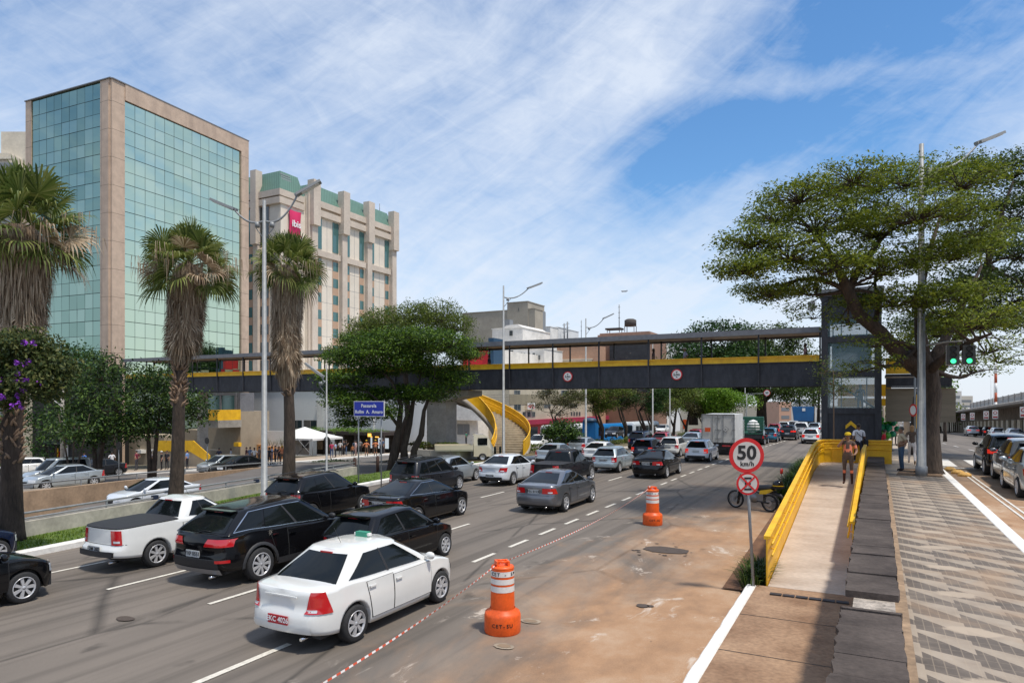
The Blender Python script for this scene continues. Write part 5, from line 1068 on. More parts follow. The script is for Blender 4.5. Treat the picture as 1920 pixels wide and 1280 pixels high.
# windows: two slim columns per bay
for i in range(3):
    a, b = sP[i]+.86, sP[i+1]-.86; w = 1.55 if i == 0 else 1.3
    for c0, c1 in ((a+.05, a+w), (b-w, b-.05)):
        sp_ = MB(); sp_.bb(TP-.597, TP-.5, c0, c1, -3, 29.5); sp_.build('spandrel_strip', spn, ht)
        for z0, z1 in ((31.0, 36.4),): w_ = MB(); w_.bb(TP-.597, TP-.49, c0, c1, z0, z1); w_.build('window', win_teal, ht)
        for k in range(9): z1 = 29.3-k*3.02; w_ = MB(); w_.bb(TP-.499, TP-.48, c0+.06, c1-.1, z1-1.65, z1); w_.build('window', win_teal, ht)
    j = MB(); j.bb(TP-.599, TP-.59, (a+b)/2-.03, (a+b)/2+.03, -3, 36.3)
    for k in range(10): j.bb(TP-.599, TP-.592, a+w, b-w, 27.7-k*3.02, 27.75-k*3.02)
    j.build('panel_joints', shut_m, ht)
for px0, px1 in ((466, 474.5), (489, 505)):
    ta, tb = t_at(px0, 82.7), t_at(px1, 82.7); sp_ = MB(); sp_.bb(ta, tb, 82.62, 82.695, -3, 36.8); sp_.build('spandrel_strip', spn, ht)
    w_ = MB(); w_.bb(ta, tb, 82.58, 82.61, 30.4, 36.7); w_.build('window', win_teal if px0 < 480 else win_m, ht)
    for k in range(9): z1 = 29.1-k*3.02; w_ = MB(); w_.bb(ta+.05, tb-.05, 82.58, 82.61, z1-1.7, z1); w_.build('window', win_teal if px0 < 480 else win_m, ht)
sg = thing('banner_sign', 'bright pink vertical banner sign with white lettering on the hotel wall', 'sign', W(s_at(551, TP-.9), TP-.9, zy(418, Yst(85, TP-.9))), ROT)
m = MB(); rows = []; hw_, hh = 1.35, 2.15
for i in range(9):
    r_ = []
    for j in range(9): u, v_ = -1+i/4, -1+j/4; r_.append(Vector((.35+.35*(1-u*u)*(1-v_*v_), u*hw_*(1-.13*(1-v_*v_)), v_*hh*(1-.06*(1-u*u)))))
    rows.append(r_)
m.grid(rows, 0); m.grid([[Vector((.16, p.y, p.z)) for p in r_] for r_ in rows], 0)
for e in (rows[0], rows[-1], [r_[0] for r_ in rows], [r_[-1] for r_ in rows]): m.grid([e, [Vector((.16, p.y, p.z)) for p in e]], 0)
sb = m.build('banner', mat('pink banner', (.62, .02, .11), .5), sg); lettering('sign_lettering', 'ibis', 1.55, ink_w, sg, (.74, -.1, -.25), (pi/2, 0, pi/2), .02, .03)
m = MB(); 
for z in (-1.6, 1.6): m.bb(-.1, .17, -.9, .9, z-.05, z+.05)
m.build('bracket', dark_steel, sg)
for px, y0, y1, r_ in ((632, 348, 362, .5), (704, 362, 392, .05), (717, 383, 398, .25), (540, 330, 330, .1)):
    if y0 == y1: continue
    o = thing('roof_mast', {632: 'stubby pale vent stack on the hotel roof', 704: 'thin antenna mast on the hotel roof', 717: 'short dark antenna cluster on the hotel roof'}[px], 'antenna', W(s_at(px, TP-3), TP-3, 42), ROT); m = MB(); m.tube([(0, 0, 0), (0, 0, zy(y0, 122)-42)], r_, 8)
    if px == 717: m.tube([(0, -.9, 0), (0, -.9, 2.4)], .06, 6)
    m.build('mast', hp if px == 632 else shut_m, o)
# --- left stair building at the bridge end
cs = thing('stair_wall', 'bare concrete stair enclosure at the left end of the footbridge', 'building', (0, 0, 0)); m = MB(); ta, tb = t_at(378, 52), t_at(451, 52)
m.bb(ta, tb, 52, 56, -4, zy(771, Yst(52, tb))); ta2 = t_at(300, 50); m.bb(ta2, ta, 53, 56, -4, zy(812, 70)); m.bb(t_at(150, 47), ta2, 50.5, 54, -4, zy(826, 68)); m.bb(t_at(118, 47), t_at(150, 47), 50, 52, -4, zy(838, 70)); m.build('wall', wallm('stair concrete wall', (.36, .295, .215)), cs)
m = MB(); tc0, tc1 = t_at(368, 49), t_at(409, 49); Yc = Yst(49, tc1); m.prism([(tc0, zy(788, Yc)), (tc1, zy(788, Yc)), (tc1, zy(802, Yc)), (tc0+2.2, zy(802, Yc)), (tc0, zy(794, Yc))], 49, 52, M=Matrix(((1, 0, 0, 0), (0, 0, 1, 0), (0, 1, 0, 0), (0, 0, 0, 1)))); m.build('balcony', concrete, cs)
m = MB(); m.bb(tc0+.5, tc1, 48.93, 48.99, zy(788, Yc), zy(768, Yc)); m.bb(tc1-.06, tc1, 48.99, 51.9, zy(788, Yc), zy(768, Yc)); m.build('yellow_balustrade', yellow, cs)
m = MB(); s_ = 44.6; T = lambda px: t_at(px, s_); Ys = Yst(s_, T(350)); Zp = lambda py: zy(py, Ys)
m.add([(T(295), s_, Zp(828)), (T(362), s_, Zp(825)), (T(393), s_, Zp(851)), (T(393), s_, Zp(866)), (T(356), s_, Zp(846)), (T(295), s_, Zp(848))], [(0, 1, 2, 3, 4, 5)]); m.add([(x, y+.08, z) for x, y, z in m.v[:6]], [(5, 4, 3, 2, 1, 0)]); m.add(m.v[:12], [(0, 6, 7, 1), (1, 7, 8, 2), (2, 8, 9, 3)]); m.build('yellow_parapet', yellow, cs)
m = MB(); m.add([(T(280), s_+.3, -4), (T(392), s_+.3, -4), (T(392), s_+.3, Zp(866)), (T(356), s_+.3, Zp(847)), (T(280), s_+.3, Zp(848))], [(0, 1, 2, 3, 4)]); m.add([(T(280), s_+.3, Zp(848)), (T(356), s_+.3, Zp(847)), (T(356), s_+4, Zp(847)), (T(280), s_+4, Zp(848))], [(0, 1, 2, 3)]); m.build('stair_flank', wallm('stair concrete wall', (.36, .295, .215)), cs)
lb = thing('glass_lobby', 'grey framed glass lobby box with crossed braces on top of the concrete stair enclosure', 'lobby', (0, 0, 0)); s_ = 52.2; m = MB(); a0, a1, a2, a3 = (t_at(p, s_) for p in (378, 413, 441, 449)); Yl = Yst(s_, a1); z0, z1 = zy(771, Yl), zy(736, Yl)
for x in (a0, a1, a2): m.bb(x-.12, x+.12, s_, s_+.25, z0, z1)
m.bb(a0, a2, s_-.003, s_+.25, z1-.3, z1); m.bb(a2+.13, a3, s_+.1, s_+2, z0, z1); m.tube([(a0, s_+.3, z1), (a1, s_+.3, z0)], .07, 6); m.tube([(a1, s_+.3, z1), (a2, s_+.3, z0)], .07, 6); m.build('frame', dark_steel2, lb); m = MB(); m.bb(a0, a2, s_+.1, s_+.13, z0, z1-.3); m.build('glass_pane', win_teal, lb)
# --- pale commercial building behind the kiosks
pc = building('long pale grey commercial building behind the kiosks with blank upper walls', -100, -60.2, 74, 100, 5.6, lgrey, front=((548, 566, 788, 803), (570, 594, 788, 803)), name='commercial_building', z0=-5)
for k, (a, b, y0, y1, d) in enumerate(((594, 620, 752, 830, .5), (620, 700, 738, 800, .9), (700, 800, 735, 790, .7))):
    m = MB(); s0 = 74-d; m.bb(t_at(a, s0)+60.2, t_at(b, s0)+60.2, -d, .0-.002, -6+.0, zy(y0, Yst(74, -62))); m.build('wall_panel', [offw, lgrey, lgrey][k], pc)
wb2 = building('white low office with grey louvred windows behind the curved stair', t_at(800, 84), t_at(893, 84), 84, 100, zy(752, Yst(84, t_at(850, 84))), offw, front=((858, 880, 795, 814), (798, 807, 796, 809)), name='office_building', wm=shut_m)
m = MB(); m.bb(t_at(800, 84)-t_at(893, 84)-1, 4, -1.6, .2, zy(790, 90), zy(760, 90)); m.build('overhang', offw, wb2)
bb3 = building('white wall with a broad red stripe and a dark blue stripe beside the curved stair', t_at(862, 92), t_at(925, 92), 92, 110, zy(655, Yst(92, t_at(900, 92))), offw, name='shop_building', roof=0)
for nm, a, b, y0, mm_ in (('red_panel', 868, 904.5, 655, wallm('red render', (.52, .02, .03), .06)), ('red_stripe', 904.5, 915.5, 655, wallm('dark red render', (.40, .015, .025), .06)), ('blue_stripe', 915.5, 925.5, 632, wallm('blue render', (.025, .07, .13), .06))):
    m = MB(); tr_ = t_at(925, 92); m.bb(t_at(a, 91.8)-tr_, t_at(b, 91.8)-tr_, -.2, -.01 if nm != 'blue_stripe' else 3, zy(735 if nm == 'red_panel' else 790, 104), zy(y0, 104)); m.build(nm, mm_, bb3)
building('tall blank grey concrete building with a taller lift shaft behind the white houses', t_at(867, 130), t_at(1003, 130), 130, 134, zy(584, Yst(130, -72)), gconc, name='concrete_building')
r = building('grey concrete lift shaft rising at the right end of the blank building', t_at(951, 129.8), t_at(990, 129.8), 129.8, 138, zy(567, Yst(130, -66)), gconc, name='lift_shaft', front=((971.5, 973.5, 577, 583),)); m = MB(); m.bb(.02, .9, 5, 7, -4, zy(581, 147)); m.build('dark_strip', shut_m, r)
r = building('white plastered house with a pitched parapet and small windows above the footbridge', t_at(923, 110), t_at(980, 110), 110, 122, zy(617, Yst(110, -60)), offw, name='white_house', front=((955.5, 961, 620, 629), (957, 962, 657, 668), (939, 946, 655, 662)), side=())
m = MB(); m.prism([(t_at(940, 110)-t_at(980, 110), zy(616, 125)), (t_at(980, 110)-t_at(980, 110), zy(616, 125)), (-1.2, zy(609, 125)), (-3.5, zy(610, 125))], .3, 11, M=Matrix(((1, 0, 0, 0), (0, 0, 1, 0), (0, 1, 0, 0), (0, 0, 0, 1)))); m.build('pitched_roof', offw, r); m = MB(); m.box((t_at(943, 110)-t_at(980, 110), 2, zy(606, 125)), (1.4, 1.4, 1.6)); m.build('water_tank', shut_m, r)
building('low white wing with a row of small windows behind the footbridge', t_at(975, 108), t_at(1020.5, 108), 108, 116, zy(655, Yst(108, -53)), offw, name='white_wing', front=tuple((a, a+3.6, 662, 671) for a in (981, 990, 999))+((976, 979, 661, 666), (1005, 1007.5, 665, 673), (1010, 1012.5, 666, 674)), roof=.2)
building('grey block with three dark barred windows behind the lamp post', t_at(925, 95), t_at(954, 95), 95, 104, 8.2, wallm('mid grey render', (.22, .22, .21)), front=((927.5, 932, 736, 748), (935.5, 941, 735, 748), (947, 951, 736, 748)), name='grey_building')
# beige hotel row along the far side of the avenue
def row_windows(px0, px1, n, y0a, y1a, y0b, y1b, w=.55): 
    o = []
    for i in range(n): k = (i+.5)/n; px = lerp(px0, px1, k); hwid = (px1-px0)/n*w/2; o.append((px-hwid, px+hwid, lerp(y0a, y0b, k), lerp(y1a, y1b, k)))
    return o
TH = -46; jh = building('beige three storey hotel with a grey band over a dark pink ground floor', TH-14, TH, s_at(955, TH), s_at(1110, TH), 9.2, beige, side=[(964, 975, 732, 740), (1017, 1030, 732, 738), (964, 976, 755, 769), (1020, 1032, 752, 764), (1052, 1064, 732, 742), (1068, 1082, 752, 763)]+[(980+9*i, 985+9*i, 772, 781) for i in range(3)]+[(1070+5*i, 1073+5*i, 772, 779) for i in range(4)], name='hotel_building')
m = MB(); m.bb(.01, .06, 0, s_at(1110, TH)-s_at(955, TH), 3.6, 5.1); m.build('grey_band', wallm('taupe band', (.27, .235, .16)), jh); m = MB(); m.bb(.01, .9, -.4, 46, .55, 1.25); m.build('canopy', wallm('dark pink fascia', (.34, .02, .06)), jh); m = MB(); m.bb(.005, .05, -.2, 46, -3.5, .54); m.build('pink_ground_floor', wallm('pink render', (.50, .09, .10)), jh)
m = MB()
for i in range(9): m.bb(.06, .1, 1+i*5, 4.4+i*5, -2.5, .1)
m.build('shopfronts', win_m, jh)
hs = thing('hotel_sign', 'small white HOTEL sign with red letters on the beige facade', 'sign', W(s_at(996, TH+.5), TH+.5, zy(761, Yst(90, TH))), ROT); m = MB(); m.bb(-.05, .05, -1.25, 1.25, -.5, .45); m.build('panel', face_w, hs); lettering('sign_lettering', 'HOTEL', .72, red_m, hs, (.06, 0, -.1), (pi/2, 0, pi/2), .01, .012)
building('pale four storey facade behind the median trees', TH-14, TH-.3, s_at(1112, TH), s_at(1216, TH), 12.0, cream, side=[(a, a+6, 735, 745) for a in (1120, 1145, 1170, 1192)]+[(a, a+6, 760, 770) for a in (1123, 1149, 1173, 1194)], name='apartment_building')
rr_ = building('white plastered block with square windows right of the black painted wall', TH-14, TH-.3, s_at(1219, TH), s_at(1258, TH), zy(640, 170), offw, side=[(a, a+3.5, b, b+8) for a in (1223, 1236, 1247) for b in (652, 735, 760, 785)], name='apartment_building')
building('small grey white block at the end of the row above the footbridge', TH-12, TH-.1, s_at(1259, TH), s_at(1276, TH), zy(645, 190), lgrey, side=[(1269, 1274, 655, 665), (1262, 1266, 740, 748)], name='apartment_building')
building('peach rendered blank side wall above the footbridge', t_at(1044, 122), t_at(1122, 122), 122, 126, zy(644, Yst(122, -43)), wallm('peach render', (.50, .30, .20), .16), name='peach_building', roof=.2)
kb = building('low block with a peeling black painted wall and clay coloured roof edge', t_at(1122, 128), t_at(1219, 128), 128, 140, zy(629, Yst(128, -35)), wallm('brown plaster', (.27, .15, .10)), name='painted_building', roof=1.6, rm=wallm('clay edge', (.36, .22, .16)))
m = MB(); m.bb(t_at(1143, 127.9)-t_at(1219, 128), -.05, -.12, -.003, zy(735, 130), zy(641, 130)); bp_ = mat('peeling black paint', (.035, .037, .042), .7, noise=(1.3, .3)); t_, b_ = nodes_of(bp_); t_.links.new(mix(t_, ramp(t_, noise_at(t_, 1.6, det=9, rough=.75), [(.62, 0.), (.66, 1.)]), b_.inputs['Base Color'].links[0].from_socket, (.42, .34, .24)), b_.inputs['Base Color']); m.build('painted_panel', bp_, kb)
for px, h, w, nm in ((1150, 1.3, 3.2, 'flat grey equipment box'), (1180, 2.6, 2.4, 'dark water tank on legs')):
    r = thing('roof_tank', nm+' on the clay edged roof', 'roof tank', W(131, t_at(px, 131), zy(628, 133)+.9), ROT); m = MB()
    for i in range(4): m.bb((-.4 if i % 2 else .4)*w-.06, (-.4 if i % 2 else .4)*w+.06, (i//2)*1.5-.06, (i//2)*1.5+.06, 0, h*.45)
    m.build('stand', shut_m, r); m = MB(); m.lathe([(w*.5, h*.45), (w*.5, h*.9), (w*.3, h)], (0, .7, 0), 12) if px == 1180 else m.bb(-w/2, w/2, -.4, 1.8, h*.45, h*.7); m.build('tank', mat('sooty tank', (.07, .06, .055), .8), r)
building('plain white tower block behind the white house', t_at(1008, 170), t_at(1032, 170), 170, 184, zy(612, Yst(170, -75)), offw, name='tower_block'); building('narrow grey white tower block with antennas', t_at(1030, 175), t_at(1047, 175), 175, 190, zy(613, Yst(175, -75)), lgrey, name='tower_block')
for i, (px, y0, y1, s) in enumerate(((1021, 583, 613, 172), (1058, 606, 640, 176), (1064, 603, 640, 177), (1161, 571, 620, 132), (1090, 600, 640, 178))):
    t = t_at(px, s); Y = Yst(s, t); r = thing('antenna_mast', ['thin antenna on the white tower block', 'lattice antenna with crossbars left of the second lamp post', 'taller lattice antenna beside it', 'slim aerial above the clay edged roof', 'thin aerial behind the second lamp post'][i], 'antenna', W(s, t, zy(y1, Y)), ROT); m = MB(); h = zy(y0, Y)-zy(y1, Y); m.tube([(0, 0, 0), (0, 0, h)], .09 if i in (0, 3, 4) else .2, 5)
    for k in range(3): m.box((0, 0, h*(.5+.2*k)), (1.2 if i in (1, 2) else .4, .08, .1))
    m.build('mast', shut_m, r)
# far skyline seen under the bridge and at the right
far_w = wallm('far white block', (.60, .58, .55), .1); 
for i, (px0, px1, y0, Y, mm_, lb_) in enumerate(((1461, 1484, 753, 260, wallm('far pink block', (.56, .33, .23), .06), 'distant pink apartment block under the footbridge'), (1484, 1512, 757, 300, far_w, 'distant low white block behind the blue container'), (1512, 1530, 748, 330, wallm('far grey block', (.45, .46, .47), .06), 'distant grey block left of the lift tower'), (1528, 1548, 758, 290, far_w, 'distant white gridded block touching the lift tower'), (1776, 1803, 733, 330, far_w, 'distant white apartment block with stepped top at the right'), (1800, 1824, 742, 380, wallm('far beige block', (.55, .50, .43), .06), 'distant beige block beside the stepped apartments'), (1822, 1842, 757, 420, lgrey, 'distant low pale block just left of the terminal'), (1760, 1778, 752, 460, wallm('far blue hill', (.20, .25, .30), .05), 'distant bluish block behind the park trees'), (1440, 1462, 752, 360, lgrey, 'distant pale block behind the banyan tree'))):
    x0, x1 = at(px0, Y), at(px1, Y); r = thing('distant_building', lb_, 'building', (x0, Y, 0), 0); m = MB(); m.bb(0, x1-x0, 0, 15, -18, zy(y0, Y)); 
    if i == 4: m.bb((x1-x0)*.35, (x1-x0)*.65, 1, 12, -10, zy(y0-2.5, Y))
    m.build('wall', mm_, r); nw = max(3, int((x1-x0)/3)); zz = zy(y0, Y)-2.2
    while zz > -8:
        w = MB()
        w.bb(.8, x1-x0-.8, -.06, -.005, zz-1.3, zz)
        w.build('window_row', shut_m, r); zz -= 3
# --- airport terminal at the right
tm = thing('terminal', 'long grey concrete terminal with a sweeping canopy over the kerb at the right', 'terminal building', (0, 0, 0)); cc = mat('grey terminal concrete', (.40, .375, .34), .85, noise=(.3, .12, 5)); m = MB(); rows = []
for i in range(41):
    s = lerp(60, 290, i/40); z = RZ(s)+4.55; rows.append([Vector((16, s, z-.16)), Vector((15.9, s, z+.12)), Vector((16.1, s, z+.2)), Vector((26, s, z+1.0)), Vector((26, s, z+.6)), Vector((20, s, z+.1))])
m.grid([r_+[r_[0]] for r_ in rows], 0, smooth=False); m.build('canopy', cc, tm)
m = MB(); rows = []
for i in range(21): s = lerp(60, 235, i/20); rows.append([Vector((26.2, s, RZ(s)-1)), Vector((26.2, s, RZ(s)+8.2+.012*(s-60)*0)), Vector((45, s, RZ(s)+8.2)), Vector((45, s, RZ(s)-1))])
m.grid(rows, 0, smooth=False, flip=True); m.add(rows[0], [(0, 1, 2, 3)]); m.add(rows[-1], [(0, 1, 2, 3)]); m.build('upper_wall', cc, tm)
m = MB(); m.bb(26.3, 40, 235.1, 290, -9, RZ(262)+7.4); m.build('end_block', cc, tm)
for i in range(26):
    s = 62+i*6.6; w = MB(); w.bb(26.12, 26.19, s+.25, s+6.2, RZ(s)+6.0, RZ(s)+7.3); w.build('window', shut_m, tm)
m = MB()
for i in range(27): s = 62+i*6.6; m.bb(26.0, 26.19, s-.12, s+.12, RZ(s)+5.6, RZ(s)+8.3)
m.build('fins', cc, tm)
m = MB()
for i in range(46): s = 62+i*4.6; m.bb(19.6, 19.9, s, s+2.1, RZ(s), RZ(s)+2.6)
m.build('pale_door_panels', mat('pale door panel', (.62, .55, .42), .6), tm); m = MB(); rows = [[Vector((20.1, lerp(60, 290, i/30), RZ(lerp(60, 290, i/30))-.5)), Vector((20.1, lerp(60, 290, i/30), RZ(lerp(60, 290, i/30))+4.7))] for i in range(31)]; m.grid(rows, 0, smooth=False); m.build('shop_wall', mat('brown shop wall', (.20, .165, .13), .8, noise=(1, .4)), tm)
for i, (px, py) in enumerate(((1785, 782), (1806, 781), (1823, 779), (1849, 778), (1866, 778), (1919, 779))):
    t = 14.9; s = s_at(px, t) if True else 0; r = thing('hanging_sign', 'hanging white and red no parking panel under the terminal canopy, %s from the left' % ['first', 'second', 'third', 'fourth', 'fifth', 'sixth'][i], 'sign', W(s, t, RZ(s)+3.2), ROT, 'hanging parking signs'); m = MB(); m.box((0, 0, 0), (.62, .06, 1.15)); o = m.build('panel', face_w, r)
    m = MB(); m.box((0, -.035, -.34), (.5, .01, .2)); m.lathe([(.22, -.04), (.22, -.032)], (0, 0, .22), 16, 'y'); m.lathe([(.14, -.045), (.14, -.035)], (0, 0, .22), 16, 'y', k=1); m.build('red_marks', [mat('sign faded red', (.42, .05, .05), .5), face_w], o); m = MB(); m.tube([(0, 0, .57), (0, 0, 1.5)], .02, 5); m.build('hanger', shut_m, r)
mt_ = thing('radio_mast', 'thick red and white banded mast rising behind the terminal edge', 'mast', (at(1867, 130), 130, 0), 0); m = MB(); z0, z1 = zy(760, 130), zy(682, 130); n = 6
for i in range(n): m.tube([(0, 0, lerp(z0-3, z1, i/n)), (0, 0, lerp(z0-3, z1, (i+1)/n))], .24, 8, i % 2)
m.tube([(-.9, 0, z0-3), (-.9, 0, z1-1)], .05, 5, 1); m.tube([(-.45, 0, z0-3), (-.45, 0, z1-2)], .05, 5, 1); m.build('mast', [mat('mast red', (.40, .08, .03), .6), white_paint], mt_)
# ------------------------------------------------ street furniture
def lamp_post(label, s, t, h, arms, r=.11, z0=None, group='tall grey street lamps', arm_z=.9):
    root = thing('street_lamp', label, 'street lamp', W(s, t, TZ(s, t)+.1 if z0 is None else z0), 0, group); m = MB(); m.tube([(0, 0, 0), (0, 0, .35), (0, 0, .36), (0, 0, h)], [r*1.25, r*1.25, r, r*.5], 14); m.build('pole', grey_metal, root)
    for (dx, dy, rise, ln) in arms:
        d = Vector((dx, dy, 0)).normalized(); za = h-.85; pts = [Vector((0, 0, za))+d*(ln*q)+Vector((0, 0, rise*(q**2.2 if rise > 0 else q)-.12*sin(pi*q))) for q in [i/10 for i in range(11)]]
        a = MB(); a.tube(pts, [.045]*6+[.038]*5, 8); a.tube([Vector((0, 0, za-.75)), d*.35+Vector((0, 0, za-.3)), pts[3]], .02, 6); a.tube([d*.3+Vector((0, 0, za-.25)), d*.32+Vector((0, 0, za-.05))], .1, 8); ao = a.build('arm', grey_metal, root)
        e = pts[-1]; sl = (pts[-1]-pts[-3]).normalized(); hm_ = MB(); hm_.box((0, 0, 0), (1.15, .34, .10)); hm_.box((-.5, 0, .0), (.3, .16, .13)); hm_.box((.05, 0, -.055), (.8, .26, .03), k=1)
        ang = atan2(sl.y, sl.x); pit = math.asin(clamp(sl.z, -1, 1))*.5; M = Matrix.Translation(e+Vector((cos(ang)*cos(pit), sin(ang)*cos(pit), sin(pit)))*.5) @ Euler((0, -pit, ang)).to_matrix().to_4x4(); hm_.v = [tuple(M@Vector(p)) for p in hm_.v]; hm_.build('lamp_head', [mat('lamp head grey', (.28, .29, .29), .5), face_w], ao)
    return root
lamp_post('tall double arm street lamp on the grass verge between the two middle palms', 20.2, -22.0, 12.4, ((1, .1, 1.15, 1.35), (-1, .15, .55, 1.35)), .13)
lamp_post('tall single arm street lamp in front of the curved yellow stair', 44.0, -23.6, 12.8, ((1, .2, .75, 1.9),))
lamp_post('tall single arm street lamp behind the footbridge, right of the curved stair', 62.5, -24.4, 12.5, ((1, .1, .9, 1.8),), group='tall grey street lamps')
lamp_post('small lamp on a thin pole between the rightmost palm and the blue name sign', 27.1, -25.0, 6.2, ((-1, 0, .25, .25),), .06, group=None)
lamp_post('thick grey lamp post rising beside the big umbrella tree', 29.0, 1.75, 12.1, ((1, .2, 1.1, 2.5),), .155, 1.3, None)
lp = lamp_post('thin grey pole on the median behind the footbridge, right of the bare trees', 64.8, -18.4, 10.5, (), .08, group='tall grey street lamps')
for px, s, lb_ in ((1256, 58, 'thin white pole on the median before the blue buses'), (1397, 90, 'thin pole before the dark banyan trees')): o = lamp_post(lb_, s, t_at(px, s), 5.2 if px == 1256 else 8, (), .07, group='thin median poles')
# barrels and tape
def barrel(label, px, py, face):
    X, Y = P_at(px, py, 0); root = thing('traffic_barrel', label, 'traffic barrel', (X, Y+.2, 0), face, 'orange traffic barrels'); m = MB()
    prof = [(.305, 0), (.318, .03), (.318, .30), (.30, .36), (.225, .40), (.222, .43)]; m.lathe(prof, (0, 0, 0), 36, caps=False); m.lathe([(.0, .002), (.3, .002)], (0, 0, 0), 24, caps=False); m.build('base', orange_p, root)
    m = MB(); z = .40; segs = [(.40, .72, 0), (.72, .82, 1), (.82, .855, 0), (.855, .945, 1), (.945, .985, 0), (.985, 1.075, 1), (1.075, 1.11, 0)]
    for a, b, k in segs: r = .212-.02*(a-.4); r2 = .212-.02*(b-.4); e = .004 if k else 0; m.lathe([(r+e, a), (r2+e, b)], (0, 0, 0), 36, k=k, caps=False)
    m.lathe([(.2, 1.11), (.205, 1.125), (.19, 1.15), (.0, 1.155)], (0, 0, 0), 30, caps=False); m.build('drum', [orange_p, mat('white reflective band', (.70, .67, .63), .5, noise=(5, .12))], root)
    m = MB(); m.box((-.11, 0, 1.19), (.035, .2, .10)); m.box((.09, 0, 1.19), (.035, .2, .09)); m.tube([(-.11, -.07, 1.23), (.09, -.07, 1.22)], .018, 6); m.tube([(-.11, .07, 1.23), (.09, .07, 1.22)], .018, 6); m.build('handle', orange_p, root)
    for txt, z, sz, r, a0 in (('CET - SP', 1.03, .085, .207, -2.75), ('CET-SU', .18, .09, .320, -2.3)):
        for i, ch in enumerate(txt):
            if ch == ' ': continue
            a = a0+i*.065/r*.95; lettering('lettering', ch, sz, ink, root, (cos(a)*r, sin(a)*r, z), (pi/2, 0, a+pi/2), .002, .001)
    return root
b1 = barrel('nearer orange and white traffic barrel with the tape tied to its top', 942, 1190, .25); b2 = barrel('farther orange and white traffic barrel at the end of the tape', 1226, 985, .3)
tape = thing('barrier_tape', 'red and white striped barrier tape strung between the two barrels', 'barrier tape', (0, 0, 0), 0)
mt = mat('striped tape', (.7, .6, .58), .5); t_, b_ = nodes_of(mt); tc = t_.nodes.new('ShaderNodeTexCoord'); sp_ = t_.nodes.new('ShaderNodeSeparateXYZ'); t_.links.new(tc.outputs['Object'], sp_.inputs[0]); q = vm(t_, 'MULTIPLY', vm(t_, 'ADD', sp_.outputs[1], vm(t_, 'MULTIPLY', sp_.outputs[0], .5)), 5.5); t_.links.new(mix(t_, vm(t_, 'LESS_THAN', vm(t_, 'SUBTRACT', q, vm(t_, 'FLOOR', q)), .5), (.78, .74, .72), (.62, .09, .04)), b_.inputs['Base Color'])
def tape_run(a, b, sag, w=.022):
    m = MB(); rows = []; n = 60
    for i in range(n+1):
        q = i/n; p = Vector(a).lerp(Vector(b), q)-Vector((0, 0, sag*4*q*(1-q))); tw = q*9; d = Vector((cos(tw)*.35, 0, 1)).normalized()*w/2; rows.append([p-d, p+d])
    m.grid(rows, 0); m.build('tape', mt, tape)
p1 = b1.location+Vector((-.1, 0, 1.17)); p2 = b2.location+Vector((-.12, 0, 1.17)); tape_run(p1, p2, .16); X, Y = at(400, 5.2), 5.2; tape_run((X, Y, zy(1400, 5.2)), p1, .10)
m = MB(); m.box((p2.x+.08, p2.y-.05, p2.z+.02), (.2, .02, .06), .2, ry=.6); m.build('knot', face_w, tape)
# speed sign and no stopping sign on one leaning pole
sp = thing('speed_limit_sign', 'round 50 km/h speed limit sign above a no stopping sign on a leaning pole', 'road sign', (0, 0, 0), 0); bx, by = P_at(1413, 1098, .16); m = MB(); m.tube([(bx, by, .1), (bx-.17, by, 3.2)], .031, 10); m.build('pole', grey_metal, sp)
fc = (bx-.165, by-.05, 2.885); m = MB(); m.lathe([(.363, -.006), (.363, .006)], (0, 0, 0), 48, 'y'); o = m.build('sign_rim', red_m, sp, fc); m = MB(); m.lathe([(.283, -.010), (.283, -.004)], (0, 0, 0), 48, 'y'); m.build('sign_face', mat('sign grey white', (.52, .49, .45), .5, noise=(3, .08)), o)
lettering('sign_lettering', '50', .40, ink, o, (0, -.013, .045), bold=.012, spacing=1.02); lettering('sign_lettering', 'km/h', .13, ink, o, (0.01, -.013, -.175), bold=.003, spacing=1.12)
m = MB(); m.lathe([(.235, -.006), (.235, .006)], (0, 0, 0), 40, 'y'); o2 = m.build('no_stopping_rim', red_m, sp, (bx-.14, by-.05, 2.30)); m = MB(); m.lathe([(.193, -.010), (.193, -.004)], (0, 0, 0), 40, 'y'); m.build('sign_face', mat('sign grey white', (.52, .49, .45), .5), o2)
m = MB()
for z, w in ((.115, .15), (-.115, .15), (.0, .12)): m.box((0, -.0135, z), (w, .004, .04), 0)
m.box((-.045, -.0125, 0), (.035, .004, .15)); m.build('letter_e', ink, o2); m = MB()
for a in (pi/4, -pi/4): m.box((0, -.0175-.002*(a > 0), 0), (.40, .004, .034), 0, ry=a)
m.build('red_cross', red_m, o2)
# blue street name board
nb = thing('street_name_board', 'blue board with two lines of white lettering before the spreading tree', 'street sign', W(27.4, -22.45, 0), ROT); sgy = mat('blue sign face', (.012, .035, .42), .4)
wid = 1.95; m = MB(); zc = 4-(766-753)/37.2+.0; m.bb(-wid/2, wid/2, -.02, .02, zc-.40, zc+.39); o = m.build('board', face_w, nb); m = MB(); m.bb(-wid/2+.035, wid/2-.035, -.026, -.0215, zc-.365, zc+.355); m.build('board_face', sgy, o)
lettering('sign_lettering', 'Passarela', .235, ink_w, o, (0, -.030, zc+.14), bold=.006, spacing=1.12); lettering('sign_lettering', 'Rolim  A.  Amaro', .235, ink_w, o, (0, -.030, zc-.165), bold=.006, spacing=1.05)
for x in (-.72, .74): m = MB(); m.tube([(x, .05, -.4), (x, .05, zc+.3)], .035, 8); m.build('post', grey_metal, nb)
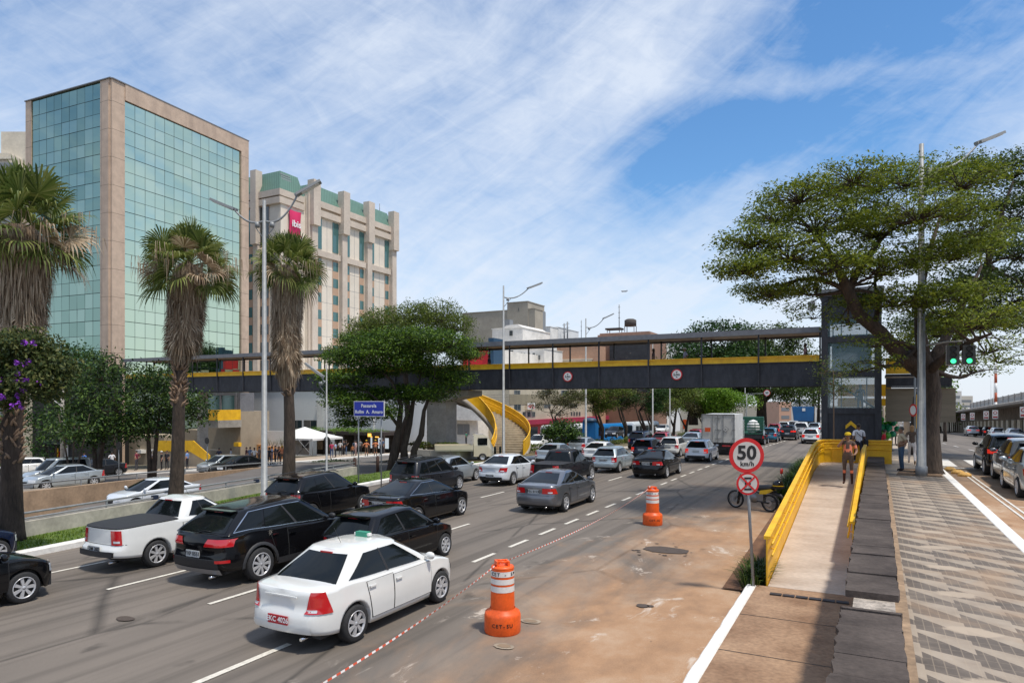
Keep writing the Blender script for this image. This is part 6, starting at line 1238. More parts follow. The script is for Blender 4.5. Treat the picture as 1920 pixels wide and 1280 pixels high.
# traffic lights
tl = thing('signal_gantry', 'pair of green traffic signals on an arm from the thick grey lamp post', 'traffic light', W(29.0, 2.0, .35), ROT); m = MB(); m.tube([(-.1, 0, 5.7), (.5, 0, 5.8), (1.35, 0, 5.82)], .035, 8); m.build('mast', grey_metal, tl)
grn = mat('green signal light', (.02, .5, .15), .3, emit=((.05, 1, .35), 1.6))
for x in (.72, 1.20):
    m = MB(); m.bb(x-.19, x+.19, -.10, .10, 4.98, 5.66); h = m.build('signal_head', mat('signal housing', (.05, .055, .055), .5), tl); m = MB(); m.bb(x-.205, x+.205, .103, .115, 4.965, 5.675); m.build('back_plate', white_paint, h)
    for k in range(3): m = MB(); m.lathe([(.085, -.13), (.085, -.105)], (x, 0, 5.10+k*.215), 16, 'y'); m.build('lens', grn if k == 0 else black_m, h); m = MB(); m.lathe([(.095, -.22), (.095, -.1)], (x, 0, 5.10+k*.215), 12, 'y', caps=False); m.build('visor', black_m, h)
# pole with yellow board and round sign by the tree
yp = thing('warning_sign', 'yellow warning board and edge-on red rimmed sign on a pole left of the trunk', 'road sign', W(37.5, 2.0, 1.3), ROT); m = MB(); m.tube([(0, 0, 0), (0, 0, 5.3)], .045, 8); m.build('pole', grey_metal, yp); m = MB(); m.bb(.05, .85, -.07, -.04, 1.45, 3.05); o = m.build('yellow_board', mat('yellow sign', (.72, .40, .02), .5), yp)
m = MB(); m.tube([(.2, -.08, 2.55), (.5, -.08, 2.85), (.6, -.08, 2.6), (.3, -.08, 2.45), (.2, -.08, 2.55)], .02, 4); m.build('symbol', ink, o); m = MB(); m.lathe([(.30, -.01), (.30, .01)], (0, 0, 0), 24, 'x'); q = m.build('round_sign', red_m, yp, (-.07, 0, 2.3), .5); m = MB(); m.lathe([(.22, -.014), (.22, .014)], (0, 0, 0), 24, 'x'); m.build('sign_face', face_w, q)
# speed sign far away
r = thing('speed_limit_sign', 'small distant 50 speed limit sign on an arm under the footbridge', 'road sign', W(82, t_at(1438, 82), zy(736, Yst(82, -8))), ROT); o = disc_sign(r, (0, 0, 0), .36, face_w); lettering('sign_lettering', '50', .34, ink, o, (0, -.022, 0), bold=.008); m = MB(); m.tube([(-2.2, .05, -.1), (.3, .05, -.05)], .03, 6); m.tube([(-2.2, .05, -.1), (-2.2, .05, -5.5)], .05, 6); m.build('arm', grey_metal, r)
# litter bin
lb = thing('litter_bin', 'dark slatted litter bin with a yellow liner on the pavement beyond the ramp', 'litter bin', W(36.3, .78, 1.3), ROT); m = MB()
for i in range(18): a = 2*pi*i/18; m.tube([(cos(a)*.20, sin(a)*.20, .1), (cos(a)*.26, sin(a)*.26, .86)], .014, 5)
m.lathe([(.265, .84), (.28, .86), (.265, .88)], (0, 0, 0), 20, caps=False); m.lathe([(.2, .1), (.0, .1)], (0, 0, 0), 16, caps=False); m.tube([(0, 0, 0), (0, 0, .12)], .08, 8); m.build('cage', mat('dark green bin', (.02, .035, .025), .5), lb); m = MB(); m.lathe([(.18, .12), (.235, .83), (.25, .90), (.2, .9)], (0, 0, 0), 18, caps=False); m.build('liner', mat('yellow liner', (.62, .50, .02), .5), lb)
# utility pole left with lamp and wires
up = thing('utility_pole', 'concrete utility pole with crossarms and a small arm lamp behind the purple flowering tree', 'utility pole', (at(117, 52), 52, -2), 0); m = MB(); zt = zy(696, 52)+2; m.tube([(0, 0, 0), (0, 0, zt)], [.16, .11], 10); m.box((0, 0, zt-.1), (1.1, .1, .1)); m.box((0, 0, zt-.5), (.7, .1, .1)); m.build('pole', concrete, up); m = MB(); m.tube([(0, 0, zt-2.7), (-1.75, -.3, zt-1.2)], .04, 6); m.box((-1.9, -.3, zt-1.15), (.42, .2, .12), ry=.3); m.build('lamp_arm', face_w, up)
def wires(label, a, b, n, sag, gap=.3, r=.012):
    root = thing('overhead_wires', label, 'wires', (0, 0, 0), 0)
    for i in range(n):
        m = MB(); o = Vector((0, 0, -i*gap)); a_, b_ = Vector(a)+o, Vector(b)+o; m.tube([a_.lerp(b_, q/14)-Vector((0, 0, sag*4*(q/14)*(1-q/14))) for q in range(15)], r, 4); m.build('wire', black_m, root)
wires('sagging wires from the utility pole to the left edge', (at(117, 52), 52, zt-2.2), (at(-60, 40), 40, 4.2), 3, .5); wires('thin wires running behind the ficus trees to the stair wall', (at(117, 52), 52, zt-2.6), (at(470, 76), 76, 5.5), 3, .8); wires('thin wires above the curved stair', (at(620, 62), 62, 6.0), (at(970, 88), 88, 5.0), 2, .6)
# back of round signs on the island
for px, s, dy, lb_ in ((222, 28, 835, 'back of a round sign on a thin dark pole before the white shirted man'), (388, 38, 826, 'back of a round sign on a pole beside the yellow stair parapet'), (613, 60, 826, 'large dark round sign back in front of the planted kiosk')):
    t = t_at(px, s); Y = Yst(s, t); r = thing('round_sign', lb_, 'road sign', W(s, t, TZ(s, t)), ROT, 'round signs seen from behind'); zz = zy(dy, Y)-TZ(s, t); rad = .27*(1 if px < 600 else 1.9); m = MB(); m.tube([(0, .03, 0), (0, .03, zz+.2)], .03, 6); m.build('pole', shut_m, r); m = MB(); m.lathe([(rad, -.01), (rad, .01)], (0, 0, zz), 24, 'y'); m.build('disc', black_m, r)
    if px > 600: m = MB(); m.lathe([(rad*.9, -.01), (rad*.9, .01)], (0, .0, zz-rad*1.9), 24, 'y'); m.build('lower_disc', black_m, r)
# median bollards
for i, px in enumerate((872, 915, 928, 938)):
    s = 46.4; t = t_at(px, s); r = thing('bollard', ['dark green bollard left of the foot of the curved stair', 'dark green bollard beside the left yellow side of the stair foot', 'middle dark green bollard at the foot of the stair', 'dark green bollard touching the lamp post at the foot of the stair'][i], 'bollard', W(s, t, TZ(s, t)+.1), ROT, 'green bollards at the stair'); m = MB(); m.lathe([(.09, 0), (.09, .82), (.08, .9), (.0, .93)], (0, 0, 0), 12); m.build('post', mat('dark green paint', (.012, .03, .022), .5), r)
for i, (px, s) in enumerate(((665, 32.6), (708, 34.5))): t = t_at(px, s); r = thing('bollard', ['dark rusty post at the end of the retaining wall', 'second dark rusty post right of the blue name board'][i], 'bollard', W(s, t, TZ(s, t)), ROT, 'rusty posts at the wall end'); m = MB(); m.lathe([(.10, 0), (.10, .95), (.07, 1.0), (.07, 1.05)], (0, 0, 0), 10); m.build('post', mat('rusty post', (.07, .035, .025), .8), r)
m = MB(); m.tube([W(33, -27.6, TZ(33, -27.6)), W(34.5, -24.6, TZ(34, -25)), ], .02, 5)
# planter with retaining edge on the median under the tree
pw = thing('planter_wall', 'low cream planter wall with straggly plants at the foot of the bridge pier', 'planter', (0, 0, 0)); m = MB(); m.bb(t_at(776, 43), t_at(862, 43), 43, 43.3, -1, .35); m.bb(t_at(862, 43)-.3, t_at(862, 43), 43.3, 48, -1, .349); m.build('wall', cement, pw); m = MB(); m.bb(t_at(776, 43), t_at(862, 43)-.3, 43.3, 48, -1, .25); m.build('soil', earth, pw)
# --- kiosks on the far pavement
tn = thing('market_tent', 'white pyramid roofed tent on crossed poles left of the planted kiosk', 'tent', (0, 0, 0)); s_ = 58.2; t0, t1 = t_at(497, s_), t_at(586, s_); Yt = Yst(s_, (t0+t1)/2); ze, zt_, zg = zy(821, Yt), zy(801, Yt), -2.1; m = MB(); cx_, cy_ = (t0+t1)/2, s_+2.6
for a, b in (((t0, s_), (t1, s_)), ((t1, s_), (t1, s_+5)), ((t1, s_+5), (t0, s_+5)), ((t0, s_+5), (t0, s_))):
    rows = []
    for i in range(7):
        q = i/6; z = lerp(ze, zt_, q**1.25); rows.append([Vector((lerp(a[0], cx_, q), lerp(a[1], cy_, q), z)), Vector((lerp(b[0], cx_, q), lerp(b[1], cy_, q), z))])
    m.grid(rows, 0, smooth=False); m.add([(a[0], a[1], ze), (b[0], b[1], ze), (b[0], b[1], ze-.22), (a[0], a[1], ze-.22)], [(0, 1, 2, 3)])
m.build('canopy', white_paint, tn); m = MB()
for x in (t0, t1):
    for y in (s_, s_+5): m.tube([(x, y, zg), (x, y, ze)], .035, 6)
for a, b in ((.70, 1.0), (1.0, .70)): m.tube([(lerp(t0, t1, a), s_-.1, zg), (lerp(t0, t1, b), s_-.1, ze)], .05, 6)
m.build('frame', shut_m, tn); m = MB(); m.bb(lerp(t0, t1, .52), lerp(t0, t1, .86), s_+.5, s_+.6, zg, ze-.2); m.build('slatted_screen', mat('grey timber slats', (.34, .32, .30), .8, noise=(3, .2)), tn); m = MB(); m.bb(lerp(t0, t1, .80), lerp(t0, t1, .93), s_-.1, s_, zy(838, Yt), zy(824, Yt)); m.build('black_screen', black_m, tn)
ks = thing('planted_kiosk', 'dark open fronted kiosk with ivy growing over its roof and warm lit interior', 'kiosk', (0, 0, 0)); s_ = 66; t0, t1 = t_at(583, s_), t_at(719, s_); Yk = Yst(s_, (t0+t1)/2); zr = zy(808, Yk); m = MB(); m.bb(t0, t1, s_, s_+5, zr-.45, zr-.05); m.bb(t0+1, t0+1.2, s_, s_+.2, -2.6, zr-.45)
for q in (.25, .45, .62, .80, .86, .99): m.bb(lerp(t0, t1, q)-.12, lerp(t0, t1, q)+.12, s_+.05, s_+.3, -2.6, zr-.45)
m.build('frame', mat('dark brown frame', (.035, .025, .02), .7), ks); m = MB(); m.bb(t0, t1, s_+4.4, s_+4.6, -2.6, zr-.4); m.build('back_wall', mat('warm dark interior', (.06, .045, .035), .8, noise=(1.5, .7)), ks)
for i, q in enumerate((.50, .62, .70, .88)): m = MB(); m.bb(lerp(t0, t1, q)+.2, lerp(t0, t1, q)+.9, s_+4.3, s_+4.38, -2, zr-1.0); m.build('bright_window', mat('pale interior light', (.5, .5, .5), .5, emit=((.8, .9, 1.), .5)), ks)
m = MB(); m.bb(lerp(t0, t1, .55), lerp(t0, t1, .66), s_+4, s_+4.1, zr-.95, zr-.8); m.bb(lerp(t0, t1, .80), lerp(t0, t1, .84), s_-.1, s_+.03, zr-.6, zr-.2); m.build('amber_lamp', mat('amber light', (.8, .4, .05), .4, emit=((1, .5, .1), 1.2)), ks)
iv = MB(); rnd = random.Random(6)
for i in range(46): clump(iv, (lerp(t0-.6, t1-1, rnd.random()), s_+rnd.uniform(-.2, 2), zr+rnd.uniform(-.12, .3)), (.8, .8, .28), 60, .16, rnd, up=.6)
for i in range(10): clump(iv, (t0+rnd.uniform(-.7, 1.2), s_+rnd.uniform(-.2, .6), zr-rnd.uniform(.2, 1.1)), (.6, .5, .45), 60, .16, rnd, up=.4)
iv.build('ivy', L_fresh, ks)
cb = thing('cabinet', 'tall framed display case beside the tent', 'display case', (0, 0, 0)); a, b = t_at(594, 62), t_at(607, 62); m = MB(); m.bb(a, b, 62, 62.5, -2.3, zy(822, 76)); m.build('case', mat('dark brown frame', (.035, .025, .02), .7), cb); m = MB(); m.bb(a+.15, b-.15, 61.94, 61.99, -1.7, zy(826, 76)); m.build('poster', mat('brown poster', (.34, .27, .2), .7, noise=(2, .4)), cb)
# white hoarding with a blue sign, orange planters
hd = thing('hoarding', 'white hoarding with painted grasses and a small blue sign beside the concrete wall', 'hoarding', (0, 0, 0)); s_ = 55; a, b = t_at(453, s_), t_at(540, s_); Yh = Yst(s_, a); m = MB(); m.bb(a, b, s_, s_+.2, -3, zy(806, Yh)); m.build('panel', white_paint, hd)
m = MB(); m.bb(t_at(463, s_), t_at(485, s_), s_-.08, s_-.02, zy(824, Yh), zy(808, Yh)); o = m.build('blue_sign', mat('bright blue sign', (.01, .17, .42), .5), hd); lettering('sign_lettering', 'Nova\nPassarela', .24, ink_w, o, (t_at(470.5, s_)+.0, s_-.09, zy(814.5, Yh)), depth=.003)
gr_ = MB(); rnd = random.Random(9)
for i in range(90):
    x = lerp(a, b, rnd.random()); z = zy(832, Yh)+rnd.uniform(-.1, .2); gr_.tube([(x, s_-.05, z), (x+rnd.gauss(0, .3), s_-.12, z+rnd.uniform(.3, .9))], [.02, .006], 3)
gr_.build('reeds', L_olive, hd)
for i, (px0, px1, s2) in enumerate(((453, 472, 53.5), (474, 492, 54.2), (497, 512, 54.4), (520, 545, 54.6))): m = MB(); o = thing('planter_box', ['leftmost orange timber planter under the blue sign', 'second orange timber planter under the blue sign', 'orange timber planter behind the crowd near the lamp post', 'orange timber planter behind the third palm'][i], 'planter', W(s2, t_at(px0, s2), -2.25), ROT, 'orange planters'); m.bb(0, t_at(px1, s2)-t_at(px0, s2)-.1, 0, .7, 0, 1.5 if i < 2 else 1.3); m.build('box', mat('orange timber', (.55, .27, .10), .7, noise=(3, .2)), o)
# yellow bench-like rail left of the hoarding, pots on the wall
o = thing('yellow_box', 'small yellow box fixed at the corner of the concrete wall', 'box', (0, 0, 0)); m = MB(); a = t_at(438, 51.5); m.bb(a, a+.75, 51.5, 51.9, zy(841, 70), zy(833, 70)); m.build('box', yellow, o)
for i, px in enumerate((264, 288)): s2 = 50.2; t = t_at(px, s2); r = thing('plant_pot', ['pale planter with dark spiky leaves left of the yellow stair parapet', 'second pale planter touching the yellow stair parapet'][i], 'plant pot', W(s2, t, zy(849, Yst(s2, t))), ROT, 'pots on the stair wall'); m = MB(); m.bb(-.5, .5, -.3, .3, 0, .4); m.build('pot', face_w, r); lf = MB(); rnd = random.Random(i); 
for i, (px, py, s) in enumerate(((1050, 800, 70),)):
    pass
bk = thing('bicycle', 'yellow bicycle leaning at the end of the yellow stair parapet', 'bicycle', W(45.5, t_at(400, 45.5), -2.2), ROT); m = MB()
for x in (-.5, .5): m.lathe([(.32, -.015), (.34, 0), (.32, .015)], (x, 0, .34), 20, 'y', caps=False)
m.build('wheels', rubber, bk); m = MB(); m.tube([(-.5, 0, .34), (-.15, 0, .8), (.35, 0, .75), (.05, 0, .34), (-.15, 0, .8)], .022, 5); m.tube([(-.5, 0, .34), (.05, 0, .34)], .02, 5); m.tube([(.5, 0, .34), (.33, 0, .95)], .02, 5); m.tube([(.3, -.22, .97), (.3, .22, .97)], .018, 5); m.build('frame', yellow, bk)
# bus shelter / phone booth
bx_ = thing('phone_booth', 'bright blue booth beside the grey coach', 'booth', W(70, t_at(1104, 70), TZ(70, -29)), ROT); m = MB(); m.bb(-.75, .75, 0, 1, 0, 2.5); m.build('cabin', mat('bright blue paint', (.01, .20, .52), .5), bx_); m = MB(); m.lathe([(.85, 2.5), (.8, 2.8), (.4, 2.95), (0, 3)], (0, .5, 0), 14); m.build('dome_roof', mat('dark blue roof', (.02, .06, .12), .5), bx_)
bn = thing('orange_banner', 'narrow orange banner hanging among the median trees', 'banner', W(100, t_at(1284, 100), zy(800, 108)), ROT); m = MB(); m.bb(-.25, .25, -.03, .03, 0, 1.4); m.build('cloth', orange_p, bn); m = MB(); m.tube([(-.3, 0, -3), (-.3, 0, 1.8)], .04, 5); m.build('pole', shut_m, bn)
# ------------------------------------------------ vehicles
FIO = Car(L=4.0, w=.84, wb=2.55, fo=.76, R=.30, kind='van', two_door=True, belt=((-2.0, 1.0), (-.6, 1.0), (.6, .98), (1.1, .94), (1.6, .80), (2.0, .64)), roof=((-1.95, 1.66), (-.5, 1.74), (.3, 1.68), (.8, 1.52)), cab=(-1.97, 1.3), top=(-1.9, .5), wt=.70, rear=((.2, .06), (.4, .0), (.62, .01), (1.05, .02)))
COUPE = Car(L=4.3, w=.87, wb=2.6, fo=.85, R=.31, belt=((-2.15, .96), (-1.4, .98), (-.6, .94), (.75, .90), (1.25, .87), (1.75, .77), (2.15, .62)), roof=((-1.25, 1.34), (-.4, 1.42), (.3, 1.42), (1., 1.34)), cab=(-1.72, 1.45), top=(-.95, .35), wt=.57, rear=((.2, .10), (.4, .0), (.62, .02), (.68, .07), (.95, .07), (1.05, .12)))
HRV = Car(L=4.3, w=.89, wb=2.61, fo=.86, R=.335, kind='suv', nwin=2, brake=True, lampstyle=2, belt=((-2.15, 1.10), (-.6, 1.05), (.7, 1.0), (1.2, .97), (1.8, .86), (2.15, .68)), roof=((-1.45, 1.48), (-.5, 1.60), (.2, 1.60), (.8, 1.50)), cab=(-2.0, 1.35), top=(-1.35, .35), wt=.60, sill=.26, rear=((.25, .12), (.4, .0), (.62, .01), (.7, .05), (1.05, .10)))
def tz_px(px, py, right=False):
    z = 1.15 if right else 0.
    for _ in range(14):
        X, Y = P_at(px, py, z); s, t = ST(X, Y); z = lerp(z, RZ(s) if right else TZ(s, t), .6)
    return z
def V(model, paint, label, px, py, which='RR', **k): return car_at(model, paint, label, px, py, which, z=tz_px(px, py, k.pop('right', False)), **k)
tx = V(SEDAN, P_white, 'white taxi sedan with a green roof light and red number plate nearest the barrels', 668, 1203, 'RR', cat='taxi', plate='EKC 4026', redplate=True, group=None)
m = MB(); m.box((0, -.05, 1.53), (.26, .12, .09)); m.box((0, -.05, 1.53), (.34, .09, .05), k=1); m.build('roof_light', [mat('green taxi lamp', (.03, .26, .16), .4), face_w], tx)
sf = V(SANTA, P_black, 'large black SUV with silver skid plate between the white pickup and the white taxi', 490, 1088, 'RR', cat='SUV', plate='FXP 0551')
for o in [o for o in sf.children if o.name.startswith('rear_bumper')]: pass
m = MB(); SANTA.patch(m, SANTA.B, 0, 1.3, .31, .43, 8, 2, .022, both=True); m.build('skid_plate', mat('silver skid plate', (.28, .28, .29), .4, .4), sf)
for sd in (1, -1): m = MB(); SANTA.patch(m, SANTA.B, 1.1, 1.75, .56, .62, 5, 2, .016, sd); m.build('reflector', lamp_red, sf)
V(MONTANA, P_white, 'white pickup with a black bed cover and sports bar beside the grass verge', 295, 1062, 'RR', cat='pickup', plate='FDM 3002')
V(HATCH, P_black, 'shiny black hatchback half hidden behind the white taxi', 835, 1042, 'FR')
V(SEDAN2, P_black, 'black sedan with red and white tail lamps beside the black hatchback', 866, 965, 'FR', plate='FJU 0868')
V(DUSTER, P_black, 'dark hatchback with black glass beside the third palm trunk', 682, 960, 'FR')
V(ZAFIRA, P_dgrey, 'dark grey minivan with roof rails behind the black sedan', 862, 917, 'FR', cat='minivan')
V(GOL, P_silver, 'silver two door hatchback with muddy wheels in the leftmost lane', 893, 900, 'FR')
V(ONIX, P_white2, 'clean white sedan with black lower bumper left of the dark pickup', 963, 909, 'RR', plate='PVE 6198')
V(HILUX, P_dgrey, 'dark double cab pickup behind the grey sedan', 1110, 900, 'FR', cat='pickup')
V(SEDAN2, P_grey, 'grey metallic sedan alone in the right lane beside the dashed line', 1061.6, 959, 'RR', plate='FSU 8123')
V(COUPE, P_silver, 'pale silver sedan just beyond the dark pickup', 1079, 866, 'FR')
V(COUPE, P_silver, 'silver sedan with red lamps beyond the dark pickup, left of the white sedan', 1103, 853, 'RR')
V(COUPE, P_white, 'white sedan directly behind the silver blue hatchback', 1139, 868, 'RR')
V(HATCH, cpaint('icy silver car paint', (.40, .47, .50), .3, .4), 'icy silver hatchback left of the lone black sedan near the bridge', 1162.5, 885.6, 'RR', plate='DXX 8074')
V(SEDAN2, P_black, 'black sedan with wide red lamps alone in front of the white hatchback', 1251, 896, 'RR', plate='AAW 0032')
V(HATCHB, P_blue, 'dark blue hatchback with brake lights on behind the black sedan', 1228, 862, 'RR')
V(ZAFIRA, P_blue, 'dark minivan behind the dark blue hatchback', 1214, 842, 'RR', lod=1, cat='minivan')
ws = V(HATCH, P_white, 'white car with red striped sides between the blue hatchback and white hatchback', 1276.5, 856, 'RR')
for sd in (1, -1): m = MB(); HATCH.patch(m, HATCH.G, 1.45, 1.62, .08, .9, 2, 5, .01, sd); m.build('red_stripe', P_red, ws)
V(HATCHB, P_white2, 'white hatchback with tall lamps in front of the white box truck', 1332, 866, 'RR')
V(HATCH, P_red, 'red car behind the white car with striped sides, partly hidden', 1255, 840, 'RR', lod=1)
V(HATCH, P_red, 'red car seen between the silver car and the white truck', 1319, 832, 'RR', lod=1)
V(COUPE, P_silver, 'silver sedan left of the white truck behind the white hatchback', 1314, 841, 'RR', lod=1)
V(HATCH, P_black, 'small black hatchback beside the green lorry', 1434, 834, 'RR', lod=1)
V(HATCH, P_teal, 'teal hatchback right of the small black hatchback', 1458, 829, 'RR', lod=1)
V(HATCHB, P_red, 'bright red hatchback behind the teal hatchback', 1466, 818, 'RR', lod=1)
V(HRV, P_dgrey, 'dark grey SUV with brake lights on in the distance left of the white hatchback', 1494, 825, 'RR', lod=1, cat='SUV')
V(HILUX, P_white, 'white pickup ahead of the distant dark grey SUV', 1516, 819, 'RR', lod=1, cat='pickup')
V(HATCHB, P_white, 'white hatchback closest to the lift tower on the left', 1538, 832, 'RR', lod=1)
V(COUPE, P_silver, 'far silver car behind the green lorry', 1434, 817, 'RR', lod=1); V(HATCH, P_white, 'far white car between the red hatchback and the blue container', 1482, 811, 'RR', lod=1); V(HATCH, P_white, 'far white car beside the container lorry', 1499, 809, 'RR', lod=1); V(HATCH, P_silver, 'far silver car touching the lift tower edge', 1540, 814, 'RR', lod=1); V(HATCH, P_dgrey, 'far dark car in front of the container lorry', 1508, 813, 'RR', lod=1)
V(COUPE, P_black, 'black sedan nose entering at the left edge with a clear headlamp', 45, 1130, 'FR', group='cars queuing on the avenue')
V(GOL, P_blue, 'dark blue car at the left edge beyond the black sedan, only its nose in view', -4, 1056, 'FR')
# far side
def FV(model, paint, label, px, Y, s=None, yaw=pi, z=None, **k):
    X = at(px, Y); s_, t_ = ST(X, Y); return place_car(model, paint, label, loc=(X, Y, (TZ(s_, t_)+.02) if z is None else z), yaw=yaw, group='traffic on the far road', **k)
FV(FIO, P_silver, 'silver white cargo van on the far road behind the thin tree trunks', 105, 46, cat='van', yaw=pi-.12)
FV(COUPE, P_silver, 'low pale car half hidden by the tan wall before the cargo van', 120, 41, yaw=pi-.1)
FV(COUPE, P_white2, 'white sedan down in the underpass behind the second palm', 290, 33, yaw=pi-.12, z=-1.08)
FV(HATCH, P_silver, 'silver hatchback ahead of the dark sedan on the far road', 412, 57.5, yaw=pi-.1); FV(COUPE, P_black, 'dark sedan passing on the far road left of the lamp post', 447, 52, yaw=pi-.1)
FV(HATCH, P_white, 'white hatchback parked nose left before the dark garage mouth', 40, 56, yaw=pi-.4, z=-2.0); FV(COUPE, P_dgrey, 'dark red grey sedan following the cargo van', 180, 53, yaw=pi-.1)
FV(HATCH, P_grey, 'grey hatchback on the middle road below the bare trees', 1052, 74, yaw=pi, z=-.5, lod=1); FV(HATCH, P_dgrey, 'dark car with pale lamps on the far road before the blue bus', 1152, 88, yaw=pi, z=-.6, lod=1); FV(HATCH, P_white, 'white car behind the round leaved bush right of the stair', 1010, 66, yaw=pi, z=-.6, lod=1); FV(HATCH, P_white, 'white hatchback among the far median trees', 1242, 105, yaw=pi, z=-.9, lod=1)
# airport road
V(HRV, P_black, 'black SUV with glowing brake lights waiting at the right edge', 1845, 889, 'RL', right=True, cat='SUV', group='cars on the airport road')
V(HRV, P_grey, 'grey SUV with lit brake lamps behind the black SUV at the right edge', 1884, 911, 'RL', right=True, cat='SUV', group='cars on the airport road')
V(ONIX, P_silver, 'silver car cut off by the right edge of the picture', 1907, 932, 'RL', right=True, group='cars on the airport road')
for i, (md, pt, px, py, lb_, wh) in enumerate(((HRV, P_white2, 1812, 817, 'white SUV parked under the terminal canopy, nearest the open lane', 'RL'), (HATCH, P_dgrey, 1829, 817, 'dark car parked beside the white SUV under the canopy', 'RL'), (HATCHB, P_dgrey, 1843, 818, 'dark sedan with an amber lamp lit under the canopy', 'RL'), (HATCH, P_white2, 1858, 822, 'white hatchback with a dark rear window under the canopy', 'RL'), (COUPE, P_silver, 1888, 826, 'silver sedan with red lamps under the canopy at the right edge', 'RL'), (HRV, P_white2, 1779, 807, 'distant white people carrier in the curve of the airport road', 'RL'), (HRV, P_dgrey, 1770, 805, 'distant dark car left of the white people carrier', 'RL'), (HATCH, P_dgrey, 1763, 803, 'distant dark hatchback behind the big trunk', 'RL'), (HATCH, P_white, 1752, 808, 'distant white car touching the big trunk', 'RL'))):
    V(md, pt, lb_, px, py, wh, right=True, group='cars under the terminal canopy', lod=1)
for i, (px, Y) in enumerate(((1703, 95), (1714, 120))): FV(HATCH if i else FIO, P_white2, ['distant white van seen between the poles left of the trunk', 'distant white car farther along between the poles'][i], px, Y, yaw=0, z=RZ(Y)+.02, lod=1, cat='van' if not i else 'car')
# wheels of heavier vehicles
def wheelset(root, xs, ys, R, nm='wheel'):
    for x in xs:
        for y in ys:
            m = MB(); m.lathe([(R*.6, -.14), (R*.95, -.14), (R, -.08), (R, .08), (R*.95, .14), (R*.6, .14)], axis='x', n=18, caps=False); w = m.build(nm, rubber, root, (x, y, R)); m = MB(); m.lathe([(R*.6, -.10), (.0, -.05)], axis='x', n=14, caps=False); m.lathe([(R*.6, .10), (.0, .05)], axis='x', n=14, caps=False); m.build('rim', alloy, w)
X, Y = at(1354, 47), 47+6; k = P_at(1389, 853, 0); tr = thing('box_truck', 'white box truck with an orange placard on its rear doors', 'truck', W(52.6, -9.95, 0), ROT+.05); m = MB(); wt_ = mat('white box panels', (.60, .60, .58), .45, noise=(1, .1)); m.bb(-1.2, 1.2, 0, 5.6, .95, 3.05); m.build('cargo_box', wt_, tr)
m = MB()
for x in (-1.17, 1.17): m.bb(x-.035, x+.035, -.03, -.002, .95, 3.07)
for x in (-.38, -.02, .38): m.bb(x-.015, x+.015, -.04, -.002, .98, 3.0)
m.bb(-1.2, 1.2, -.03, -.002, 3.0, 3.08)
for x in (-1.13, 1.13, -.1, .1):
    for z in (1.25, 1.9, 2.75): m.bb(x-.12, x+.12, -.045, -.004, z, z+.03)
m.build('door_frame', grey_metal, tr); m = MB(); m.bb(-.95, -.55, -.05, -.03, 1.75, 2.05); m.build('orange_placard', orange_p, tr); m = MB(); m.box((.55, -.03, 1.95), (.34, .015, .34), 0, ry=pi/4); o = m.build('diamond_placard', shut_m, tr); m = MB(); m.box((.55, -.042, 1.95), (.29, .012, .29), 0, ry=pi/4); m.build('placard_face', wt_, o); lettering('lettering', 'G', .16, ink, tr, (.55, -.052, 1.95), depth=.002)
m = MB(); m.bb(-1.1, 1.1, .1, 7.6, .55, .90); m.bb(-1.15, 1.15, .05, .2, .42, .62); m.build('chassis', trim_m, tr); m = MB(); m.bb(-1.1, 1.1, 5.8, 7.7, .8, 2.5); m.build('cab', P_white, tr); m = MB(); m.bb(-.9, -.3, -.01, .045, .66, .76); m.bb(.3, .9, -.01, .045, .66, .76); m.build('taillight', lamp_red, tr); wheelset(tr, (-.95, .95), (1.4, 6.6), .45)
gt = thing('stake_truck', 'green lorry with slatted sides and a white sack between the white truck and the cars', 'truck', W(66, t_at(1407, 66), 0), ROT+.1); gpm = mat('green lorry paint', (.02, .10, .06), .5); m = MB(); m.bb(-1.1, 1.1, 0, 5, 1.0, 1.12)
for z in (1.3, 1.55, 1.8, 2.05): m.bb(-1.1, 1.1, -.03, .0, z, z+.1); m.bb(1.07, 1.1, 0, 5, z, z+.1); m.bb(-1.1, -1.07, 0, 5, z, z+.1)
for x in (-1.08, -.4, .4, 1.08): m.bb(x-.03, x+.03, -.05, 0, 1.1, 2.2)
m.build('slatted_bed', gpm, gt); m = MB(); m.bb(-1.0, 1.0, 5.1, 6.8, .8, 2.5); m.build('cab', gpm, gt); m = MB(); m.ball((.2, 1, 1.6), (.6, .8, .75), 8, 5); m.build('white_sack', white_paint, gt); m = MB(); m.bb(-1.05, 1.05, 0, 6.6, .6, .95); m.build('chassis', trim_m, gt); wheelset(gt, (-.9, .9), (1.2, 5.9), .45)
ct = thing('container_truck', 'bright blue container on a lorry in the distance under the footbridge', 'truck', W(104, t_at(1507, 104), 0), ROT+.1); m = MB(); m.prism([(-1.25, 1.3), (1.25, 1.3), (1.35, 3.3), (-1.5, 3.3)], 0, 6, M=Matrix(((1, 0, 0, 0), (0, 0, 1, 0), (0, 1, 0, 0), (0, 0, 0, 1)))); m.build('container', mat('container blue', (.01, .10, .26), .5, noise=(1, .15)), ct); m = MB(); m.bb(-.2, .2, -.04, .0, 2.7, 3.1); m.build('badge', face_w, ct); m = MB(); m.bb(-1.2, 1.2, 0, 8, .6, 1.28); m.bb(-1.2, 1.2, 6.3, 8.2, 1.28, 2.9); m.build('chassis', trim_m, ct); wheelset(ct, (-1, 1), (1.4, 7), .48)
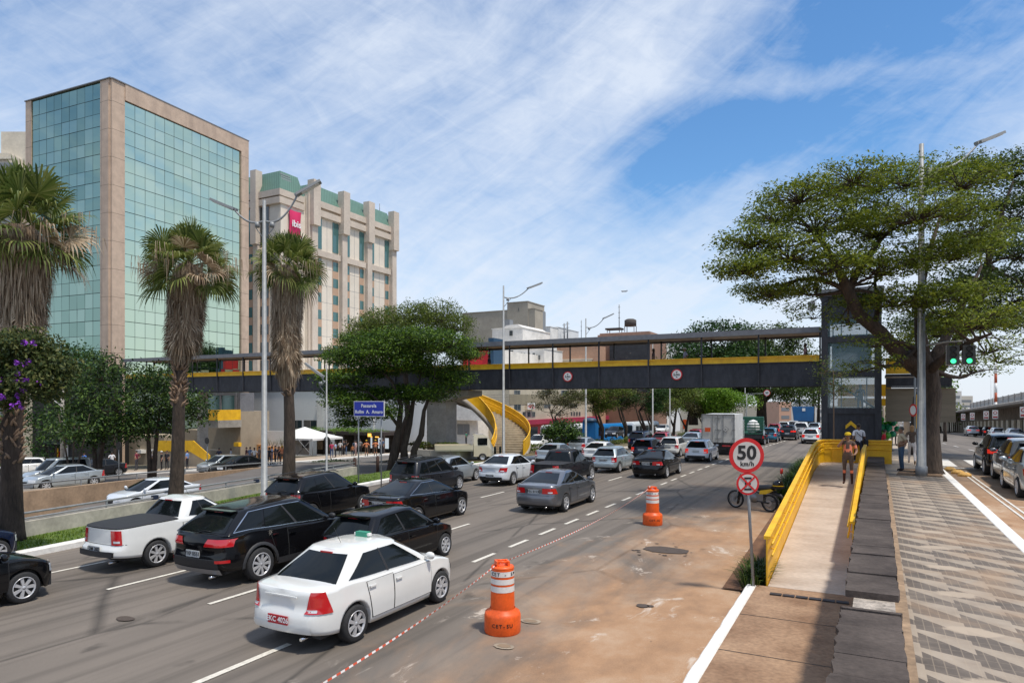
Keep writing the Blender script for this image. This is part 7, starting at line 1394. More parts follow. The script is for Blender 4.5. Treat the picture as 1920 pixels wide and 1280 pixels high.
def bus(label, s, t, L_, H_, body, lower=None, glass=None, yaw=0., z=None, double_rear=True):
    r = thing('bus', label, 'bus', W(s, t, TZ(s, t)+.02 if z is None else z), ROT+yaw, 'buses on the far road'); m = MB(); w = 1.25; rows = []
    for y, ins, zt in ((0, .16, H_-.25), (.12, .04, H_-.05), (.4, 0, H_), (L_-.4, 0, H_), (L_-.12, .05, H_-.08), (L_, .2, H_-.35)):
        a = w-ins; rows.append([Vector((-a, y, .35)), Vector((-a, y, zt-.35)), Vector((-a+.12, y, zt-.08)), Vector((-a+.4, y, zt)), Vector((a-.4, y, zt)), Vector((a-.12, y, zt-.08)), Vector((a, y, zt-.35)), Vector((a, y, .35))])
    m.grid([q+[q[0]] for q in rows], 0, smooth=False, flip=True); m.add(rows[0], [tuple(range(8))]); m.add(rows[-1], [tuple(range(8))]); m.build('body', body, r)
    g = glass or glass_mid; z0, z1 = H_-1.55, H_-.62
    for sd in (1, -1):
        n = 7
        for i in range(n): a, b = lerp(.7, L_-.7, i/n)+.05, lerp(.7, L_-.7, (i+1)/n)-.05; m = MB(); m.bb(sd*w, sd*(w+.012), a, b, z0, z1); m.build('side_window', g, r)
        if lower: m = MB(); m.bb(sd*w, sd*(w+.008), .3, L_-.3, .4, z0-.25); m.build('side_skirt', lower, r)
    m = MB(); m.bb(-w+.25, w-.25, L_-.03, L_+.012, z0-.3, z1+.1); m.build('windshield', g, r); m = MB(); m.bb(-w+.3, w-.3, -.012, .01, z0, z1); m.build('rear_window', g, r); m = MB(); m.bb(-w+.15, -w+.45, L_-.01, L_+.02, .7, .9); m.bb(w-.45, w-.15, L_-.01, L_+.02, .7, .9); m.build('headlight', lamp_white, r)
    wheelset(r, (-w+.12, w-.12), (2.2, 3.5, L_-2.6) if double_rear else (2.6, L_-2.7), .5); return r
gp = mat('coach grey', (.30, .31, .30), .4); bus('grey and white coach with two rear axles behind the curved stair bush', 98, t_at(1103, 98), 11.5, 3.2, mat('coach white', (.55, .56, .55), .4), gp, yaw=pi-.15+.0)
bus('bright blue city bus behind the bare median trees', 112, t_at(1187, 112), 11, 3.1, mat('bus blue', (.01, .17, .42), .35), None, yaw=pi-.25, double_rear=False); bus('white city bus with blue ends behind the bare median trees', 117, t_at(1224, 117), 10, 3.1, mat('bus white', (.55, .60, .62), .35), white_paint, yaw=pi-.15, double_rear=False)
# cream small lorry by the stair
ku = thing('small_lorry', 'cream small flatbed lorry facing right beside the planter at the curved stair', 'truck', W(43.6, t_at(868, 43.6), TZ(43, -26)+.1), ROT-.95); m = MB(); rows = []
for x, z0, z1, w in ((2.25, .4, 1.0, .72), (2.15, .35, 1.15, .78), (1.85, .35, 1.75, .80), (1.55, .35, 1.95, .78), (.9, .35, 1.97, .78), (.75, .35, 1.9, .78)): rows.append([Vector((-w, x, z0)), Vector((-w*1.0, x, (z0+z1)/2)), Vector((-w*.9, x, z1)), Vector((w*.9, x, z1)), Vector((w, x, (z0+z1)/2)), Vector((w, x, z0))])
m.grid([q+[q[0]] for q in rows], 0, smooth=False); m.add(rows[0], [tuple(range(6))]); m.add(rows[-1], [tuple(range(6))]); m.build('cab', P_beige, ku); m = MB(); m.bb(-.8, .8, -2.1, .7, .75, .85)
for x in (-.8, .8): m.bb(x-.03, x+.03, -2.1, .7, .85, 1.2)
m.bb(-.8, .8, -2.13, -2.08, .85, 1.2); m.build('flatbed', P_beige, ku); m = MB()
for sd in (1, -1): m.bb(sd*.765, sd*.80, 1.05, 1.75, 1.2, 1.72)
m.build('side_window', glass_dark, ku); wheelset(ku, (-.7, .7), (-1.2, 1.4), .3)
# --- motorcycle
mo = thing('motorcycle', 'parked black and yellow motorcycle with a rear beacon by the planted ramp edge', 'motorcycle', (0, 0, 0), 0, None); X0, Y0 = P_at(1443, 959, 0); X1, Y1 = P_at(1372, 950, 0); a_ = atan2(Y1-Y0, X1-X0); mo.location = (X0, Y0, 0); mo.rotation_euler = (.0, 0, a_)
def wheel_m(x, R):
    m = MB(); ring = []; n = 28
    m.lathe([(R-.055, -.045), (R-.02, -.055), (R, -.02), (R, .02), (R-.02, .055), (R-.055, .045)], (0, 0, 0), n, 'y', caps=False); w = m.build('wheel', rubber, mo, (x, 0, R)); m = MB(); m.lathe([(R-.06, -.025), (R-.075, 0), (R-.06, .025)], (0, 0, 0), n, 'y', caps=False); m.lathe([(.04, -.06), (.04, .06)], (0, 0, 0), 10, 'y')
    for i in range(18): q = 2*pi*i/18; m.tube([(cos(q)*.04, .04 if i % 2 else -.04, sin(q)*.04), (cos(q+.25)*(R-.065), 0, sin(q+.25)*(R-.065))], .004, 3)
    m.lathe([(.11, .05), (.11, .055)], (0, 0, 0), 16, 'y'); m.build('rim', mat('steel rim', (.3, .3, .3), .35, .7), w)
wheel_m(0, .315); wheel_m(1.36, .335); ybm = mat('motorcycle yellow', (.66, .42, .01), .3, coat=.5)
m = MB(); m.tube([(1.36, -.08, .33), (1.08, -.08, .95)], .026, 8); m.tube([(1.36, .08, .33), (1.08, .08, .95)], .026, 8); m.build('fork', grey_metal, mo); m = MB(); m.tube([(1.04, 0, .92), (.95, 0, .55), (.7, 0, .32), (.42, 0, .34), (.35, 0, .62), (.98, 0, .86)], .024, 6); m.tube([(.0, -.09, .315), (.45, -.08, .36)], .025, 6); m.tube([(.0, .09, .315), (.45, .08, .36)], .025, 6); m.tube([(.3, -.1, .68), (-.35, -.12, .80)], .018, 5); m.tube([(.3, .1, .68), (-.35, .12, .80)], .018, 5); m.tube([(.45, -.1, .35), (.3, -.3, .02)], .012, 5); m.build('frame', trim_m, mo)
m = MB(); m.ball((.6, 0, .46), (.24, .15, .2), 10, 6); m.box((.35, 0, .5), (.3, .2, .26)); m.tube([(.68, 0, .5), (.78, 0, .68)], .075, 8); m.tube([(.68, -.12, .34), (.3, -.15, .3), (-.25, -.17, .42)], [.03, .035, .05], 8); m.build('engine', mat('engine metal', (.20, .20, .2), .4, .6), mo)
m = MB(); m.ball((.80, 0, .84), (.25, .16, .16), 12, 7); m.build('fuel_tank', P_black, mo); m = MB()
for sd in (1, -1): m.prism([(.35, .62), (.1, .64), (-.22, .78), (-.1, .84), (.3, .76)], sd*.10, sd*.125, M=Matrix(((1, 0, 0, 0), (0, 0, 1, 0), (0, 1, 0, 0), (0, 0, 0, 1)))); m.prism([(.95, .95), (1.12, .8), (.98, .62), (.78, .78)], sd*.11, sd*.13, M=Matrix(((1, 0, 0, 0), (0, 0, 1, 0), (0, 1, 0, 0), (0, 0, 0, 1))))
m.build('side_panel', ybm, mo); m = MB(); m.tube([(.62, 0, .86), (.35, 0, .83), (.0, 0, .87), (-.2, 0, .90)], [.09, .12, .12, .07], 8); m.build('seat', black_m, mo); m = MB(); m.prism([(-.12, .0), (.12, 0), (.07, .62), (-.07, .62)], 0, .02, M=Matrix.Translation((1.12, 0, .76)) @ Euler((0, 1.35, 0)).to_matrix().to_4x4() @ Euler((0, 0, -pi/2)).to_matrix().to_4x4()); m.build('front_mudguard', P_black, mo); m = MB(); m.tube([(-.05, 0, .74), (-.42, 0, .62), (-.55, 0, .48)], [.09, .07, .05], 6); m.build('rear_mudguard', trim_m, mo)
m = MB(); m.tube([(.98, -.36, 1.12), (1.02, -.15, 1.08), (1.04, 0, 1.02), (1.02, .15, 1.08), (.98, .36, 1.12)], .016, 6); m.build('handlebar', grey_metal, mo); m = MB(); m.box((1.14, 0, 1.02), (.14, .26, .32), ry=.35); m.build('headlamp_cowl', face_w, mo); m = MB(); m.ball((-.32, 0, 1.02), (.19, .2, .16), 12, 7); m.bb(-.5, -.14, -.19, .19, .88, .95); bx2 = m.build('top_box', P_black, mo); m = MB(); m.lathe([(.195, -.015), (.197, .02)], (-.32, 0, .98), 20, caps=False); m.build('yellow_stripe', ybm, bx2)
m = MB(); m.tube([(-.42, 0, .9), (-.45, 0, 1.42)], .012, 6); m.build('beacon_pole', black_m, mo); m = MB(); m.lathe([(.05, 1.42), (.055, 1.55), (.035, 1.6), (0, 1.61)], (-.45, 0, 0), 12); m.build('beacon', lamp_red, mo)
for sd in (1, -1): m = MB(); m.tube([(1.0, sd*.26, 1.1), (.99, sd*.3, 1.25)], .008, 5); m.ball((.98, sd*.31, 1.28), (.02, .06, .04), 8, 5); m.build('mirror', black_m, mo)
# ------------------------------------------------ people
TAN = (.38, .29, .19); 
def on(px, py, z): X, Y = P_at(px, py, z); return (X, Y, z)
per = lambda lb, px, py, z, face, *a, **k: person(lb, on(px, py, z), face, *a, **k)
per('traffic agent in brown uniform with orange bands and yellow cap walking down the ramp', 1590, 907, rampz(27.6), 2.6, (.10, .065, .05), (.085, .06, .045), 'handup', hat=((.62, .42, .01), 'cap'), bands=(.75, .22, .12), h=1.76, shoes=(.05, .02, .015), sleeves='short', skin=skin_m)
wm_ = per('man in white shirt and dark trousers walking up the ramp with a bag', 1610, 869, 1.3, -.25, (.62, .63, .68), (.015, .017, .03), 'walk', h=1.74, skin=skin_d, shoes=(.5, .5, .5))
m = MB(); m.box((.28, .0, .92), (.14, .34, .26), 0); m.tube([(.27, .1, 1.05), (.0, .13, 1.47), (-.12, -.05, 1.44), (-.05, -.15, 1.3), (.27, -.1, 1.05)], .015, 5); tag(m.build('shoulder_bag', cloth((.012, .013, .02)), None, wm_.location, -.25), 'black shoulder bag hanging at the hip of the white shirted man on the ramp', 'bag')
per('heavy set man in a beige shirt and blue jeans standing on the pavement facing left', 1690, 883, 1.3, 1.35, (.52, .43, .30), (.055, .10, .17), 'hips', h=1.72, skin=skin_m, hair=hair_g, slim=1.22)
per('fair haired woman in a brown top and white trousers beside the big trunk', 1710, 871, 1.3, -.5, (.11, .075, .055), (.70, .64, .60), 'walk', h=1.68, skin=skin_l, hair=hair_b, longhair=True, shoes=(.3, .2, .12), slim=.85)
per('person in a pink top and dark trousers far along the pavement', 1676, 834, 1.1, 3.0, (.62, .38, .36), (.02, .02, .025), 'stand', h=1.7, detail=0)
per('person in a red top sitting behind the litter bin', 1655, 846, 1.2, -1.9, (.50, .02, .03), (.05, .03, .03), 'sit', h=1.7, detail=0)
gb_ = thing('balloon_bunch', 'bunch of bright green foil shapes beyond the litter bin', 'balloons', on(1662, 840, 1.2), 0); m = MB(); rnd = random.Random(4)
for i in range(16): m.ball((rnd.gauss(0, .3), rnd.gauss(0, .2), 1.0+rnd.uniform(-.5, .75)), rnd.uniform(.14, .26), 8, 6, k=i % 2)
m.tube([(0, 0, 0), (0, 0, 1)], .02, 4); m.build('foil', [mat('green foil', (.01, .28, .12), .3), mat('lime foil', (.10, .42, .03), .3)], gb_)
# on the footbridge deck
def deck(lb, px, s, face, top, legs, **k):
    t = t_at(px, s); p = W(s, t, BZ+.9); return person(lb, p, face, top, legs, **k)
deck('man in a pale pink shirt crossing the footbridge near the lift tower', 1510, 46, 1.2, (.50, .30, .33), (.03, .03, .05), skin=skin_d, h=1.74, detail=0)
deck('man with a pale cap and grey shirt at the footbridge parapet', 1284, 45.6, 1.6, (.32, .32, .42), (.03, .03, .05), skin=skin_m, hat=((.6, .6, .55), 'cap'), h=1.7, detail=0, pose='hips')
deck('dark haired person on the footbridge left of the second clearance sign', 1225, 46, 1.2, (.10, .06, .06), (.03, .03, .05), skin=skin_m, h=1.76, detail=0, longhair=True)
deck('dark clad person on the footbridge before the blue stripe', 917, 46, 1.2, (.015, .02, .05), (.02, .02, .03), skin=skin_d, h=1.72, detail=0)
deck('broad dark silhouette of a person on the footbridge by the third palm', 513, 46, 1.2, (.015, .015, .02), (.02, .02, .03), skin=skin_d, h=1.8, detail=0, slim=1.2)
person('person with a dark coat inside the lift tower stair', W(45.0, t_at(1613, 45.0), 3.3), 2.6, (.01, .012, .02), (.01, .012, .02), skin=skin_d, h=1.7, detail=0)
# far pavement crowd
OR = (.62, .20, .08); DK = (.02, .02, .028); 
crowd = [('person in a bright blue shirt before the concrete wall, left of the trunk', 158, 61, (.04, .14, .45), (.1, .1, .12), 'phone'), ('man in a white shirt walking away beside a thin dark sign pole', 210, 60, (.66, .66, .68), DK, 'walk'),
 ('man in a maroon shirt alone at the wall', 256, 61, (.16, .02, .04), (.05, .05, .06), 'hips'), ('person in a checked grey top behind the ficus trunks', 283, 60, (.25, .22, .24), DK, 'stand'), ('person in black just right of the ficus trunks', 293, 61, DK, DK, 'stand'),
 ('person in a long dark coat with a white helmet', 303, 61, (.012, .012, .016), (.012, .012, .016), 'stand'), ('person in a black jacket behind the second palm', 313, 61.5, DK, DK, 'stand'), ('person in a pink shirt and dark trousers right of the second palm', 331, 62, (.52, .20, .24), (.03, .03, .06), 'hips'), ('man in a sky blue shirt seen from behind', 351, 62, (.16, .28, .55), DK, 'stand'),
 ('person in navy beside the yellow bicycle', 411, 66, (.02, .025, .05), DK, 'stand'), ('person in grey left of the yellow box', 433, 66, (.32, .34, .36), DK, 'walk'),
 ('person in dark red at the left end of the crowd', 462, 66, (.08, .02, .02), DK, 'stand'), ('person in blue grey in the crowd at the orange planters', 469, 65, (.10, .14, .22), (.06, .08, .14), 'stand'), ('man in a white T shirt in the crowd left of the lamp post', 477, 64.5, (.66, .64, .60), DK, 'hips'), ('person in a patterned top left of the lamp post', 486, 66, (.20, .14, .10), (.12, .09, .07), 'stand'), ('person in black just right of the lamp post', 505, 64, DK, DK, 'stand'),
 ('person in pale blue shirt right of the lamp post', 510, 66, (.36, .40, .52), (.12, .16, .28), 'phone'), ('dark haired person in grey in the crowd', 516, 66.5, (.08, .08, .09), DK, 'stand'), ('person in black with a bag before the orange planter', 523, 65.5, (.03, .03, .03), DK, 'stand'),
 ('person in a crimson shirt beside the dark round sign backs', 662*0+622, 73, (.42, .04, .10), (.04, .07, .16), 'stand'), ('person in a light blue shirt beside the crimson shirt', 629, 74, (.28, .38, .55), DK, 'stand'), ('person in white standing inside the kiosk left side', 638, 77, (.5, .5, .5), DK, 'stand'), ('person in black and blue jeans under the ivy', 649, 78, (.03, .025, .02), (.06, .10, .2), 'phone'), ('person in dark clothes inside the kiosk', 645, 79, DK, DK, 'stand'), ('child in orange and black in front of the kiosk', 661, 74, (.40, .14, .05), DK, 'stand'), ('person in slate blue under the ivy', 665, 78, (.07, .1, .15), (.05, .07, .12), 'stand'), ('person in pale pink beside the first sign post', 667, 75, (.5, .36, .36), (.3, .2, .2), 'stand'), ('person in grey by the kiosk counter', 675, 78, (.16, .17, .18), DK, 'stand'), ('person in blue at the right end of the kiosk', 713, 76, (.22, .28, .42), DK, 'stand'), ('person in dark blue behind the right sign post', 718, 78, (.08, .12, .2), DK, 'stand')]
for i, (lb, px, Y, top, legs, pose) in enumerate(crowd):
    X = at(px, Y); s, t = ST(X, Y); person(lb, (X, Y, TZ(s, t)+.15 if px > 400 else max(TZ(s, t)+.15, -2.6)), [2.9, .3, 1.5, 0, -1.2, 2.2][i % 6], top, legs, pose, skin=[skin_m, skin_d, skin_l][i % 3], h=1.3 if 'child' in lb else 1.66+.12*((i*7) % 5)/5, detail=0, hat=((.66, .66, .62), 'helmet') if 'helmet' in lb else None, group='people on the far pavement')
for lb, px, Y, f in (('traffic agent in brown and orange between the tent and the rightmost palm', 529, 64.5, .4), ('traffic agent in orange vest and helmet, left of the pair near the sign posts', 687, 73.5, .1), ('traffic agent in orange vest and helmet, right of the pair near the sign posts', 704, 73.5, 0)):
    X = at(px, Y); s, t = ST(X, Y); person(lb, (X, Y, TZ(s, t)+.15), f, OR, (.14, .09, .06), 'hips', h=1.74, detail=0, hat=((.65, .4, .02), 'helmet'), bands=(.75, .3, .15), group='traffic agents on the far pavement')
for lb, px, Y, top, legs in (('person in green by the white office wall', 874, 84, (.03, .16, .10), DK), ('person in red left of the trio by the curved stair', 887, 78, (.22, .04, .05), DK), ('person in white and grey in the middle of the trio by the curved stair', 893, 77, (.35, .38, .45), (.5, .5, .52)), ('person in lilac, rightmost of the trio by the curved stair', 902.5, 76.5, (.36, .28, .45), (.03, .06, .16))):
    X = at(px, Y); s, t = ST(X, Y); person(lb, (X, Y, -1.35), 1.2, top, legs, 'hips', h=1.7, detail=0, group='people by the curved stair')
# ------------------------------------------------ vegetation
fp = lambda s, t: W(s, t, TZ(s, t)+.05)
palm('tall fan palm with the thickest skirt of dead fronds at the left edge', fp(11.0, -22.3), 9.4, 2.2, 3.2, .25, 3, .86, .24, lean=(.1, .2))
palm('ragged middle fan palm of the three with bare hanging stalks and a low skirt', fp(17.0, -23.3), 9.5, 1.95, 3.2, .22, 7, .68, lean=(.45, .2), mess=1.5)
palm('fan palm on the right of the row with a rounded full crown', fp(23.5, -24.0), 10.7, 1.95, 5.2, .25, 12, .70, lean=(-.1, .1))
# big umbrella tree right
def P3(px, py, Y, foot): return (at(px, Y)-foot.x, Y-foot.y, zy(py, Y)-foot.z)
f0 = W(30.2, 2.08, 1.3); YT = f0.y
rt = random.Random(31); pads = []
U = [(1400, 500, .55, 90), (1410, 450, .6, 80), (1440, 545, .5, 75), (1455, 405, .7, 80), (1500, 365, .75, 75), (1480, 470, .8, 70), (1530, 420, .9, 80), (1560, 355, .8, 75), (1600, 330, .8, 60), (1650, 345, .9, 70), (1600, 400, .9, 90), (1545, 500, .7, 70), (1500, 540, .5, 60), (1640, 430, .9, 90), (1700, 335, .8, 60), (1760, 320, .8, 60), (1800, 340, .8, 70), (1720, 400, .9, 90), (1790, 400, .9, 80), (1590, 480, .8, 70), (1660, 500, .8, 70), (1720, 480, .9, 90), (1790, 470, .9, 90), (1830, 430, .8, 70), (1680, 560, .7, 60), (1740, 560, .8, 80), (1800, 550, .9, 90), (1610, 560, .4, 40), (1490, 575, .3, 26), (1525, 590, .3, 22), (1590, 600, .35, 30), (1640, 640, .4, 34), (1700, 640, .5, 50), (1760, 620, .7, 70), (1830, 600, .8, 80), (1850, 650, .8, 70), (1870, 670, .5, 40), (1820, 690, .5, 36), (1660, 680, .35, 26), (1610, 690, .3, 20), (1760, 680, .5, 36)]
for px, py, r, n in U:
    if py > 565 and px < 1710: n *= .38
    if px > 1800 and 640 < py: n *= .4
    Y = YT+rt.uniform(-2.6, 3.2); x, y, z = P3(px, py, Y, f0); pads.append((x, y, z, 1.1*r+.5, 1.6*r+.5, .5*r+.2, int(n*1.35)))
Q = lambda px, py, dy=0: P3(px, py, YT+dy, f0)
trk = [([(0, 0, -.25), (0, 0, .15), Q(1741, 800), Q(1745, 740), Q(1738, 690), Q(1715, 655, -.2)], [.70, .45, .36, .38, .36, .29]),
       ([Q(1735, 700), Q(1690, 668, -.3), Q(1650, 622, -.5), Q(1610, 590, -.8), Q(1590, 545, -.9), Q(1570, 500, -.8), Q(1540, 450, -.9), Q(1500, 410, -1)], [.33, .26, .24, .22, .20, .14, .09, .05]),
       ([Q(1590, 545, -.9), Q(1610, 505, -.5), Q(1650, 450, -.2), Q(1700, 400, .3)], [.16, .13, .09, .04]), ([Q(1735, 690), Q(1725, 620, .4), Q(1722, 560, .7), Q(1740, 480, 1), Q(1765, 400, 1)], [.28, .2, .16, .1, .05]),
       ([Q(1740, 690), Q(1770, 640, .8), Q(1800, 580, 1.4), Q(1840, 500, 2)], [.26, .18, .12, .05]), ([Q(1738, 700), Q(1770, 670, -1), Q(1820, 640, -1.6), Q(1860, 625, -2)], [.2, .13, .09, .04]), ([Q(1640, 610, -.5), Q(1648, 570, .3), Q(1640, 530, .6), Q(1655, 480, .9)], [.11, .08, .06, .03])]
tree('umbrella_tree', 'huge spreading umbrella tree with a leaning dark trunk beside the lift tower', f0, pads, trk, L_rain, .122, rnd=random.Random(32), dens=1., flat=.28)
# the darker tree behind it
f1 = W(40.5, 2.2, 1.15); YB = f1.y; pads = []; rt = random.Random(5)
for px, py, r, n in [(1800, 330, 1, 60), (1850, 310, 1, 60), (1900, 320, 1.1, 60), (1940, 360, 1.1, 60), (1850, 380, 1, 60), (1900, 400, 1.2, 70), (1850, 450, 1, 70), (1910, 470, 1.2, 80), (1870, 530, 1.1, 80), (1920, 560, 1.1, 70), (1840, 590, 1., 70), (1890, 600, .9, 60), (1960, 450, 1.2, 50), (1960, 530, 1.2, 50), (1780, 610, .8, 50), (1720, 600, .8, 50), (1700, 650, .7, 40), (1820, 520, 1, 70)]:
    Y = YB+rt.uniform(-2.5, 2.5); x, y, z = P3(px, py, Y, f1); pads.append((x, y, z, 1.5*r+.3, 1.6*r+.3, .75*r, int(n*1.1)))
tree('dense_tree', 'darker dense tree behind the umbrella tree at the right edge', f1, pads, [([(0, 0, -.2), (.2, 0, 3), P3(1820, 600, YB, f1), P3(1850, 500, YB, f1), P3(1880, 400, YB, f1)], [.4, .32, .26, .18, .08]), ([P3(1830, 590, YB, f1), P3(1870, 420, YB+.5, f1), P3(1900, 340, YB+.5, f1)], [.2, .12, .05])], L_rain2, .17, rnd=random.Random(8), dens=1.15, flat=.4)
# spreading tree before the pier, and the paler one behind it
f2 = fp(36.7, -27.2); YC = f2.y; pads = []; rt = random.Random(6); 
for px, py, r, n in [(650, 670, 1, 50), (690, 640, 1, 50), (740, 630, 1.1, 50), (790, 630, 1.1, 50), (840, 640, 1, 50), (868, 665, .7, 30), (640, 710, 1, 50), (700, 690, 1.2, 60), (760, 680, 1.2, 60), (820, 690, 1.2, 60), (650, 750, .9, 40), (690, 740, 1.1, 60), (750, 740, 1.2, 60), (810, 735, 1., 50), (665, 790, .6, 24), (655, 770, .7, 24), (720, 770, .7, 26), (845, 710, .8, 36), (780, 660, 1.2, 50), (720, 655, 1.2, 50), (630, 735, .5, 20)]:
    Y = YC+rt.uniform(-1.8, 2.2); x, y, z = P3(px, py, Y, f2); pads.append((x, y, z, 1.25*r+.35, 1.4*r+.3, .5*r+.2, int(n*2.1)))
q2 = lambda px, py, dy=0: P3(px, py, YC+dy, f2)
tree('spreading_tree', 'dark green multi stemmed spreading tree with lime tips behind the blue name board', f2, pads, [([q2(735, 885), q2(738, 850), q2(748, 800), q2(752, 760), q2(735, 715), q2(700, 680)], [.38, .26, .2, .16, .1, .05]), ([q2(760, 885, .2), q2(757, 840, .2), q2(768, 795, .3), q2(775, 750, .4), q2(790, 700, .5)], [.32, .24, .19, .13, .05]), ([q2(775, 880, -.2), q2(776, 845, -.2), q2(790, 815, -.3), q2(795, 770, -.3), q2(815, 715, -.4)], [.3, .22, .2, .13, .05]), ([q2(748, 800, -.2), q2(715, 755, -.4), q2(690, 735, -.5)], [.12, .08, .04])], leafmat('deep green layered leaves', ((.014, .038, .005), (.04, .092, .010), (.17, .27, .018)), .3), .17, rnd=random.Random(14), dens=1.25, flat=.34)
f3 = fp(43, -33.2); YD = f3.y; pads = []
for px, py, r, n in [(670, 640, 1.2, 40), (720, 605, 1.3, 50), (770, 595, 1.4, 50), (820, 590, 1.3, 50), (850, 610, 1.1, 40), (690, 615, 1.1, 40), (870, 650, 1, 30), (780, 630, 1.5, 50), (740, 640, 1.4, 50), (640, 665, .9, 26)]:
    Y = YD+rt.uniform(-2, 2); x, y, z = P3(px, py, Y, f3); pads.append((x, y, z, 1.4*r, 1.6*r, 1.0*r, int(n*3.2)))
tree('small_leaved_tree', 'paler small leaved tree rising behind the dark spreading tree', f3, pads, [([(0, 0, -.5), P3(765, 780, YD, f3), P3(760, 700, YD, f3), P3(770, 630, YD, f3)], [.35, .25, .2, .1])], L_olive, .15, rnd=random.Random(15), dens=1.1, flat=.7, up=.3)
# ficus trees on the island
def bigleaf(label, px, Y, zb, blobs, seed, lm=L_fic, sz=.24, trunk=((0, 0), (0, 0)), group='dark ficus trees on the island', name='ficus_tree', stems=2, r0=.16):
    X = at(px, Y); s, t = ST(X, Y); f = Vector((X, Y, zb)); rt = random.Random(seed); pads = []; lows = []
    for bx, by, br, n in blobs: y = Y+rt.uniform(-.9, .9); x_, y_, z_ = P3(bx, by, y, f); rr = br/1280*Y; pads.append((x_, y_, z_, rr, rr, rr*.85, n))
    zc = min(p[2] for p in pads); trs = []
    for j in range(stems): o = (j-(stems-1)/2)*.45; trs.append(([(o*.5, 0, -.2), (o*.7, 0, 1.0), (o*1.6, .1, zc), (o*2.2, .1, zc+1.3)], [r0*1.3, r0, r0*.7, r0*.4]))
    return tree(name, label, f, pads, trs, lm, sz, rnd=rt, flat=.75, up=.35, group=group)
bigleaf('tall dark ficus tree reaching up beside the end of the footbridge', 183, 46.5, -1.1, [(190, 700, 34, 34), (180, 730, 42, 44), (215, 760, 40, 44), (160, 775, 38, 40), (195, 800, 42, 44), (135, 790, 34, 34), (230, 800, 34, 34), (120, 800, 22, 20), (170, 820, 30, 24), (190, 675, 20, 14)], 41)
bigleaf('bushy ficus tree between the tall ficus and the second palm', 285, 47.5, -1.2, [(265, 715, 30, 30), (300, 705, 28, 26), (280, 745, 40, 40), (320, 740, 36, 34), (340, 770, 34, 34), (270, 785, 36, 36), (310, 790, 36, 34), (360, 750, 26, 24), (375, 780, 18, 12), (255, 800, 22, 18)], 42)
bigleaf('thin stemmed sapling cluster with three bare stems left of the ficus trees', 137, 43, -.9, [(125, 815, 20, 12), (105, 805, 18, 10), (145, 800, 20, 12)], 43, stems=3, r0=.06)
def purple_extra(root, rnd):
    m = MB()
    for i in range(30): clump(m, (rnd.uniform(-.2, 1.7), rnd.uniform(-1.5, -.9), rnd.uniform(3.9, 5.6)), .075, 14, .09, rnd)
    m.build('flowers', purple, root)
f4 = fp(7.4, -19.9-2.0)
pads = []; rt = random.Random(9); Yp = 18.4; f4 = Vector((at(5, Yp), Yp, -.1))
for px, py, r, n in [(20, 650, 30, 40), (60, 660, 30, 36), (95, 680, 26, 26), (20, 700, 36, 40), (70, 710, 34, 36), (110, 700, 14, 8), (-30, 680, 40, 40), (50, 640, 22, 22), (5, 740, 26, 22), (90, 735, 16, 8), (-30, 740, 36, 20)]:
    y = Yp+rt.uniform(-.7, .7); x_, y_, z_ = P3(px, py, y, f4); rr = r/1280*Yp; pads.append((x_, y_, z_, rr, rr, rr*.75, int(n*2.4)))
tree('flowering_tree', 'purple flowering tree with small leaves in front of the left palm', f4, pads, [([(-.9, 0, -.1), (-1.0, 0, 2.2), P3(-10, 700, Yp, f4)], [.12, .09, .05]), ([(-.9, 0, 1.4), (-.4, 0, 2.8), P3(60, 690, Yp, f4)], [.07, .05, .02])], L_mix if False else leafmat('reddish green leaves', ((.02, .035, .010), (.055, .085, .02), (.15, .15, .04)), .25), .12, rnd=random.Random(3), extra=purple_extra, flat=.6, up=.3)
bigleaf('dark background tree in the shade left of the office block', 95, 66, -2.5, [(110, 690, 30, 40), (135, 665, 28, 36), (160, 690, 26, 30), (100, 740, 34, 30), (60, 780, 26, 22), (25, 790, 22, 20), (75, 830, 20, 16), (150, 720, 26, 24), (125, 770, 24, 20), (80, 860, 16, 12)], 44, L_dark, .28, group=None, name='background_tree')
bigleaf('dark clipped tree against the foot of the office block', 215, 72, -2.5, [(185, 680, 14, 14), (230, 690, 14, 12), (170, 665, 12, 12)], 45, L_dark, .24, group=None, name='background_tree', stems=1)
bigleaf('green street tree at the far left edge behind the palm trunk', -8, 34, -1, [(0, 840, 12, 10), (-12, 800, 26, 20), (3, 820, 14, 10), (-5, 870, 16, 10)], 46, L_olive, .16, group=None, name='street_tree', stems=1)
# median beyond the stair
bush('broad leaved bush right of the curved stair', fp(52.0, -22.4), (2.1, 1.5, 1.45), leafmat('ficus bush leaves', ((.015, .04, .008), (.04, .09, .015), (.12, .20, .04)), .25), 44, .26, seed=4, stem=.2)
tp = bush('round clipped topiary bush by the planter wall', (at(822, 62), 62, -1.3), (.95, .95, .78), L_dark, 30, .14, name='topiary', cat='topiary bush', seed=5, stem=.9)
def median(label, px, s, base, h, w, lm, n, seed, sz=.2, bare=False, name='median_tree', flatk=.6):
    t = t_at(px, s); p = W(s, t, TZ(s, t)); rt = random.Random(seed); pads = []
    for i in range(n): a = rt.random()*6.28; q = sqrt(rt.random()); zz = rt.uniform(.52, 1.0); pads.append((cos(a)*q*w*(1.15-.45*abs(zz-.7)*2), sin(a)*q*w*.8, h*zz, w*.36, w*.36, w*.22, 34 if not bare else 14))
    return tree(name, label, p, pads, [([(0, 0, 0), (.15, 0, h*.25), (.5*rt.choice((-1, 1)), .2, h*.55)], [.2, .15, .09]), ([(.1, 0, h*.2), (-.5, 0, h*.4), (-.9, .1, h*.62)], [.12, .09, .05])], lm, sz, rnd=rt, flat=flatk, up=.4, group='trees on the median and far kerb')
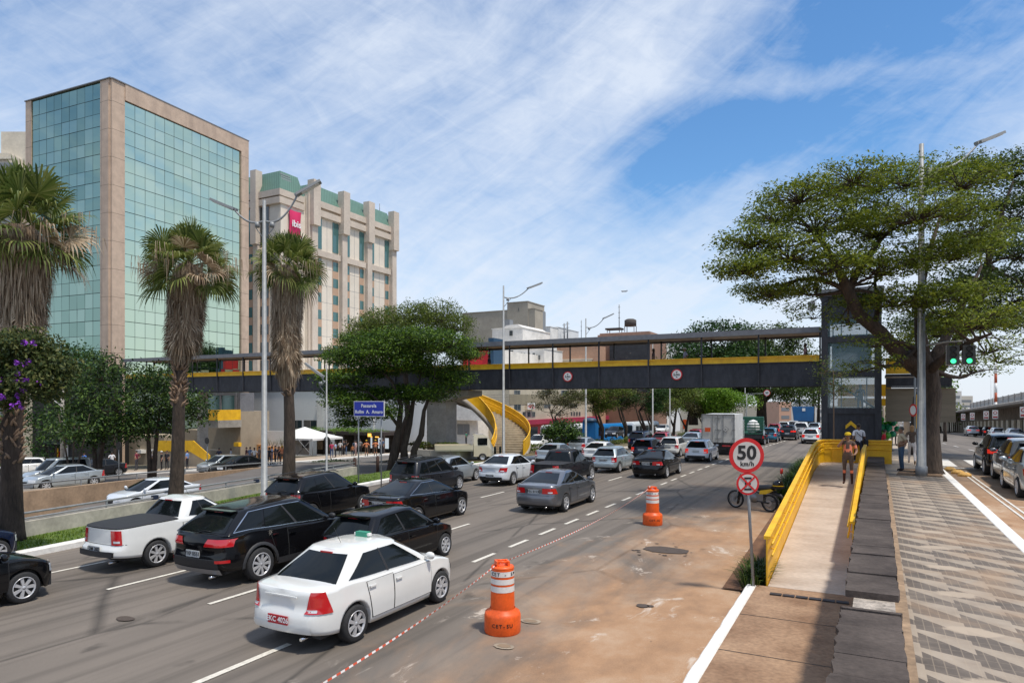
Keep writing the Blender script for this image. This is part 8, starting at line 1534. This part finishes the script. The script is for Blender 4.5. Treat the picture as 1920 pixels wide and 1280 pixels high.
median('thin purple tinged tree left of the second lamp post', 1050, 62, 0, 5.6, 2.3, L_mix, 12, 51, .15, True); median('dark trunked tree right of the second lamp post, leaves against the beige facade', 1128, 66, 0, 7.0, 2.6, L_olive, 16, 52, .17); median('reddish brown sparse tree in the middle of the median', 1172, 70, 0, 7.2, 2., L_mix, 14, 53, .16, True); median('green crowned median tree left of the thin pole', 1207, 72, 0, 6.3, 2., L_dark, 12, 54, .17); median('sparse twiggy tree with pale bare limbs', 1225, 76, 0, 5.2, 2., L_mix, 7, 55, .15, True)
median('olive tree right of the thin pole', 1262, 80, 0, 7.2, 2.5, L_olive, 14, 56, .2); median('brown green tree left of the white truck', 1285, 86, 0, 5.8, 2.4, L_mix, 12, 57, .2); median('bright lime green tree above the white truck', 1345, 88, 0, 6.0, 3.6, L_fresh, 22, 58, .24); median('second lime green tree behind the white truck', 1320, 96, 0, 5.2, 3., L_fresh, 14, 59, .24)
def bigtree(label, px, s, h, w, lm, n, seed, sz, low=.4): 
    t = t_at(px, s); p = W(s, t, -.3); rt = random.Random(seed); pads = []
    for i in range(n): a = rt.random()*6.28; q = sqrt(rt.random()); zz = rt.uniform(low, 1.0); k = sqrt(max(.1, 1-((zz-low)/(1-low))**2*.8)); pads.append((cos(a)*q*w*k, sin(a)*q*w*k*.8, h*zz, w*.27, w*.27, w*.17, 22))
    return tree('banyan_tree', label, p, pads, [([(0, 0, 0), (0, 0, h*.3), (.6, 0, h*.5), (1.5, 0, h*.7)], [.9, .7, .45, .2]), ([(0, 0, h*.2), (-1.5, .3, h*.5)], [.5, .2]), ([(.3, 0, h*.25), (3, .3, h*.42), (w*.6, .3, h*.55)], [.35, .22, .1])], lm, sz, rnd=rt, flat=.5, up=.5, group='large dark trees beyond the footbridge')
bigtree('large dark tree behind the lime green trees, its top above the bridge deck', 1350, 118, 17, 8.5, L_dark, 46, 61, .45, .3); bigtree('broad banyan tree hanging over the avenue in the distance', 1428, 122, 16.5, 9, L_rain2, 46, 62, .42, .33); bigtree('dark tree left of the banyan behind the painted wall', 1300, 128, 12.5, 6, L_dark, 26, 63, .42, .35)
for i, (px, s, h, w) in enumerate(((1500, 120, 11.5, 4.5), (1536, 110, 9.5, 3.6))): bigleaf(['leafy branch mass over the avenue left of the lift tower', 'foliage touching the lift tower edge'][i], px, W(s, t_at(px, s)).y, 0, [(px-16, 722 if i else 735, 22, 22), (px+12, 728, 22, 22), (px, 745 if i else 750, 20, 14), (px-30*(1-i), 745, 16, 12)], 70+i, L_rain2, .34, group=None, name='overhanging_tree', stems=1)
for i, (px, s) in enumerate(((1524, 140), (1534, 150))): t = t_at(px, s); r = thing('distant_palm', ['slender distant palm with a thin trunk before the grey block', 'second slender distant palm closer to the lift tower'][i], 'palm tree', W(s, t, -.5), 0, 'distant palms'); m = MB(); m.tube([(0, 0, 0), (.2, 0, 7.5)], [.3, .2], 7); m.build('trunk', bark, r); lf = MB(); rnd = random.Random(i); clump(lf, (.2, 0, 8), (1.2, 1.2, 1.0), 160, .5, rnd, asp=.2); lf.build('crown', L_olive, r)
bigleaf('bright leafed tree behind the big trunk at the right', 1772, 70, -.2, [(1768, 715, 14, 10), (1782, 722, 10, 8)], 81, L_fresh, .3, group=None, name='street_tree', stems=1); bigleaf('green park tree at the end of the terminal road', 1780, 150, -3, [(1772, 765, 12, 12), (1785, 772, 10, 10), (1768, 750, 9, 8)], 82, L_olive, .6, group=None, name='park_tree', stems=1)
for i, px in enumerate((1657, 1664, 1671, 1681, 1700)): s = 62+i*5; t = t_at(px, s); r = thing('tree_trunk_pole', ['pale slim post farthest left', 'pale slim post second from left', 'pale slim post in the middle', 'pale slim post second from right', 'pale thick trunk farthest right'][i]+' under the concrete wall of the bridge landing', 'post', W(s, t, .6), ROT, 'row of pale posts beyond the landing'); m = MB(); m.tube([(0, 0, 0), (0, 0, 4.6)], .09 if i < 4 else .3, 8); m.build('post', walk_m, r)
bigleaf('green hedge tree at the left end of the post row', 1655, 60, .6, [(1650, 770, 8, 10), (1652, 800, 9, 10), (1648, 785, 8, 8)], 83, L_olive, .25, group=None, name='street_tree', stems=1)
# sapling by the tower
f5 = W(36.2, -1.45, .3); pads = [(0, 0, 4.6, .5, .4, .25, 9), (-.45, 0, 5.2, .35, .3, .3, 7), (.3, 0, 5.0, .4, .3, .2, 6), (.1, .1, 4.25, .55, .4, .2, 8), (-.5, 0, 5.6, .25, .25, .2, 4), (.45, 0, 4.4, .3, .3, .15, 5)]
tree('sapling', 'slender young tree with drooping leaves in front of the lift tower', f5, pads, [([(0, 0, 0), (.02, 0, 2.4), (.02, 0, 3.9), (.0, 0, 5.2)], [.04, .03, .025, .012])], L_olive, .15, rnd=random.Random(19), flat=.6, bk=mat('pale sapling bark', (.22, .14, .09), .9), asp=.28)
# ornamental grass beside the ramp
def tuft(label, s, t, r, n, seed, h=.55):
    rnd = random.Random(seed); root = thing('grass_tuft', label, 'ornamental grass', W(s, t, .0), ROT, 'ornamental grass along the ramp'); m = MB()
    for i in range(n):
        a = rnd.random()*6.28; q = rnd.random()*r; o = Vector((cos(a)*q*.55, sin(a)*q, .02)); d = Vector((cos(a)*rnd.uniform(.1, .8), sin(a)*rnd.uniform(.1, .8), 1)).normalized(); l = h*rnd.uniform(.6, 1.3); w = Vector((-sin(a), cos(a), 0))*.012; p1 = o+d*l*.6; p2 = p1+Vector((d.x*1.4, d.y*1.4, .1))*l*.5
        m.add([o-w, o+w, p1+w*.8, p1-w*.8, p2], [(0, 1, 2, 3), (3, 2, 4)])
    m.build('blades', L_fic, root)
for i in range(27): tuft('dark spiky grass clump at the foot of the ramp beside the speed sign pole' if i == 0 else 'dark spiky grass clump in the row along the outer side of the yellow barrier', 15.5+i*.5 if i < 3 else 26.0+i*.62, -2.2 if i < 3 else -2.72-.012*i, .45, 240, 100+i, .55 if i < 3 else 1.12)
strip('ramp_planting_bed', earth, lambda s: -2.75-(s-15)*.02, cst(-1.9), 15, 43, 2, lambda s, t: .03, 0, 1)
# loose plants: planter, small shrubs
rnd = random.Random(77)
for i, (px, s, r) in enumerate(((795, 44.5, .7), (815, 44.5, .8), (838, 44.8, .8), (780, 44.6, .6), (852, 44.4, .5))): t = t_at(px, s); bush(['straggly low plants in the planter, second from left', 'straggly low plants in the planter, middle', 'straggly low plants in the planter, second from right', 'straggly low plants at the left end of the planter', 'straggly low plants at the right end of the planter'][i], W(s, t, .2), (r*1.2, r*.7, .36), L_mix if i % 2 else L_olive, 14, .13, name='low_plants', cat='plants', seed=i+20, group='plants in the planter wall')
bush('row of shaggy plants at the end of the far retaining wall', W(41.5, t_at(632, 41.5), -1.2), (2.6, .6, .35), leafmat('grey green leaves', ((.03, .05, .02), (.08, .11, .06), (.2, .24, .14)), .2), 30, .18, name='hedge', cat='hedge', seed=33)
for i, (px, s) in enumerate(((1190, 69), (1140, 66), (1240, 76), (1010, 53), (1300, 84))): t = t_at(px, s); bush(['low green shrubs under the reddish tree on the median', 'low green shrubs under the dark trunked tree', 'low green shrubs near the white striped car', 'low plants at the kerb below the broad leaved bush', 'low shrubs by the truck'][i], W(s, t, TZ(s, t)), (2.2, 1., .45), L_olive, 16, .18, name='low_shrub', cat='shrub', seed=60+i, group='low shrubs on the median')
# bird-size airliner far away
ap = thing('airliner', 'tiny airliner high in the sky above the footbridge', 'airplane', (at(1170, 1500), 1500, zy(546, 1500)), .3); m = MB(); m.tube([(-7, 0, 0), (-5, 0, 0), (5, 0, 0), (8, 0, .6)], [.3, 1.2, 1.2, .4], 8); m.build('fuselage', shut_m, ap); m = MB(); m.box((0, 0, -.2), (3, 16, .3), .0); m.box((7, 0, .8), (1.5, 6, .2)); m.box((7.3, 0, 2), (1.6, .2, 2.6)); m.build('wings', shut_m, ap)
